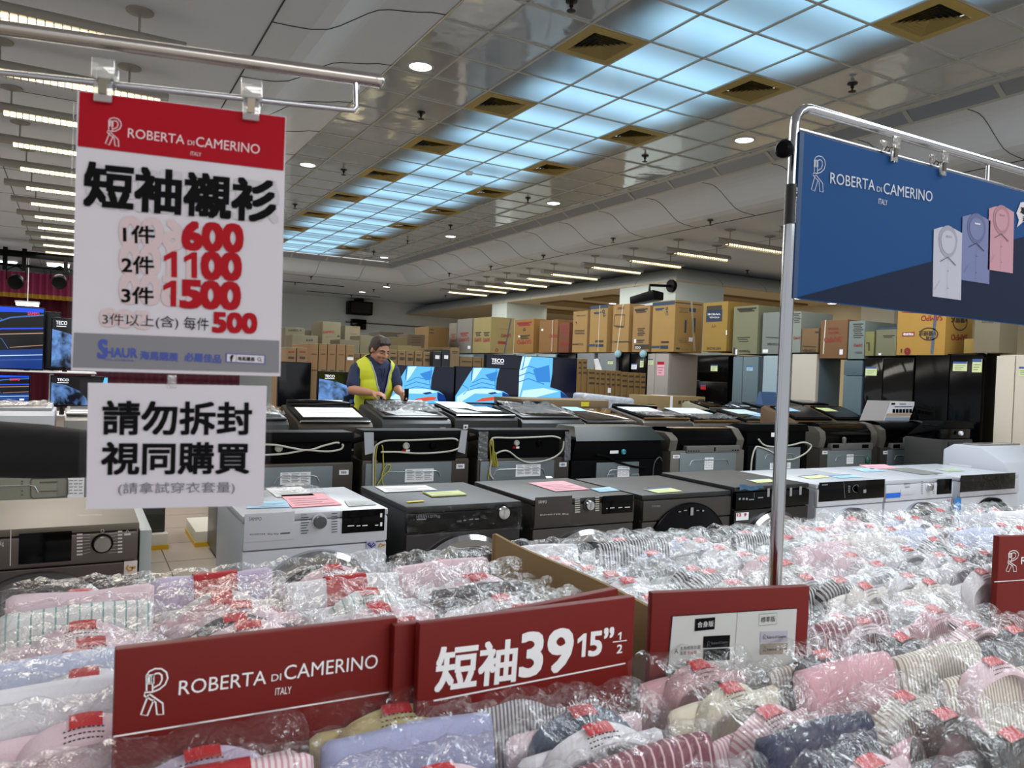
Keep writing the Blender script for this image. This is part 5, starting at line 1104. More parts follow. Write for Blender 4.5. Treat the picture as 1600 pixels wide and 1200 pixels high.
# ---------------------------------------------------------------- third row, lids sloping towards the camera
Y3 = 5.75
LIDF = mat('lid_smoked_glass', '#121110', .08, spec=.5)
def front_top(xl, xr, yf, yr, lab, body=TL_BODY, lid=TL_BLK, glass=LIDF, trim=CHROME, console=True, dp=.6, Yf=Y3, sticker=None, xh=.0, low=False):
    x0, x1 = atY(xl, yf, Yf).x, atY(xr, yf, Yf).x
    zf = atY((xl+xr)/2, yf, Yf).z; zr = atY((xl+xr)/2, yr, Yf+dp).z
    t = thing('top_load_washer', lab, 'washing machine', ((x0+x1)/2, Yf+dp/2, 0), 'top-loading washers in the third row')
    MB().prism([(x0, Yf, .03), (x0, Yf, zf-.03), (x0, Yf+.03, zf), (x0, Yf+dp-.05, zr), (x0, Yf+dp, zr-.03), (x0, Yf+dp, .03)], (x1-x0, 0, 0)).build('cabinet', body, t, bevel=.012)
    n = Vector((0, -(zr-zf), dp-.08)).normalized()
    def sl(u, v, h): return Vector((x0+(x1-x0)*u, Yf+.03+(dp-.08)*v, zf+(zr-zf)*v))+n*h
    d = MB().hexa([sl(.03, .02, 0), sl(.97, .02, 0), sl(.97, .86, 0), sl(.03, .86, 0), sl(.03, .0, .02), sl(.97, .0, .02), sl(.97, .86, .02), sl(.03, .86, .02)]).build('lid', lid, t, bevel=.006)
    MB().hexa([sl(.09, .1, .018), sl(.91, .1, .018), sl(.91, .8, .018), sl(.09, .8, .018), sl(.09, .1, .024), sl(.91, .1, .024), sl(.91, .8, .024), sl(.09, .8, .024)]).build('lid_glass', glass, d, bevel=.002)
    if trim is not None: MB().tube([sl(.035, -.01, .01), sl(.965, -.01, .01)], .011, 8).build('front_trim', trim, d)
    if console: MB().hexa([sl(.05, .88, 0), sl(.95, .88, 0), sl(.95, 1.02, 0), sl(.05, 1.02, 0), sl(.06, .9, .035), sl(.94, .9, .035), sl(.94, 1.02, .045), sl(.06, 1.02, .045)]).build('rear_console', GLOSSB, t, bevel=.006)
    if sticker:
        mb = MB(); pl = PY(Yf); mb.prect(pl, *sticker, .002, 0); mb.prect(pl, sticker[0]+2, sticker[1]+2, sticker[0]+4, sticker[3]-1.5, .003, 1); mb.prect(pl, sticker[0]+5, sticker[1]+3, sticker[2]-1, sticker[3]-2, .003, 1); mb.build('feature_sticker', [PAPER, INK], t, smooth=0)
    return t, sl, n, x0, x1
def onlid(sl, n, u0, v0, u1, v1, lab, m=PAPER, skew=0, film=False, h=.026):
    a, b_, c_, d_ = sl(u0, v0, h), sl(u1, v0, h), sl(u1+skew, v1, h), sl(u0+skew, v1, h)
    mb = MB(); mb.prism([a, b_, c_, d_], n*.002)
    for i in range(3):
        q = [a+(d_-a)*(.2+.25*i+k)+(b_-a)*w_ for w_, k in ((.1, 0), (.8, 0), (.8, .025), (.1, .025))]; mb.poly([p+n*.003 for p in q], 1) if i else None
    return solo(mb, 'paper_sheet', [m, mat('ink_faint', '#a3a3a8', .6)], lab, 'paper', smooth=0)
def lidfilm(sl, n, u0, v0, u1, v1, lab, seed):
    r = random.Random(seed); mb = MB()
    mb.grid(lambda u, v: sl(u0+(u1-u0)*u, v0+(v1-v0)*v, .032+.012*sin(u*19+v*7)*sin(v*11)+r.uniform(0, .014)), 26, 16)
    return solo(mb, 'crumpled_film', clear('loose_film', gloss=.02, rough=.1, haze=.07, bump=.8, amt=.4), lab, 'plastic film', smooth=180)
GREYB = mat('toploader_grey', '#4d4f50', .35, .5)
r = front_top(-90, 86, 642, 634, 'white top-load washer with film-covered silver lid at the left edge', W_BODY, W_BODY, mat('lid_striped', '#8d857c', .15, .6), None, False, sticker=None)
lidfilm(r[1], r[2], .05, .05, .97, .85, 'clear film over the silver lid of the white washer at left', 31)
onlid(r[1], r[2], .45, .35, .7, .8, 'white sheet on the lid of the white washer at the left edge', PAPER, .05)
r = front_top(100, 196, 650, 637, 'pale top-load washer with brown-striped lid, half behind the white notice', mat('toploader_beigegrey', '#8d8b88', .35, .3), TL_SIL, mat('lid_striped', '#8d857c', .15, .6), CHROME, False)
r = front_top(350, 452, 657, 638, 'low grey top-load washer just right of the white notice', GREYB, GREYB, mat('lid_grey_glass', '#5c6063', .1, .4), CHROME, False, sticker=(435, 674, 443, 680))
lidfilm(r[1], r[2], .5, .1, .98, .9, 'clear film over the low grey washer beside the notice', 12)
r = front_top(466, 584, 661, 633, 'bronze top-load washer with a large white sheet on its lid')
onlid(r[1], r[2], .1, .12, .9, .66, 'large white sheet covering the lid of the bronze washer left of the worker', PAPER)
r = front_top(597.5, 706.5, 656, 632, 'grey top-load washer with film bunched on its lid, in front of the worker', GREYB, mat('lid_grey', '#3b3d3e', .3, .4), LIDF, None, True, sticker=(688, 668, 696, 672.5))
lidfilm(r[1], r[2], .05, .25, .97, .98, 'clear film bunched over the lid in front of the worker', 4)
r = front_top(711, 810.5, 651.5, 632, 'dark top-load washer with leaflets on its lid, right of the worker', S_BODY, TL_BLK, LIDF, CHROME, False, sticker=(724, 663.5, 731, 670.5))
onlid(r[1], r[2], .08, .42, .55, .95, 'white leaflet with red print on the lid right of the worker', PAPER, -.02); onlid(r[1], r[2], .45, .2, .85, .55, 'pale blue leaflet at the lid centre right of the worker', mat('paper_ice', '#cfe0e6', .6), -.1)
r = front_top(816, 912.5, 656, 634, 'grey top-load washer with crumpled film, left of the blue-paper lid', GREYB, mat('lid_grey', '#3b3d3e', .3, .4), LIDF, None, True, sticker=(898, 666, 906, 675))
lidfilm(r[1], r[2], .05, .15, .95, .95, 'clear crumpled film on the lid below the tallest screen', 9)
r = front_top(916, 999, 661.5, 638, 'bronze top-load washer with a small pale blue paper on its brown lid', TL_BODY, mat('lid_brown', '#1d1916', .2), mat('lid_brown_glass', '#2a2320', .08, coat=.6), CHROME, False, sticker=(982, 664, 999, 668.5))
onlid(r[1], r[2], .12, .62, .42, .88, 'small pale blue paper on the brown lid', BLUEP, -.06)
r = front_top(1006, 1082, 656, 638, 'silver top-load washer with shiny white paper, left of two alike', TL_SIL, GLOSSB, LIDF, mat('strip_gold', '#b08a58', .25, .9), True)
onlid(r[1], r[2], .1, .45, .75, .85, 'white paper under film on the left silver washer', mat('paper_ice', '#cfe0e6', .6), -.05); lidfilm(r[1], r[2], .1, .02, .95, .4, 'gold-glinting film on the left silver washer lid', 21)
r = front_top(1084, 1161, 660, 640, 'silver top-load washer with oval white paper, right of two alike', TL_SIL, GLOSSB, LIDF, mat('strip_gold', '#b08a58', .25, .9), False)
onlid(r[1], r[2], .1, .45, .75, .9, 'white paper under film on the right silver washer', mat('paper_ice', '#cfe0e6', .6), -.05); lidfilm(r[1], r[2], .1, .02, .95, .4, 'dark glinting film on the right silver washer lid', 22)
r = front_top(1167, 1239, 661, 641, 'dark top-load washer with white and blue papers, left of the pole', S_BODY, TL_BLK, LIDF, mat('strip_gold', '#b08a58', .25, .9), False)
onlid(r[1], r[2], .25, .5, .75, .85, 'white paper on the lid left of the pole', mat('paper_ice', '#cfe0e6', .6), -.1); onlid(r[1], r[2], .5, .3, .9, .48, 'pale blue paper on the lid left of the pole', BLUEP, -.08)
r = front_top(1246, 1306, 658, 634, 'flat black-lidded washer with pale blue paper right of the pole', mat('toploader_copper', '#6d553f', .35, .5), TL_BLK, mat('lid_matt', '#17181a', .3), None, False, Yf=5.25, dp=.48)
onlid(r[1], r[2], .12, .45, .5, .68, 'pale blue paper on the black lid right of the pole', BLUEP, -.12)
r = front_top(1310, 1361, 658, 634, 'flat black-lidded washer with yellow paper left of the display box', mat('toploader_copper', '#6d553f', .35, .5), TL_BLK, mat('lid_matt', '#17181a', .3), None, False, Yf=5.25, dp=.48)
onlid(r[1], r[2], .1, .45, .5, .66, 'yellow paper on the black lid left of the display box', YELP, -.12)
# fourth row bits
Y4 = 7.0
r = front_top(1108, 1186, 640, 628, 'washer with dark slanted control panel behind the third row', mat('toploader_beige', '#8d8672', .4), GLOSSB, GLOSSB, CHROME, False, Yf=6.42, dp=.45)
marks(r[0], Pl(r[1](0, .5, .026), (1, 0, 0), r[1](0, 1, 0)-r[1](0, 0, 0)), INKW, [('R', (1134, 633, 1142, 636)), ('R', (1146, 632.5, 1152, 636)), ('R', (1156, 634, 1172, 635))])
r = front_top(1192, 1231, 640, 630, 'dark washer behind the pole in the fourth row', S_BODY, TL_BLK, LIDF, None, False, Yf=6.42, dp=.45)
r = front_top(1258, 1300, 634, 627, 'black-lidded washer below the cream fridge', S_BODY, TL_BLK, LIDF, None, False, Yf=5.8, dp=.4)
# foam feet of the machines by the aisle
FOAM = mat('foam_white', '#d8d4c8', .8); TAPEY = mat('tape_yellow', '#d3a90f', .5)
xa = atY(262, 870, 6.4).x; ya = atZ(262, 873, 0).y
for nm, x0, x1 in (('left', xa-.55, xa), ('right', atY(305, 850, 6.4).x, atY(305, 850, 6.4).x+.5)):
    t = thing('packing_foam', 'white packing foam base with yellow tape on the %s of the aisle' % nm, 'packing foam', ((x0+x1)/2, 6.7, 0))
    MB().box(x0, x1, 6.4, 7.0, 0, .12).build('foam_block', FOAM, t, bevel=.01)
    MB().box(x0-.004, x1+.004, 6.394, 7.004, .0, .035).build('tape_band', TAPEY, t)
solo(MB().box(xa-.52, xa-.02, 6.46, 6.95, .121, .98), 'appliance', mat('appliance_dark', '#2f3230', .5), 'dark appliance on white foam at the left of the aisle', 'appliance', bevel=.01)
solo(MB().box(.45, 1.2, 8.6, 8.9, 0, .5), 'low_block', mat('block_pink', '#b58d7c', .7), 'low pinkish block at the end of the aisle', 'carton', bevel=.005)  # plain pink block closing the far end of the aisle
# things lying about in the third/fourth rows
a, c = atY(813, 625, 7.1), atY(950, 630, 7.1)
t = thing('flat_carton', 'brown flat carton with yellow tag lying across the washers below the tallest screen', 'carton', ((a.x+c.x)/2, 6.6, 1.05))
zz = atY(880, 634, 6.62).z
a, c = atY(815, 630, 6.62), atY(951, 632, 6.62)
MB().box(a.x, c.x, 6.62, 7.2, zz-.02, zz+.06).build('carton_walls', kraft('#8a7450'), t, bevel=.004)
solo(MB().box(a.x+.05, c.x-.05, 6.66, 7.15, 0, zz-.021), 'plinth', mat('counter_grey', '#6c6c70', .6), 'grey plinth under the brown flat carton', 'plinth', bevel=.01)
mb = MB(); mb.prect(PY(6.62), 908, 628, 920, 635, .003); mb.build('tag', mat('label_yellow', '#d4c52a', .6), t, smooth=0)
a, c = atY(910, 622, 7.1), atY(990, 625, 7.1)
mb = MB(); rnd = random.Random(2)
zt_ = atY(945, 614, 7.2).z
mb.box(a.x, c.x, 7.06, 7.32, 1.0, zt_)
for p in mb.v:
    if p.z > 1.1 and p.x > a.x+.1: p.z -= .05
solo(mb, 'wrapped_bundle', mat('bubble_wrap', '#a9acb3', .25, bump=.9, bscale=26), 'white bubble-wrapped bundle right of the brown flat carton', 'bundle', bevel=.05, seg=3, smooth=60)
solo(MB().box(a.x+.02, c.x-.02, 7.08, 7.3, 0, .998), 'plinth', mat('counter_grey', '#6c6c70', .6), 'grey plinth under the bubble-wrapped bundle', 'plinth', bevel=.01)
a, c = atY(1012, 622, 7.05), atY(1102, 622, 7.05); zt_ = atY(1050, 619, 7.05).z
t = thing('long_carton', 'long tan carton lying in front of the taupe fridge', 'carton', ((a.x+c.x)/2, 7.2, .9))
MB().box(a.x, c.x, 7.05, 7.4, .9, zt_).build('carton_walls', kraft('#a08452'), t, bevel=.004)
MB().box(a.x+(c.x-a.x)*.38, a.x+(c.x-a.x)*.42, 7.045, 7.405, .9, zt_+.003).build('packing_tape', PAPER, t)
marks(t, PY(7.044), MARK['dark'], [('R', (1060, 626, 1064, 631)), ('R', (1067, 625.5, 1069, 630)), ('R', (1071, 625.5, 1074, 630)), ('L', [(1091, 625), (1100, 625), (1100, 630), (1091, 630), (1091, 625)], .015)], 'box_print')
solo(MB().box(a.x+.02, c.x-.02, 7.08, 7.38, 0, .898), 'plinth', mat('counter_grey', '#6c6c70', .6), 'grey plinth under the long tan carton', 'plinth', bevel=.01)
q1, q2 = atY(1189, 612, 6.6), atY(1216, 626, 6.6)
mb = MB(); mb.hexa([(q1.x, 6.55, q2.z-.12), (q2.x, 6.55, q2.z-.12), (q2.x, 6.7, q2.z-.12), (q1.x, 6.7, q2.z-.12), (q1.x, 6.6, q1.z), (q2.x, 6.6, q1.z), (q2.x, 6.63, q1.z), (q1.x, 6.63, q1.z)])
t = solo(mb, 'display_card', mat('card_blue', '#3f587f', .5), 'blue display card just left of the pole behind the washers', 'card')
# display box with washer pictures
q = [PY(4.82).at(x, y) for x, y in ((1377, 663), (1418, 662), (1430, 627.5), (1391, 627))]
mb = MB(); mb.prism([q[0], q[1], q[2], q[3]], (-.0, .1, .03)); 
t = thing('display_box', 'grey and white leaning display box with a row of washer pictures', 'display box', (q[0].x, 4.85, q[0].z))
o = MB().prism([q[0], q[1], q[2], q[3]], (-.13, .16, .0)).build('box_body', mat('display_taupe', '#7d7673', .5), t)
pl = Pl(q[0], q[1]-q[0], q[3]-q[0])
mb = MB(); mb.poly([p+pl.n*.003 for p in q], 0); mb.prect(pl, 1392, 629.5, 1398, 632.5, .005, 1); mb.prect(pl, 1397, 635, 1425, 636, .005, 2); mb.prect(pl, 1405, 630.5, 1415, 632, .005, 3)
for i in range(6): mb.prect(pl, 1394+5.2*i, 639, 1398+5.2*i, 645, .005, 1)
mb.pp(pl, [(1383, 651), (1421, 650.5), (1425, 645.5), (1385, 646)], .004, 4); mb.pp(pl, [(1380, 661), (1418, 660.5), (1421, 652), (1383, 652)], .004, 5)
mb.build('printed_face', [PAPER, INK, HB, INKG, mat('display_sand', '#bfa892', .6), mat('display_bluegrey', '#93a2b5', .6)], t, smooth=0)
MB().box(q[0].x-.1, q[1].x, 4.8, 5.05, 1.0, q[0].z+.002).build('box_stand', BLACK, t)

# ================================================================ SHIRT TABLE
TZ = .70
t = thing('display_table', 'long display table under the bins of bagged shirts', 'table', (1.5, 1.0, 0))
MB().box(-.22, 3.3, .3, 1.72, TZ-.035, TZ-.002).build('table_top', mat('table_grey', '#8a8680', .6), t, bevel=.004)
for fx in (-.15, 1.5, 3.2):
    for fy in (.38, 1.64): MB().box(fx-.025, fx+.025, fy-.025, fy+.025, 0, TZ-.036).build('leg', STEEL, t)
CARD = kraft('#a98b55')
def bin_(x0, x1, lab):
    t = thing('shirt_bin', lab, 'bin', ((x0+x1)/2, 1.35, TZ))
    for b_ in ((x0, x1, 1.685, 1.693, TZ, .93), (x0, x0+.006, 1.1, 1.685, TZ, .9)): MB().box(*b_).build('bin_wall', CARD, t)
    return t
bin_(-.16, .89, 'low cardboard bin holding the shirts left of the divider')
mb = MB()
mb.grid(lambda u, v: (.908+.008*sin(u*6), 1.068+.6*u, TZ+(.352-.015*(1-u)+.004*sin(u*50)*0)*v), 24, 3)
mb.grid(lambda u, v: (.916+.008*sin(u*6), 1.068+.6*u, TZ+(.352-.015*(1-u)+.004*sin(u*50)*0)*v), 24, 3)
mb.grid(lambda u, v: (.908+.008*v+.008*sin(u*6), 1.068+.6*u, TZ+.352-.015*(1-u)), 24, 2)
mb.tube([(.908, 1.668, TZ), (.908, 1.668, TZ+.35)], .006, 6)
solo(mb, 'cardboard_divider', CARD, 'brown corrugated cardboard divider between left and right shirt bins', 'divider', smooth=60)

# ---- bagged shirts: meshes shared by every copy
def mesh_only(mb, name, m=None, bevel=0, smooth=50):
    o = mb.build(name, m or WHITE, None, bevel=bevel, smooth=smooth, org=(0, 0, 0)); me = o.data; bpy.data.objects.remove(o); return me
ME = {}
def slabmesh(wd, th, ht, seed):
    r = random.Random(seed); ph = [r.uniform(0, 6) for _ in range(4)]
    mb = MB(); n = 24
    prof = [(-.5, 0), (-.5, .5), (-.5, .9), (-.46, .955), (-.3, .99), (0, 1.0), (.3, .99), (.46, .955), (.5, .9), (.5, .5), (.5, 0)]
    def f(u, v):
        i = v*(len(prof)-1); k = int(min(i, len(prof)-2)); a = i-k
        y = prof[k][0]*(1-a)+prof[k+1][0]*a; z = prof[k][1]*(1-a)+prof[k+1][1]*a
        ed = min(1, min(u, 1-u)/.035)
        return ((u-.5)*wd, y*th*(.35+.65*ed**.5)+.0018*sin(u*11+ph[0])*z, z*ht-(.006*(1-ed))+.0022*sin(u*7+ph[1])*z)
    mb.grid(f, n, 31)
    k = len(mb.v); mb.f.append(tuple(j*n for j in range(31))); mb.m.append(0); mb.f.append(tuple(j*n+n-1 for j in range(31))[::-1]); mb.m.append(0)
    return mesh_only(mb, 'folded_body')
for s in range(3): ME['A%d' % s] = slabmesh(.232, .022, .298+.004*s, s)
for s in range(3): ME['B%d' % s] = slabmesh(.236, .034, .335, 20+s)
def collar(a, b_, zc, fl, seed):
    rows = [(-.010, a*.94, b_*.86, 0), (-.009, a, b_, .0), (-.017, a*1.0, b_*.985, -.003), (-.028, a*.985, b_*.92, -.006), (-.037*fl, a*.95, b_*.80, -.009), (-.036*fl, a*.90, b_*.72, -.010), (-.024, a*.88, b_*.72, -.006), (-.011, a*.87, b_*.72, -.002)]
    mb = MB()
    def f(u, v):
        t_ = -.28+(pi+.56)*u; i = v*(len(rows)-1); k = int(min(round(i), len(rows)-1)); y, aa, bb, dz = rows[k]
        return (aa*cos(t_), y, zc+dz+bb*sin(t_)*(1 if sin(t_) > 0 else 1.6)+.0015*sin(t_*5+seed))
    mb.grid(f, 34, len(rows)); mc = mesh_only(mb, 'collar', smooth=55)
    tg = MB()
    def g(u, v):
        t_ = pi/2+.23-.46*u; i = v*2; k = int(min(i, 1)); w_ = i-k
        q = [rows[j][k2]*(1-w_)+rows[j+1][k2]*w_ for j, k2 in ((k+1, 0), (k+1, 1), (k+1, 2), (k+1, 3))]
        return (q[1]*1.02*cos(t_), q[0]-.001, zc+q[3]+q[2]*1.0*sin(t_)+.0035)
    tg.grid(g, 8, 5)
    for r_ in range(3):        # dotted print on the film just in front of the tag
        for k in range(9):
            t_ = pi/2+.30-.067*k-.01*(r_ % 2); y = -.0325-.0022*r_; s_ = .955-.02*r_
            p = [(a*s_*1.03*cos(q), y-dy, zc-.002-.0045*r_+b_*s_*sin(q)*.97-dz) for q, dy, dz in ((t_+.018, 0, 0), (t_-.018-.012*(k % 2), 0, 0), (t_-.018-.012*(k % 2), .0011, .0014), (t_+.018, .0011, .0014))]
            tg.poly(p, 1)
    # small dark print in front of the tag
    return mc, mesh_only(tg, 'red_tag', [WHITE, INK])
for s, (a, b_, zcl, fl) in enumerate(((.086, .064, .262, 1), (.09, .056, .268, 1.08), (.08, .07, .256, .95))): ME['C%d' % s], ME['T%d' % s] = collar(a, b_, zcl, fl, s)
mb = MB(); mb.grid(lambda u, v: (-.04+.085*u, [-.0195, -.0195, -.012, 0, .012, .0195, .0195][int(v*6+.5)]*1.0, [.27, .318, .335, .339, .335, .318, .27][int(v*6+.5)]), 6, 7); ME['R'] = mesh_only(mb, 'red_band')
def bag(seed, collar_):
    r = random.Random(seed); ph = [r.uniform(0, 6) for _ in range(8)]
    if collar_: P = [(.016, .1), (.017, .2), (.018, .3), (.014, .335), (.004, .350), (-.012, .346), (-.026, .338), (-.04, .325), (-.0445, .30), (-.042, .262), (-.03, .2), (-.02, .1)]
    else: P = [(.022, .1), (.022, .2), (.023, .3), (.021, .330), (.010, .348), (-.004, .35), (-.018, .342), (-.024, .32), (-.025, .29), (-.025, .25), (-.024, .18), (-.022, .1)]
    mb = MB()
    nu, nv = 26, 34
    jit = [[.45*r.uniform(-1, 1) for _ in range(nu)] for _ in range(nv)]
    def f(u, v):
        i = v*(len(P)-1); k = int(min(i, len(P)-2)); a = i-k
        y = P[k][0]*(1-a)+P[k+1][0]*a; z = P[k][1]*(1-a)+P[k+1][1]*a
        e = abs(2*u-1); squash = 1-max(0, e-.72)/.28*.75
        j = jit[int(v*(nv-1)+.5)][int(u*(nu-1)+.5)]
        wr = .0014*sin(u*23+v*6+ph[0])*sin(v*13+ph[1])+.0009*sin(u*41+ph[2])+.0012*j
        top = max(0, 1-abs(z-.35)/.05)
        return ((u-.5)*.256+.003*sin(v*9+ph[3]), y*squash+wr*.8, z+top*(.0035*sin(u*17+ph[4])+.002*sin(u*37+ph[5])+.002*j)-.012*max(0, e-.8)*top*2)
    mb.grid(f, nu, nv); return mesh_only(mb, 'clear_bag', smooth=180)
for s in range(4): ME['GA%d' % s] = bag(40+s, True); ME['GB%d' % s] = bag(60+s, False)
BAG = clear('bag_film', gloss=.0, rough=.1, haze=.02, bump=.6, bscale=34, amt=.2)
REDT = mat('tag_red', '#c21f26', .35); BANDR = mat('band_red', '#b3161d', .4)
FAB = {}
def fabric(k):
    if k in FAB: return FAB[k]
    col = {'white': '#e6e5ea', 'off-white': '#dcd7d4', 'ivory': '#e2dcc6', 'pale pink': '#e6ccd4', 'pink': '#d9a8b2', 'dusty pink': '#c59a9e', 'pale blue': '#c3cbe4', 'lavender': '#a5aacd', 'lilac': '#c9bcd6', 'mint': '#ccd6d2', 'grey': '#8e8c92', 'dark grey': '#4a484d', 'navy': '#2b3350', 'black': '#242326', 'yellow': '#d7c98a', 'slate blue': '#41566f', 'peach': '#e6c9ac', 'brown': '#4f3f3c'}
    if k in col:
        m = mat('fabric_'+k.replace(' ', '_'), col[k], .85, bump=.12, bscale=300); m.node_tree.nodes['Principled BSDF'].inputs['Sheen Weight'].default_value = .15
    else:
        sp = {'navy-striped': ('#dfe0e6', '#4c5270', 130, .35), 'teal-striped': ('#e2e4e2', '#8bb3ae', 55, .16), 'grey-striped': ('#d9d8da', '#6f6d74', 160, .5), 'pink-striped': ('#ecdadd', '#cf9aa4', 140, .4), 'black-striped': ('#cfcdd0', '#35343a', 110, .5), 'maroon-striped': ('#7c4450', '#d7b4b8', 60, .2), 'blue-striped': ('#e4e7ef', '#6d80b0', 100, .4), 'beige-striped': ('#e3ddd2', '#a3968a', 120, .4)}[k]
        m = stripes('fabric_'+k.replace('-', '_'), *sp)
    FAB[k] = m; return m
def part(name, me, m, parent):
    o = bpy.data.objects.new(name, me); COL.objects.link(o); o.parent = parent
    o.material_slots[0].link = 'OBJECT'; o.material_slots[0].material = m
    return o
npk = [0]
def pack(x, y, z, kind, colr, lab, grp, tilt=-.1, yaw=0, rnd=random, inner=None):
    t = thing('bagged_shirt', lab, 'shirt', (x, y, z), grp)
    t.rotation_euler = (tilt, rnd.uniform(-.02, .02), yaw)
    s = rnd.randrange(3); g = rnd.randrange(4); m = fabric(colr)
    part('folded_body', ME[kind+str(s)], fabric(inner) if inner else m, t)
    if kind == 'A':
        part('collar', ME['C%d' % s], m, t); part('red_tag', ME['T%d' % s], REDT, t)
    elif rnd.random() < .3: part('red_band', ME['R'], BANDR, t)
    part('clear_bag', ME[('GA' if kind == 'A' else 'GB')+str(g)], BAG, t)
    return t
R = random.Random(11)
def choose(r, ws):
    tot = sum(w_ for _, w_ in ws); q = r.uniform(0, tot)
    for k, w_ in ws:
        q -= w_
        if q <= 0: return k
    return ws[-1][0]
LW = [('white', 4), ('pale pink', 5), ('pink', 2.5), ('off-white', 2), ('lilac', 1), ('pale blue', 1), ('teal-striped', 1), ('grey-striped', .6), ('dark grey', .35), ('pink-striped', 1), ('peach', .3)]
RW = [('white', 8), ('off-white', 2.5), ('grey', .8), ('dark grey', 1.0), ('navy-striped', 1), ('grey-striped', 1.3), ('black-striped', .9), ('pale pink', 1.3), ('ivory', .6), ('mint', .8), ('pale blue', .8), ('lilac', .6), ('blue-striped', .5)]
FW = [('pale pink', 2), ('white', 1.6), ('pink', 1.3), ('lavender', 1), ('dark grey', 1.3), ('black', .7), ('pink-striped', 1.2), ('maroon-striped', 1), ('grey-striped', 1), ('slate blue', .6), ('lilac', 1), ('brown', .5), ('off-white', .8), ('beige-striped', .7)]
SH = {'white': 'white', 'off-white': 'off-white', 'ivory': 'ivory'}
def block(cols, rows, ws, nm, grp, keep, tilt, yawj, kB, over={}, dz0=-.018):
    for ci, x in enumerate(cols):
        n = 0
        ys = rows(ci)
        for y in ys:
            if not keep(x, y): continue
            n += 1
            c = choose(R, ws); k = 'B' if R.random() < kB else 'A'
            inner = None
            if R.random() < .22: inner = choose(R, ws)
            dx, dy, dz = R.uniform(-.012, .012), R.uniform(-.004, .004), R.uniform(-.012, .008)+dz0
            yw, tl = R.gauss(0, yawj), tilt+R.uniform(-.03, .03)
            if (ci, n) in over: c, k = over[(ci, n)][:2]; inner = over[(ci, n)][2] if len(over[(ci, n)]) > 2 else None
            w_ = 'with collar up' if k == 'A' else 'folded edge up'
            lab = '%s bagged shirt %s, %s from the back, %s column, %s' % (c, w_, ORD[n], ORD[ci+1], nm)
            pack(x+dx, y+dy, TZ+dz, k, c, lab, grp, tl, yw, R, inner)
ROWS = [1.645-.064*i for i in range(10)]
block([.015, .262, .51, .757], lambda ci: ROWS, LW, 'left bin', 'bagged shirts in the left bin', lambda x, y: True, -.09, .02, .2)
block([1.045+.243*i for i in range(9)], lambda ci: [y+R.uniform(-.006, .006)*0 for y in [1.64-.072*i for i in range(9)]], RW, 'right bin', 'bagged shirts in the right bin', lambda x, y: x-.13 < 2.0*y and not (x < 1.3 and abs(y-1.05) < .05), -.16, .06, .14)
FRY = [.945-.083*i for i in range(8)]
def frows(ci):
    return [y for y in ([1.01, .94] if ci >= 6 else [])+[q-(.045 if ci in (4,) else 0.0) for q in FRY]]
over = {(1, 1): ('lilac', 'A', 'pink-striped'), (2, 1): ('yellow', 'A'), (2, 2): ('lavender', 'B'), (2, 3): ('pale pink', 'A'), (3, 1): ('grey-striped', 'B'), (3, 2): ('slate blue', 'A', 'pale pink'), (3, 3): ('white', 'A'), (3, 4): ('maroon-striped', 'B'), (4, 1): ('dusty pink', 'A'), (4, 2): ('ivory', 'A'), (4, 3): ('pink-striped', 'A'), (4, 4): ('navy', 'B'), (5, 1): ('white', 'A', 'pale pink'), (5, 2): ('dark grey', 'A', 'beige-striped'), (5, 3): ('pink', 'B'), (5, 4): ('beige-striped', 'A'), (5, 5): ('brown', 'A', 'pink'), (1, 2): ('pink-striped', 'B')}
block([-.092, .153, .385, .64, .90, 1.15, 1.395, 1.64], frows, FW, 'front row', 'bagged shirts in front of the red boards', lambda x, y: x-.13 < 2.05*y and y > .3 and x+.13 > -.08*y-.03, -.22, .06, .1, over, -.045)

# ================================================================ RED SIGN BOARDS
RED = mat('board_red', '#6f130b', .5, spec=.3); REDE = mat('board_red_edge', '#7e1f19', .5)
LOGO = [[(195, 330), (195, 262), (203, 245), (220, 236), (240, 240), (254, 258), (258, 285), (250, 312), (232, 330), (213, 338)], [(213, 335), (213, 268), (222, 258), (232, 258), (240, 268), (241, 288), (234, 308), (214, 321)], [(198, 262), (216, 262), (216, 300), (198, 300), (198, 262)], [(203, 268), (211, 268), (211, 294), (203, 294), (203, 268)], [(200, 348), (178, 432), (197, 440), (217, 372)], [(213, 338), (190, 336), (188, 350), (222, 385), (226, 440), (245, 443), (243, 393), (204, 346)]]
def logo(mb, pl, x0, y0, x1, y1, skew, wd, off=.001, mi=0):
    """outlined ribbon letter; skew: how many pixels the right side drops"""
    for s in LOGO:
        mb.pline(pl, [(x0+(x1-x0)*(a-178)/80, y0+(y1-y0)*(b-236)/207+skew*(a-178)/80) for a, b in s], wd, off, mi)
def board(lab, px_l, px_r, Yl, Yr=None, th=.016):
    a, c = atY(px_l[0], px_l[1], Yl), atY(px_r[0], px_r[1], Yr or Yl)
    d = Vector((c.x-a.x, c.y-a.y, 0)).normalized(); nb = Vector((-d.y, d.x, 0))
    t = thing('sign_board', lab, 'sign', ((a.x+c.x)/2, (a.y+c.y)/2, TZ), 'red sign boards')
    A0, C0 = Vector((a.x, a.y, TZ)), Vector((c.x, c.y, TZ))
    MB().hexa([A0, C0, C0+nb*th, A0+nb*th, a, c, c+nb*th, a+nb*th]).build('board', RED, t, bevel=.003)
    return t, Pl(a, c-a, (0, 0, 1))
t, pl = board('red board with white crest and lettering at the lower left', (180, 1015), (622, 965), 1.03)
mb = MB(); logo(mb, pl, 220, 1047, 262, 1120, -5, .0019)
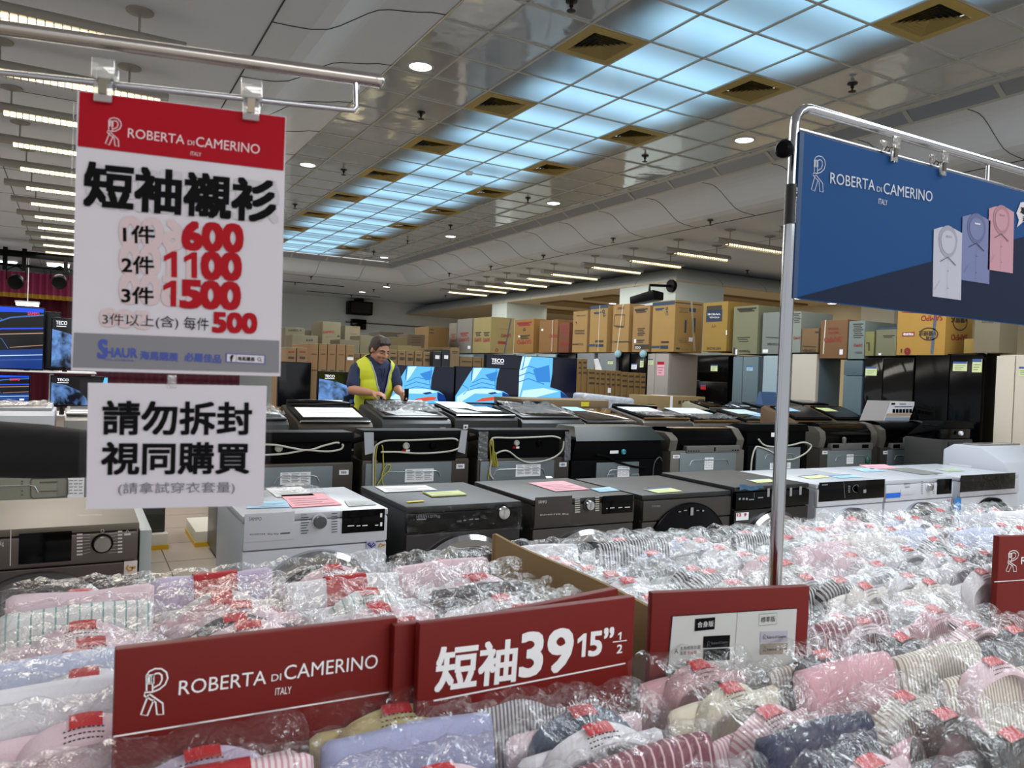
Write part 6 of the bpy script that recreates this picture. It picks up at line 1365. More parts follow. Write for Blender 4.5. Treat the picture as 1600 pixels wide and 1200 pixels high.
mb.ptext('ROBERTA', pl, (279.4, 1074.7), (416, 1057.5), 22, .001, 0, .008); mb.ptext('DI', pl, (424, 1059), (439, 1057), 10.5, .001, 0, 0); mb.ptext('CAMERINO', pl, (444, 1051), (590, 1032.5), 22, .001, 0, .008); mb.ptext('ITALY', pl, (430, 1080.5), (455, 1077.5), 11, .001, 0, 0); mb.pline(pl, [(177, 1150.6), (611.6, 1080.5)], .0022)
mb.build('lettering', INKW, t, smooth=0)
t, pl = board('red board with large white characters and number at lower centre', (656, 975), (993, 932), .985)
mb = MB(); mb.ptext('短袖', pl, (682, 1047), (806, 1031), 66, .001, 0, .03); mb.ptext('39', pl, (814, 1024), (893, 1013.5), 65, .001, 0, .03); mb.ptext('15', pl, (899, 1009.5), (940, 1004), 36, .001, 0, .032); mb.ptext('”', pl, (944, 989.5), (958, 987.5), 14, .001, 0, .03); mb.ptext('1', pl, (964, 994), (972, 993), 12, .001, 0, .03); mb.ptext('2', pl, (963.5, 1014), (971.6, 1013), 13, .001, 0, .02); mb.pline(pl, [(957, 1003), (978.6, 1000.3)], .0016); mb.pline(pl, [(677, 1094.6), (976.6, 1036)], .0024)
mb.build('lettering', INKW, t, smooth=0)
t, pl = board('narrow red board edge standing between the two lettered red boards', (617, 978), (660, 972), 1.012)
a, c, e_ = atY(628, 977, 1.032), atY(700, 962, 1.062), atY(960, 916, 1.062)
t = thing('sign_board', 'red board tipped back behind the board with the number', 'sign', ((a.x+e_.x)/2, 1.06, TZ), 'red sign boards')
MB().hexa([(c.x-.06, 1.028, TZ), (e_.x, 1.028, TZ), (e_.x, 1.042, TZ), (c.x-.06, 1.042, TZ), (c.x-.06, 1.05, c.z-.012), (e_.x, 1.05, e_.z), (e_.x, 1.066, e_.z), (c.x-.06, 1.066, c.z-.012)]).build('board', RED, t, bevel=.004)
t, pl = board('red-framed board with white chart of two label styles', (1019, 926.5), (1266, 915.7), .995, .925)
mb = MB(); mb.pp(pl, [(1050, 962.4), (1244.6, 950), (1238, 1070), (1038, 1085)], .001, 0); mb.build('chart_paper', mat('chart_paper', '#c9ccc9', .6), t, smooth=0)
mb = MB()
for s in ([(1050, 962.4), (1244.6, 950)], [(1050, 962.4), (1040, 1075)]): mb.pline(pl, s, .0012, .0018, 0)
mb.pline(pl, [(1151.7, 957.4), (1144, 1060)], .0006, .0018, 1)
mb.pp(pl, [(1085.5, 966.5), (1116.7, 963.8), (1115.5, 982.7), (1084.5, 985.7)], .002, 0); mb.ptext('合身版', pl, (1088.5, 975.5), (1113.5, 973.5), 9, .003, 2, .0)
mb.pline(pl, [(1185.5, 959.5), (1213, 957), (1212.5, 974.5), (1184.5, 977.5), (1185.5, 959.5)], .0006, .002, 0); mb.ptext('標準版', pl, (1188, 968.2), (1210.5, 966.2), 9, .002, 0, .01)
for y, mi in ((991.6, 0), (1012, 0)): mb.pp(pl, [(1098.5, y+2), (1140, y), (1139, y+18.5), (1097.5, y+20.5)], .002, mi)
mb.pline(pl, [(1104, 1009), (1104, 1003), (1106.5, 1000.5), (1108, 1003.5), (1105, 1006), (1108.5, 1009)], .0006, .003, 1); mb.ptext('Roberta di Camerino', pl, (1110, 1004), (1136, 1002), 4, .003, 1, 0)
for y, mi in ((985, 3), (1004, 4)):
    mb.pp(pl, [(1187.5, y+1.5), (1230, y), (1229, y+17), (1186.5, y+18.5)], .002, mi); mb.pline(pl, [(1191, y+13.5), (1191, y+8), (1193.5, y+5), (1195, y+8), (1192, y+10.5), (1195.5, y+13.5)], .0007, .003, 0); mb.ptext('Roberta di Camerino', pl, (1197, y+9.8), (1227, y+8.3), 4.5, .003, 0, .01)
mb.ptext('A', pl, (1053, 1017), (1058.5, 1016.6), 7, .002, 0, 0); mb.ptext('主商標是此圖', pl, (1061.5, 1012.8), (1093.4, 1010.4), 6, .002, 0, .01); mb.ptext('皆是', pl, (1062, 1020), (1071.5, 1019.3), 6, .002, 0, .01); mb.ptext('合身版', pl, (1073, 1019.2), (1087.5, 1018.2), 6, .002, 5, .01); mb.ptext('B', pl, (1049.5, 1050), (1054.5, 1049.7), 7, .002, 0, 0)
mb.pline(pl, [(1116, 1032), (1115.5, 1045)], .0006, .002, 5); mb.pline(pl, [(1207, 1022), (1206.5, 1030)], .0006, .002, 5)
mb.build('chart_print', [INK, INKG, INKW, mat('label_mauve', '#b2b0bd', .6), mat('label_sand', '#9c9283', .6), INKR], t, smooth=0)
t, pl = board('red board with white crest cut by the right picture edge', (1562, 838), (1830, 832), 1.05)
mb = MB(); logo(mb, pl, 1571, 861, 1591, 894, -1.5, .0018); mb.ptext('ROBERTA', pl, (1595, 876), (1660, 869), 11, .001, 0, .008); mb.ptext('DI', pl, (1664, 870), (1671, 869), 5, .001, 0, 0); mb.ptext('CAMERINO', pl, (1674, 868), (1745, 861), 11, .001, 0, .008); mb.pline(pl, [(1553, 909), (1800, 893)], .0018)
mb.build('lettering', INKW, t, smooth=0)

# ================================================================ HANGING NOTICES ON THE LEFT ARM
O_, U_, V_ = atD(122, 143, .823), atD(445, 183, .885), atD(110, 580, .823)
PS_ = Pl(O_, U_-O_, O_-V_)
LAM = clear('laminate', gloss=.0, rough=.05, haze=.004, bump=0, amt=.12)
PAPERS = mat('notice_white', '#cfcbd2', .6, spec=.2); NRED = mat('notice_red', '#a0061b', .6, spec=.15); NGREY = mat('notice_grey', '#77777d', .5); GHOSTR = mat('ghost_pink', '#c9b4b6', .6); GHOSTK = mat('ghost_grey', '#bbb9be', .6); NBLUE = mat('notice_blue', '#34479b', .5)
def quadslab(pl, px, th, off=0):
    mb = MB(); P = [pl.at(x, y, off) for x, y in px]; mb.prism(P, -pl.n*th); return mb
t = thing('price_notice', 'laminated price notice with red header hanging from the chrome arm', 'notice', PS_.at(280, 580))
quadslab(PS_, [(121, 141), (447, 182.5), (438, 588), (111, 579)], .0006).build('notice_paper', PAPERS, t, smooth=0)
mb = quadslab(PS_, [(116, 135), (456, 178), (447, 596), (103, 587)], .0014, .0004); mb.build('laminate', LAM, t, smooth=0)
mb = MB(); mb.pp(PS_, [(124.5, 143), (446, 183.5), (443, 267), (121.5, 228.5)], .0008, 0); mb.build('header_band', NRED, t, smooth=0); mb = MB(); mb.pp(PS_, [(116, 519.7), (436.3, 532.4), (436, 582.5), (113.5, 574)], .0008, 0); mb.build('footer_band', NGREY, t, smooth=0)
mb = MB()
logo(mb, PS_, 165, 183, 190, 227, 3, .0009, .0014)
mb.ptext('ROBERTA', PS_, (200.3, 208), (288.5, 219), 14.5, .0014, 0, .008); mb.ptext('DI', PS_, (293.6, 223), (303.5, 224.2), 7, .0014, 0, 0); mb.ptext('CAMERINO', PS_, (306.5, 221.5), (406, 234), 15, .0014, 0, .008); mb.ptext('ITALY', PS_, (298, 240), (314.5, 242), 6, .0014, 0, 0)
mb.build('header_lettering', mat('notice_header_ink', '#e0c8cc', .5), t, smooth=0)
mb = MB()
for s, l, r, h in (('600', (189, 361), (285, 368), 44), ('1100', (189, 405), (300, 411), 43), ('1500', (189, 451), (300, 457), 43), ('500', (158, 496), (232, 501), 26)):
    a0, b0 = PS_.uv(*l); a1, b1 = PS_.uv(*r); mx_, my_ = (l[0]+r[0])/2, (l[1]+r[1])/2; ht = abs(PS_.uv(mx_, my_-h/2)[1]-PS_.uv(mx_, my_+h/2)[1])
    mb.put(s, PS_, (a0+a1)/2, (b0+b1)/2, -(a1-a0), ht, .0012, 0, .05, False, math.atan2(b1-b0, a1-a0))
a0, b0 = PS_.uv(137, 289); a1, b1 = PS_.uv(434, 317); mb.put('短袖襯衫', PS_, (a0+a1)/2, (b0+b1)/2, -(a1-a0), .046, .0011, 1, .045, False, math.atan2(b1-b0, a1-a0))
mb.build('show_through', [GHOSTR, GHOSTK], t, smooth=0)
mb = MB()
mb.ptext('短袖襯衫', PS_, (133.8, 288), (430, 316), 66, .0016, 0, .04)
for s, l, r, h in (('1件', (193.3, 365.8), (241.8, 367.5), 27), ('2件', (191, 413.5), (240.6, 415), 27), ('3件', (190.6, 461), (240, 462.5), 26)): mb.ptext(s, PS_, l, r, h, .0016, 0, .025)
mb.ptext('3件以上(含)', PS_, (160.3, 499.5), (279, 505), 21, .0016, 0, .012); mb.ptext('每件', PS_, (287.5, 504.5), (326.5, 507), 20, .0016, 0, .012)
mb.build('black_lettering', INK, t, smooth=0)
mb = MB()
for s, l, r, h in (('600', (286.6, 368), (378, 373), 41), ('1100', (252.5, 412.5), (376.5, 417.5), 40), ('1500', (251.5, 458), (375, 463), 40), ('500', (333.7, 503.5), (400, 505.5), 29)): mb.ptext(s, PS_, l, r, h, .0017, 0, .055)
mb.build('red_figures', INKR, t, smooth=0)
mb = MB()
mb.ptext('S', PS_, (154, 545), (167, 546), 28, .0014, 0, .04); mb.ptext('HAUR', PS_, (166, 550.5), (214.5, 552), 14, .0014, 0, .04); mb.ptext('GLOBAL', PS_, (163, 561.5), (212, 563.5), 3, .0014, 0, 0); mb.ptext('海馬購展', PS_, (219.5, 555), (278, 558), 13, .0014, 0, .03); mb.ptext('必屬佳品', PS_, (289, 557.5), (345.5, 561), 13, .0014, 0, .03)
mb.pp(PS_, [(353, 552), (414.5, 555), (414, 569), (352.5, 566)], .0014, 0)
mb.build('footer_lettering', NBLUE, t, smooth=0)
mb = MB(); mb.pp(PS_, [(355, 553.3), (412.8, 556.2), (412.4, 567.6), (354.6, 564.8)], .0018, 1); mb.pp(PS_, [(369, 554.5), (369.6, 554.5), (369.2, 565), (368.6, 565)], .002, 0); mb.ptext('f', PS_, (360, 559.5), (364.5, 559.8), 9, .0022, 0, .05); mb.ptext('海馬購展', PS_, (371.5, 560.2), (398, 561.6), 6.5, .0022, 0, .02); mb.pline(PS_, [(405+2.6*cos(i*pi/6), 561.3+2.6*sin(i*pi/6)) for i in range(12)], .0006, .0022, 0, True); mb.pline(PS_, [(406.8, 563.2), (409, 565.4)], .0007, .0022, 0)
mb.build('search_badge', [INK, PAPERS], t, smooth=0)
t = thing('handling_notice', 'smaller laminated white notice with two rows of black characters', 'notice', PS_.at(275, 795))
quadslab(PS_, [(137.4, 598), (417, 603), (411.6, 790), (134.6, 796)], .0006).build('notice_paper', PAPERS, t, smooth=0)
quadslab(PS_, [(126, 592.5), (427, 599.5), (420, 800), (122, 805)], .0014, .0004).build('laminate', LAM, t, smooth=0)
mb = MB(); mb.ptext('請勿拆封', PS_, (161.8, 652.5), (392.6, 653.8), 50, .0016, 0, .03); mb.ptext('視同購買', PS_, (160, 716), (389, 715.5), 48, .0016, 0, .03); mb.build('black_lettering', INK, t, smooth=0)
mb = MB(); mb.ptext('(請拿試穿衣套量)', PS_, (185, 764), (367, 762), 20, .0016, 0, .0); mb.build('grey_lettering', INKG, t, smooth=0)
mb = quadslab(PS_, [(262, 586), (276, 586), (276, 606), (262, 606)], .0006, .0015); solo(mb, 'clear_tape', clear('tape_clear', gloss=.1, rough=.15, haze=.1, bump=.5), 'short clear tape joining the two hanging notices', 'tape', smooth=0)
# chrome arm
PA_X = PS_.at(-360, 0)
t = thing('display_stand', 'chrome display arm reaching in from the left above the notices', 'stand', (PA_X.x, PA_X.y, 0))
PA = Pl(PS_.o-PS_.n*.006, PS_.u, PS_.v)
e0, e1 = PA.at(-360, -8), PA.at(590, 126)
mb = MB(); mb.tube([e0, e1], .0078, 16); mb.ell(e1, (.0082, .0082, .0082), 12); mb.build('arm', mat('chrome_brushed', '#bdb7b0', .22, 1), t, smooth=60)
l0 = PA.at(-360, 75); l1, l2 = PA.at(553, 172), PA.at(556, 126)
mb = MB(); mb.tube([l0, PA.at(545, 171.5), l1, PA.at(557, 168), l2], .0034, 10); mb.tube([l0, e0], .0034, 10); mb.build('hanging_rod', CHROME, t, smooth=60)
mb = MB(); mb.tube([(e0.x, e0.y, 0.02), e0+Vector((0, 0, .02))], .012, 14); mb.build('pole', CHROME, t, smooth=60)
MB().lathe((e0.x, e0.y, 0), (0, 0, 1), [(.12, 0), (.12, .01), (.02, .02)], 24).build('base', BLACK, t)
CLIPM = clear('clip_clear', tint='#e8e6df', gloss=.12, rough=.05, haze=.2, bump=0)
def clip(pl, x, y, s, lab, up=1):
    t = thing('clip', lab, 'clip', pl.at(x, y), 'clear sign clips')
    a, b_ = pl.uv(x, y)
    mb = MB()
    mb.slab(pl, a-.009*s, a+.009*s, b_-.02*s, b_+.004*s, .004*s, .003); mb.slab(pl, a-.009*s, a+.009*s, b_-.02*s, b_+.004*s, .003*s, -.014*s)
    mb.slab(pl, a-.011*s, a+.011*s, b_+.004*s, b_+.026*s, .004*s, .006*s); mb.slab(pl, a-.011*s, a+.011*s, b_+.004*s, b_+.024*s, .004*s, -.018*s)
    mb.build('clip_jaws', CLIPM, t, bevel=.0015)
    mb = MB(); mb.tube([pl.pt(a-.006*s, b_+.002*s, .004*s), pl.pt(a-.006*s, b_+.01*s, -.006*s), pl.pt(a-.006*s, b_+.002*s, -.014*s)], .0016*s, 6); mb.tube([pl.pt(a+.006*s, b_+.002*s, .004*s), pl.pt(a+.006*s, b_+.01*s, -.006*s), pl.pt(a+.006*s, b_+.002*s, -.014*s)], .0016*s, 6); mb.slab(pl, a-.004*s, a+.004*s, b_-.012*s, b_+.004*s, .0015, .0075*s)
    mb.build('clip_spring', mat('spring_bronze', '#6e675a', .3, .8), t)
clip(PS_, 163, 133, 1.0, 'left clear clip holding the red-headed price notice'); clip(PS_, 393, 163, 1.0, 'right clear clip holding the red-headed price notice')

# ================================================================ BLUE BANNER AND ITS POLE
YB = 1.05
PBN = PY(YB)
t = thing('display_stand', 'chrome pole with bent top rail carrying the blue banner', 'stand', (atY(1212, 912, YB).x, YB+.02, TZ))
yq = YB+.014
b0, b1 = atY(1211, 905, yq), atY(1231, 345, yq)
mb = MB(); mb.tube([(b0.x, yq, TZ), (b0.x, yq, b1.z)], .0128, 20); mb.build('outer_tube', CHROME, t, smooth=60)
zt_ = atY(1243, 160, yq).z
e2 = atY(1600, 261, yq); zr_ = (zt_+e2.z)/2
pts = [(b0.x, yq, b1.z-.02), (b0.x, yq, zt_-.045)]+[(b0.x+.04*(1-cos(q)), yq, zt_-.045+.04*sin(q)) for q in (.4, .8, 1.2, 1.57)]+[(b0.x+1.25, yq, zt_-.005)]
mb = MB(); mb.tube(pts, .0095, 16); mb.build('top_rail', CHROME, t, smooth=60)
mb = MB(); hz = atY(1250, 203, yq).z; mb.tube([(b0.x+.008, yq, hz), (b0.x+1.2, yq, hz)], .0035, 10); hx = atY(1545, 235, yq).x
for h_ in (hx, hx+.5): mb.tube([(h_, yq, hz), (h_, yq, zt_-.005)], .0045, 10)
mb.build('hanging_rod', CHROME, t, smooth=60)
q = atY(1224, 235, yq-.01); mb = MB(); mb.lathe((q.x+.012, yq-.012, q.z), (-1, -.3, 0), [(.006, -.01), (.006, .004), (.016, .01), (.018, .022), (.012, .03), (.001, .03)], 12); mb.build('clamp_knob', BLACK, t)
mb = MB(); q0, q1 = atY(1233, 288, yq), atY(1228, 350, yq); mb.tube([(b0.x, yq, q1.z), (b0.x, yq, q0.z)], .0134, 20); mb.build('label_sleeve', mat('label_black', '#17181a', .4), t, smooth=60)
PLB = PY(yq-.0135); mb = MB(); a_ = b0.x-.004; zm = (q0.z+q1.z)/2
mb.put('3H', PLB, b0.x+.002, q0.z-.018, .02, .010, .0006, 0, .05, False, -pi/2); mb.put('TEL:(02)22992015', PLB, b0.x-.003, zm-.012, .05, .0045, .0004, 0, .02, False, -pi/2); mb.put('吊牌架展示架專門店', PLB, b0.x+.004, zm-.016, .045, .004, .0002, 0, 0, False, -pi/2)
mb.build('label_lettering', INKW, t, smooth=0)
t = thing('banner', 'blue banner with white crest and three printed shirts under the chrome rail', 'banner', (atY(1400, 400, YB).x, YB, atY(1250, 470, YB).z))
a, c = PBN.uv(1249, 205), PBN.uv(1239, 466)
X0, X1, Z1, Z0 = (a[0]+c[0])/2, (a[0]+c[0])/2+1.05, a[1], c[1]
MB().box(X0, X1, YB, YB+.004, Z0, Z1).build('banner_sheet', mat('banner_blue', '#13467c', .7, spec=.2), t, smooth=0)
mb = MB(); q = PBN.uv(1445, 411); s_ = (q[1]-Z0)/(q[0]-X0); xk = X1
mb.poly([PBN.pt(X0+.01, Z0+.002, .001), PBN.pt(X1, Z0+.002, .001), PBN.pt(X1, min(Z1, Z0+(X1-X0)*s_), .001)]); mb.build('banner_navy_band', mat('banner_navy', '#0d1d38', .7, spec=.2), t, smooth=0)
mb = MB(); mb.box(X0, X0+.012, YB-.001, YB+.0, Z0, Z1); mb.build('banner_edge', mat('banner_edge', '#173e68', .5), t, smooth=0)
mb = MB(); logo(mb, PBN, 1267, 243, 1289, 299, 1.5, .0015)
mb.ptext('ROBERTA', PBN, (1296.5, 278), (1366, 290), 17, .0015, 0, .008); mb.ptext('DI', PBN, (1369, 295.3), (1377, 296.5), 8, .0015, 0, 0); mb.ptext('CAMERINO', PBN, (1379.5, 294), (1456, 307.5), 17, .0015, 0, .008); mb.ptext('ITALY', PBN, (1371.5, 314.5), (1385.5, 317), 8.5, .0015, 0, 0)
mb.build('lettering', mat('banner_ink', '#c5cbd8', .5), t, smooth=0)
def S5(x, y): return (1220+x*.2667, 180+y*.2667)
mb = MB()
def shirt(o, mi, w_):
    x0, y0, x1, y1, sk = o
    f = lambda u, v: S5(x0+(x1-x0)*u+(-8)*v, y0+(y1-y0)*v+sk*u)
    mb.pp(PBN, [f(0, .07), f(.28, .02), f(.7, .02), f(1, .07), f(1, 1), f(0, 1)], .002, mi)
    mb.pp(PBN, [f(.5+.33*cos(i*pi/10), .19+.2*sin(i*pi/10)*(1.25 if sin(i*pi/10) > 0 else 1)) for i in range(20)], .0025, mi+1)
    mb.pp(PBN, [f(.5+.25*cos(i*pi/10), .20+.14*sin(i*pi/10)*(1.3 if sin(i*pi/10) > 0 else 1)) for i in range(20)], .003, mi)
    mb.pline(PBN, [f(.24, .5), f(.5, .43), f(.78, .53)], .0022, .0035, mi+2); mb.pline(PBN, [f(.5, .44), f(.5, .98)], .0005, .0035, mi+1)
    for v in (.62, .86): mb.pline(PBN, [f(.5, v), f(.53, v)], .0016, .0036, mi+2)
    mb.pline(PBN, [f(.05, .9), f(.25, .76)], .0007, .0035, mi+1); mb.pp(PBN, [f(.42, .13), f(.62, .135), f(.62, .16), f(.42, .155)], .0036, 9 if mi == 3 else mi+1)
shirt((1215, 520, 1362, 905, 22), 6, 1); shirt((1060, 567, 1224, 965, 25), 3, 1); shirt((892, 640, 1058, 1062, 22), 0, 1)
mb.pp(PBN, [S5(*p) for p in ((1375, 575), (1400, 512), (1480, 500), (1560, 560), (1560, 640), (1480, 680), (1415, 625), (1378, 658), (1390, 615))], .002, 9); mb.ptext('專', PBN, S5(1398, 560), S5(1450, 565), 12, .003, 10, .02); mb.ptext('利', PBN, S5(1410, 610), S5(1450, 612), 10, .003, 10, .02)
mb.build('printed_shirts', [mat('print_shirt_white', '#b2b4c2', .5), mat('print_shirt_white_fold', '#9698a8', .5), mat('print_shirt_white_line', '#5b5d6b', .5), mat('print_shirt_blue', '#6b74a0', .5), mat('print_shirt_blue_fold', '#565f8b', .5), mat('print_shirt_blue_line', '#2b3050', .5), mat('print_shirt_pink', '#b98a97', .5), mat('print_shirt_pink_fold', '#a37583', .5), mat('print_shirt_pink_line', '#5c3c47', .5), PAPERS, INK], t, smooth=0)
for x, y, nm in ((1394, 237, 'left'), (1470, 259, 'right')): clip(PBN, x, y, 1.15, '%s clear clip on the top edge of the blue banner' % nm)

# ================================================================ PEOPLE
def remesh(mb, name, m, parent, vox=.008, it=4, thick=0):
    o = mb.build(name, m, None, smooth=0, org=(0, 0, 0))
    r = o.modifiers.new('r', 'REMESH'); r.mode = 'VOXEL'; r.voxel_size = vox; r.use_smooth_shade = True
    s = o.modifiers.new('s', 'SMOOTH'); s.factor = .5; s.iterations = it
    bpy.context.view_layer.update()
    me = bpy.data.meshes.new_from_object(o.evaluated_get(bpy.context.evaluated_depsgraph_get()))
    bpy.data.objects.remove(o)
    for v in me.vertices: v.co -= parent.location
    me.polygons.foreach_set('use_smooth', [True]*len(me.polygons)); me.name = name
    q = bpy.data.objects.new(name, me); COL.objects.link(q); q.parent = parent; TOP[q.name] = parent.location.copy()
    return q
def frame(f, tilt=0):
    f = Vector(f).normalized(); r = f.cross(Vector((0, 0, 1))).normalized(); u = r.cross(f).normalized()
    return r, f, u
def figure(t, J, f_head, skin, hair_m, shirt_m, trouser_m, shoe_m, sleeve=.72, build_=1.0):
    """J: joints in place. r = to the figure's own right"""
    r, f, u = frame(f_head); hc = J['head']
    ax = (r, f, u)
    def H(a, b_, c): return hc+r*a+f*b_+u*c
    mb = MB()
    mb.ell(H(0, -.008, .03), (.072, .092, .088), 18, ax); mb.ell(H(0, .022, -.035), (.056, .066, .075), 16, ax); mb.ell(H(0, .06, -.085), (.026, .026, .022), 12, ax)
    mb.capsule(H(0, .088, .015), .009, H(0, .108, -.022), .014, 10); mb.ell(H(.012, .098, -.027), (.008, .01, .007), 8, ax); mb.ell(H(-.012, .098, -.027), (.008, .01, .007), 8, ax)
    for s in (1, -1):
        mb.ell(H(.074*s, -.012, -.005), (.009, .018, .03), 10, ax); mb.capsule(H(.014*s, .083, .028), .009, H(.05*s, .066, .026), .008, 8); mb.ell(H(.04*s, .062, -.025), (.02, .022, .02), 10, ax)
    mb.capsule(H(-.018, .082, -.056), .007, H(.018, .082, -.056), .007, 8); mb.capsule(H(-.014, .08, -.066), .007, H(.014, .08, -.066), .007, 8)
    mb.capsule(J['neck'], .058*build_, H(0, -.02, -.05), .052*build_, 14)
    ch, pe = J['chest'], J['pelvis']
    tr = J['side']; tf = Vector((0, 0, 1)).cross(tr)*1.0; tax = (tr, tf, Vector((0, 0, 1)))
    mid = (ch+pe)/2
    torso = [(ch+Vector((0, 0, .05)), (.165, .1, .16)), (ch-Vector((0, 0, .06)), (.155, .105, .17)), (mid, (.145, .1, .17)), (pe, (.155, .105, .13))]
    for c, q in torso: mb.ell(c, [a*build_ for a in q], 20, tax)
    for k in ('L', 'R'):
        sh, el, wr = J['sh'+k], J['el'+k], J['wr'+k]
        mb.capsule(ch+Vector((0, 0, .14)), .06, sh, .055*build_); mb.capsule(sh, .052*build_, el, .041*build_); mb.capsule(el, .041*build_, el+(wr-el)*.35, .042*build_); mb.capsule(el+(wr-el)*.35, .042*build_, wr, .026*build_)
        d = J['hd'+k].normalized(); n_ = J['hn'+k]; n_ = (n_-n_.dot(d)*d).normalized(); s_ = d.cross(n_)      # d towards fingertips, n palm normal, s_ across
        mb.ell(wr+d*.052, (.04, .017, .05), 14, (s_, n_, d))
        for i, (off, ln, cur) in enumerate(((-.029, .06, .35), (-.01, .072, .45), (.01, .068, .55), (.028, .054, .65))):
            b0 = wr+d*.088+s_*off; a1 = cur; p1 = b0+(d*cos(a1)+n_*sin(a1))*ln*.45; p2 = p1+(d*cos(a1*2)+n_*sin(a1*2))*ln*.32; p3 = p2+(d*cos(a1*2.7)+n_*sin(a1*2.7))*ln*.25
            mb.capsule(b0-d*.02, .0095, p1, .009, 8); mb.capsule(p1, .009, p2, .008, 8); mb.capsule(p2, .008, p3, .007, 8)
        sg = J.get('th'+k, -1); b0 = wr+d*.03+s_*.03*sg; p1 = b0+(d*.75+s_*.55*sg+n_*.45)*.04; p2 = p1+(d*.85+n_*.6)*.032
        mb.capsule(b0, .014, p1, .011, 8); mb.capsule(p1, .0105, p2, .0085, 8)
    hipw = tr*.085
    legs = []
    for k, s in (('L', -1), ('R', 1)):
        hp = pe+hipw*s-Vector((0, 0, .04)); kn = J['kn'+k]; an = J['an'+k]
        mb.capsule(hp, .085, kn, .058); mb.capsule(kn, .056, kn+(an-kn)*.35, .058); mb.capsule(kn+(an-kn)*.35, .058, an, .04)
        toe = an+tf*.16*(1 if tf.dot(f) > 0 else -1); mb.capsule(an-Vector((0, 0, .03)), .04, Vector((toe.x, toe.y, .035)), .03)
        legs.append((hp, kn, an, toe))
    body = remesh(mb, 'body', skin, t, .0065, 4)
    # face
    for s in (1, -1):
        mb = MB(); mb.ell(H(.031*s, .076, .008), (.011, .008, .0042), 12, ax); mb.build('eye', mat('eye_white', '#9c928a', .5, spec=.2), t, smooth=60)
        mb = MB(); mb.ell(H(.032*s, .0845, .006), (.006, .003, .0048), 10, ax); mb.build('iris', mat('iris_dark', '#1c1310', .2), t, smooth=60)
        mb = MB(); mb.capsule(H(.014*s, .09, .027), .0035, H(.034*s, .085, .032), .004, 8); mb.capsule(H(.034*s, .085, .032), .004, H(.052*s, .072, .027), .003, 8); mb.build('eyebrow', mat('brow_dark', '#2a1d16', .8), t, smooth=60)
    mb = MB(); mb.capsule(H(-.02, .089, -.0605), .0035, H(.02, .089, -.0605), .0035, 8); mb.build('lips', mat('lips', '#86504a', .6), t, smooth=60)
    mb = MB()
    mb.ell(H(0, -.02, .05), (.08, .095, .083), 18, ax); mb.ell(H(0, -.055, .0), (.072, .06, .075), 16, ax)
    for s in (1, -1): mb.ell(H(.062*s, -.015, .045), (.02, .06, .05), 12, ax); mb.capsule(H(.069*s, .03, .03), .009, H(.07*s, .03, .0), .005, 8)
    for i in range(7): mb.capsule(H(-.045+.015*i, .02, .115-.004*abs(i-2)), .02, H(-.05+.017*i, .066-.0045*abs(i-3), .085+.004*(i % 2)), .012, 8)
    remesh(mb, 'hair', hair_m, t, .006, 3)
    mb = MB()
    for c, q in torso[:3]+[(pe+Vector((0, 0, .06)), (.158, .108, .12))]: mb.ell(c, [a*build_+.013 for a in q], 20, tax)
    for k in ('L', 'R'):
        sh, el, wr = J['sh'+k], J['el'+k], J['wr'+k]
        mb.capsule(ch+Vector((0, 0, .135)), .075, sh, .07*build_)
        if sleeve <= 1: mb.capsule(sh, .068*build_, sh+(el-sh)*sleeve, .063*build_)
        else: mb.capsule(sh, .068*build_, el, .056*build_); mb.capsule(el, .058*build_, el+(wr-el)*.5, .054*build_); mb.capsule(el+(wr-el)*.5, .054*build_, el+(wr-el)*.93, .043)
    remesh(mb, 'top', shirt_m, t, .009, 5)
    mb = MB(); mb.ell(pe-Vector((0, 0, .02)), (.17*build_, .12*build_, .13), 18, tax)
    for hp, kn, an, toe in legs: mb.capsule(hp, .1, kn, .072); mb.capsule(kn, .07, an+Vector((0, 0, .02)), .062)
    remesh(mb, 'trousers', trouser_m, t, .011, 4)
    for hp, kn, an, toe in legs:
        mb = MB(); mb.capsule(Vector((an.x, an.y, .05)), .05, Vector((toe.x, toe.y, .04)), .04); mb.capsule(Vector((an.x, an.y, .05)), .048, an, .048)
        for p in mb.v: p.z = max(p.z, 0)
        remesh(mb, 'shoe', shoe_m, t, .008, 3)
    return tax, H
SKIN = mat('skin', '#b07f66', .55); HAIRB = mat('hair_brown', '#34241b', .6, bump=.5, bscale=120)
def J3(x, y, Y): return atY(x, y, Y)
ch = J3(586, 592, 6.68); pe = Vector((ch.x-.0, 6.78, .97))
f_m = Vector((.34, -.94, -.40))
side = Vector((-.97, -.2, 0)).normalized()
J = dict(head=J3(593, 547.5, 6.6), neck=J3(586, 573, 6.69), chest=ch, pelvis=pe, side=side,
         shR=J3(558, 578, 6.7), elR=J3(550, 609, 6.62), wrR=J3(582, 614, 6.38), hdR=J3(598, 616, 6.3)-J3(582, 614, 6.38), hnR=Vector((.1, .2, -1)), thR=-1,
         shL=J3(612.5, 580, 6.66), elL=J3(621, 607, 6.62), wrL=J3(626, 614, 6.42), hdL=Vector((.15, -.5, -.45)), hnL=Vector((-1, .1, .2)), thL=-1,
         knR=Vector((pe.x-.1, 6.74, .5)), anR=Vector((pe.x-.11, 6.8, .09)), knL=Vector((pe.x+.1, 6.74, .5)), anL=Vector((pe.x+.11, 6.8, .09)))
t = thing('person', 'person in yellow safety vest over navy shirt, looking down behind the washers', 'person', (pe.x, 6.75, 0))
NAVY = mat('shirt_navy', '#1f2a4a', .8)
tax, H = figure(t, J, f_m, SKIN, HAIRB, NAVY, mat('trousers_dark', '#191a20', .8), BLACK)
YEL = mat('vest_yellow', '#c9d12a', .6, emit=0)
tr, tf, up = tax
fw = tf if tf.dot(f_m) > 0 else -tf
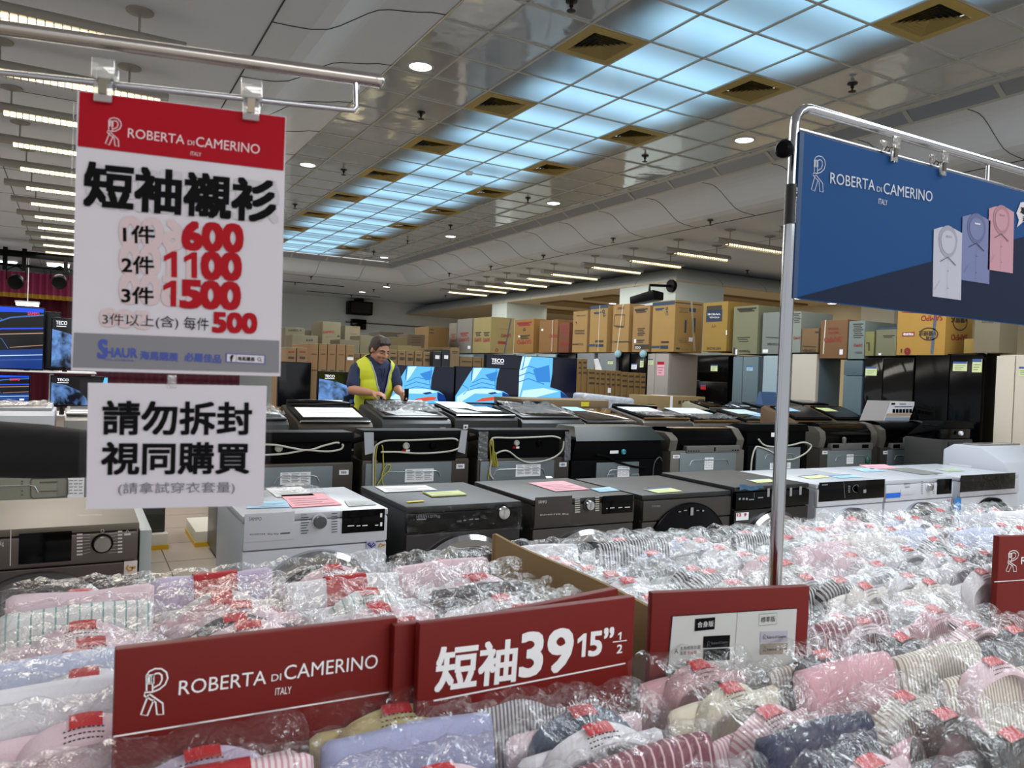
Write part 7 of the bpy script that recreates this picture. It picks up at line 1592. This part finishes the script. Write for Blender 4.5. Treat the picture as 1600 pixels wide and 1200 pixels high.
vt = [(ch+Vector((0, 0, .05)), (.165, .1, .16)), (ch-Vector((0, 0, .06)), (.155, .105, .17)), ((ch+pe)/2, (.145, .1, .17)), (pe+Vector((0, 0, .04)), (.162, .112, .12))]
mb = MB()
for c_, q in vt: mb.ell(c_, [q[0]+.026, q[1]+.028, q[2]+.022], 22, tax)
for k in ('L', 'R'):
    a_ = ch+Vector((0, 0, .135)); mb.capsule(a_, .094, a_.lerp(J['sh'+k], .62), .086)
o = remesh(mb, 'vest', YEL, t, .008, 5)
bm = bmesh.new(); bm.from_mesh(o.data); kill = []
org_ = t.location
def gap(z): return .012+max(0, (z-(ch.z-.2)))*.26
for fc in bm.faces:
    p = fc.calc_center_median()+org_; d = p-ch; a_, b_ = d.dot(tr), d.dot(fw)
    if (b_ > 0 and abs(a_) < gap(p.z)) or abs(a_) > .178+.03*max(0, (ch.z-.05-p.z))*3 and p.z > ch.z-.12 or p.z < pe.z-.03 or (p-J['neck']).length < .088 and p.z > J['neck'].z-.02: kill.append(fc)
bmesh.ops.delete(bm, geom=kill, context='FACES'); bm.to_mesh(o.data); bm.free()
sd = o.modifiers.new('s', 'SOLIDIFY'); sd.thickness = .004; sd.offset = 1
PIPE = mat('vest_piping', '#a9b0b4', .4)
V_ = [v.co+org_ for v in o.data.vertices]
for s in (1, -1):
    pts = []
    for i in range(16):
        z = pe.z+.0+(ch.z+.17-pe.z)*i/15
        cand = [p for p in V_ if abs(p.z-z) < .02 and (p-ch).dot(fw) > 0 and abs((p-ch).dot(tr)*s-gap(p.z)) < .02]
        if cand: pts.append(max(cand, key=lambda p: (p-ch).dot(fw))+fw*.004)
    if len(pts) > 3: MB().tube(pts, .0065, 6).build('vest_piping', PIPE, t, smooth=60)
mb = MB(); n0 = J['neck']
mb.tube([n0+tr*.05+fw*.03, ch+fw*.128+Vector((0, 0, .09))+tr*.02, ch+fw*.135+Vector((0, 0, -.03)), ch+fw*.128+Vector((0, 0, .09))-tr*.02, n0-tr*.05+fw*.03], .003, 6); mb.build('lanyard', BLACK, t, smooth=60)
q = J['wrL']+J['hdL'].normalized()*.09
solo(MB().box(q.x-.02, q.x+.02, q.y-.03, q.y-.02, q.z-.02, q.z+.1), 'phone', BLACK, 'dark phone held in the hand of the person in the yellow vest', 'phone', bevel=.004)
q = J3(588, 526, 13.4); mb = MB(); rr = random.Random(4); mb.grid(lambda u, v: (q.x-.1+.2*u, 13.7+.16*(v-.5), q.z-.07+.05*sin(pi*u)*sin(pi*v)+rr.uniform(0, .02)), 12, 8)
solo(mb, 'plastic_bag', PAPER, 'white plastic bag on the carton above the head of the worker', 'bag', smooth=60)

# the reaching sleeve at the left edge belongs to someone standing beside the table
el = atD(-40, 700, 1.52); wr = atD(190, 712, 1.5); sh = atD(-235, 668, 1.75)
side = Vector((-1, .12, 0)).normalized()
ch = Vector((sh.x-.19, sh.y+.03, sh.z-.13)); pe = Vector((ch.x-.01, ch.y+.03, .93))
J = dict(head=ch+Vector((.02, -.03, .43)), neck=ch+Vector((0, 0, .2)), chest=ch, pelvis=pe, side=side,
         shL=sh, elL=el, wrL=wr, hdL=atD(330, 722, 1.46)-wr, hnL=Vector((0, .1, -1)), thL=1,
         shR=ch+Vector((-.19, .02, .13)), elR=ch+Vector((-.25, .05, -.15)), wrR=ch+Vector((-.22, -.1, -.36)), hdR=Vector((0, -.3, -1)), hnR=Vector((1, 0, 0)), thR=1,
         knL=Vector((pe.x+.1, pe.y-.03, .5)), anL=Vector((pe.x+.11, pe.y+.02, .09)), knR=Vector((pe.x-.1, pe.y-.03, .5)), anR=Vector((pe.x-.11, pe.y+.02, .09)))
t = thing('person', 'person at the left edge whose black sleeve reaches in behind the notice', 'person', (pe.x, pe.y, 0))
figure(t, J, Vector((.35, -.9, -.3)), SKIN, mat('hair_black', '#15110f', .6), mat('jacket_black', '#0d0d0f', .85, bump=.3, bscale=9), mat('trousers_dark', '#191a20', .8), BLACK, sleeve=2)
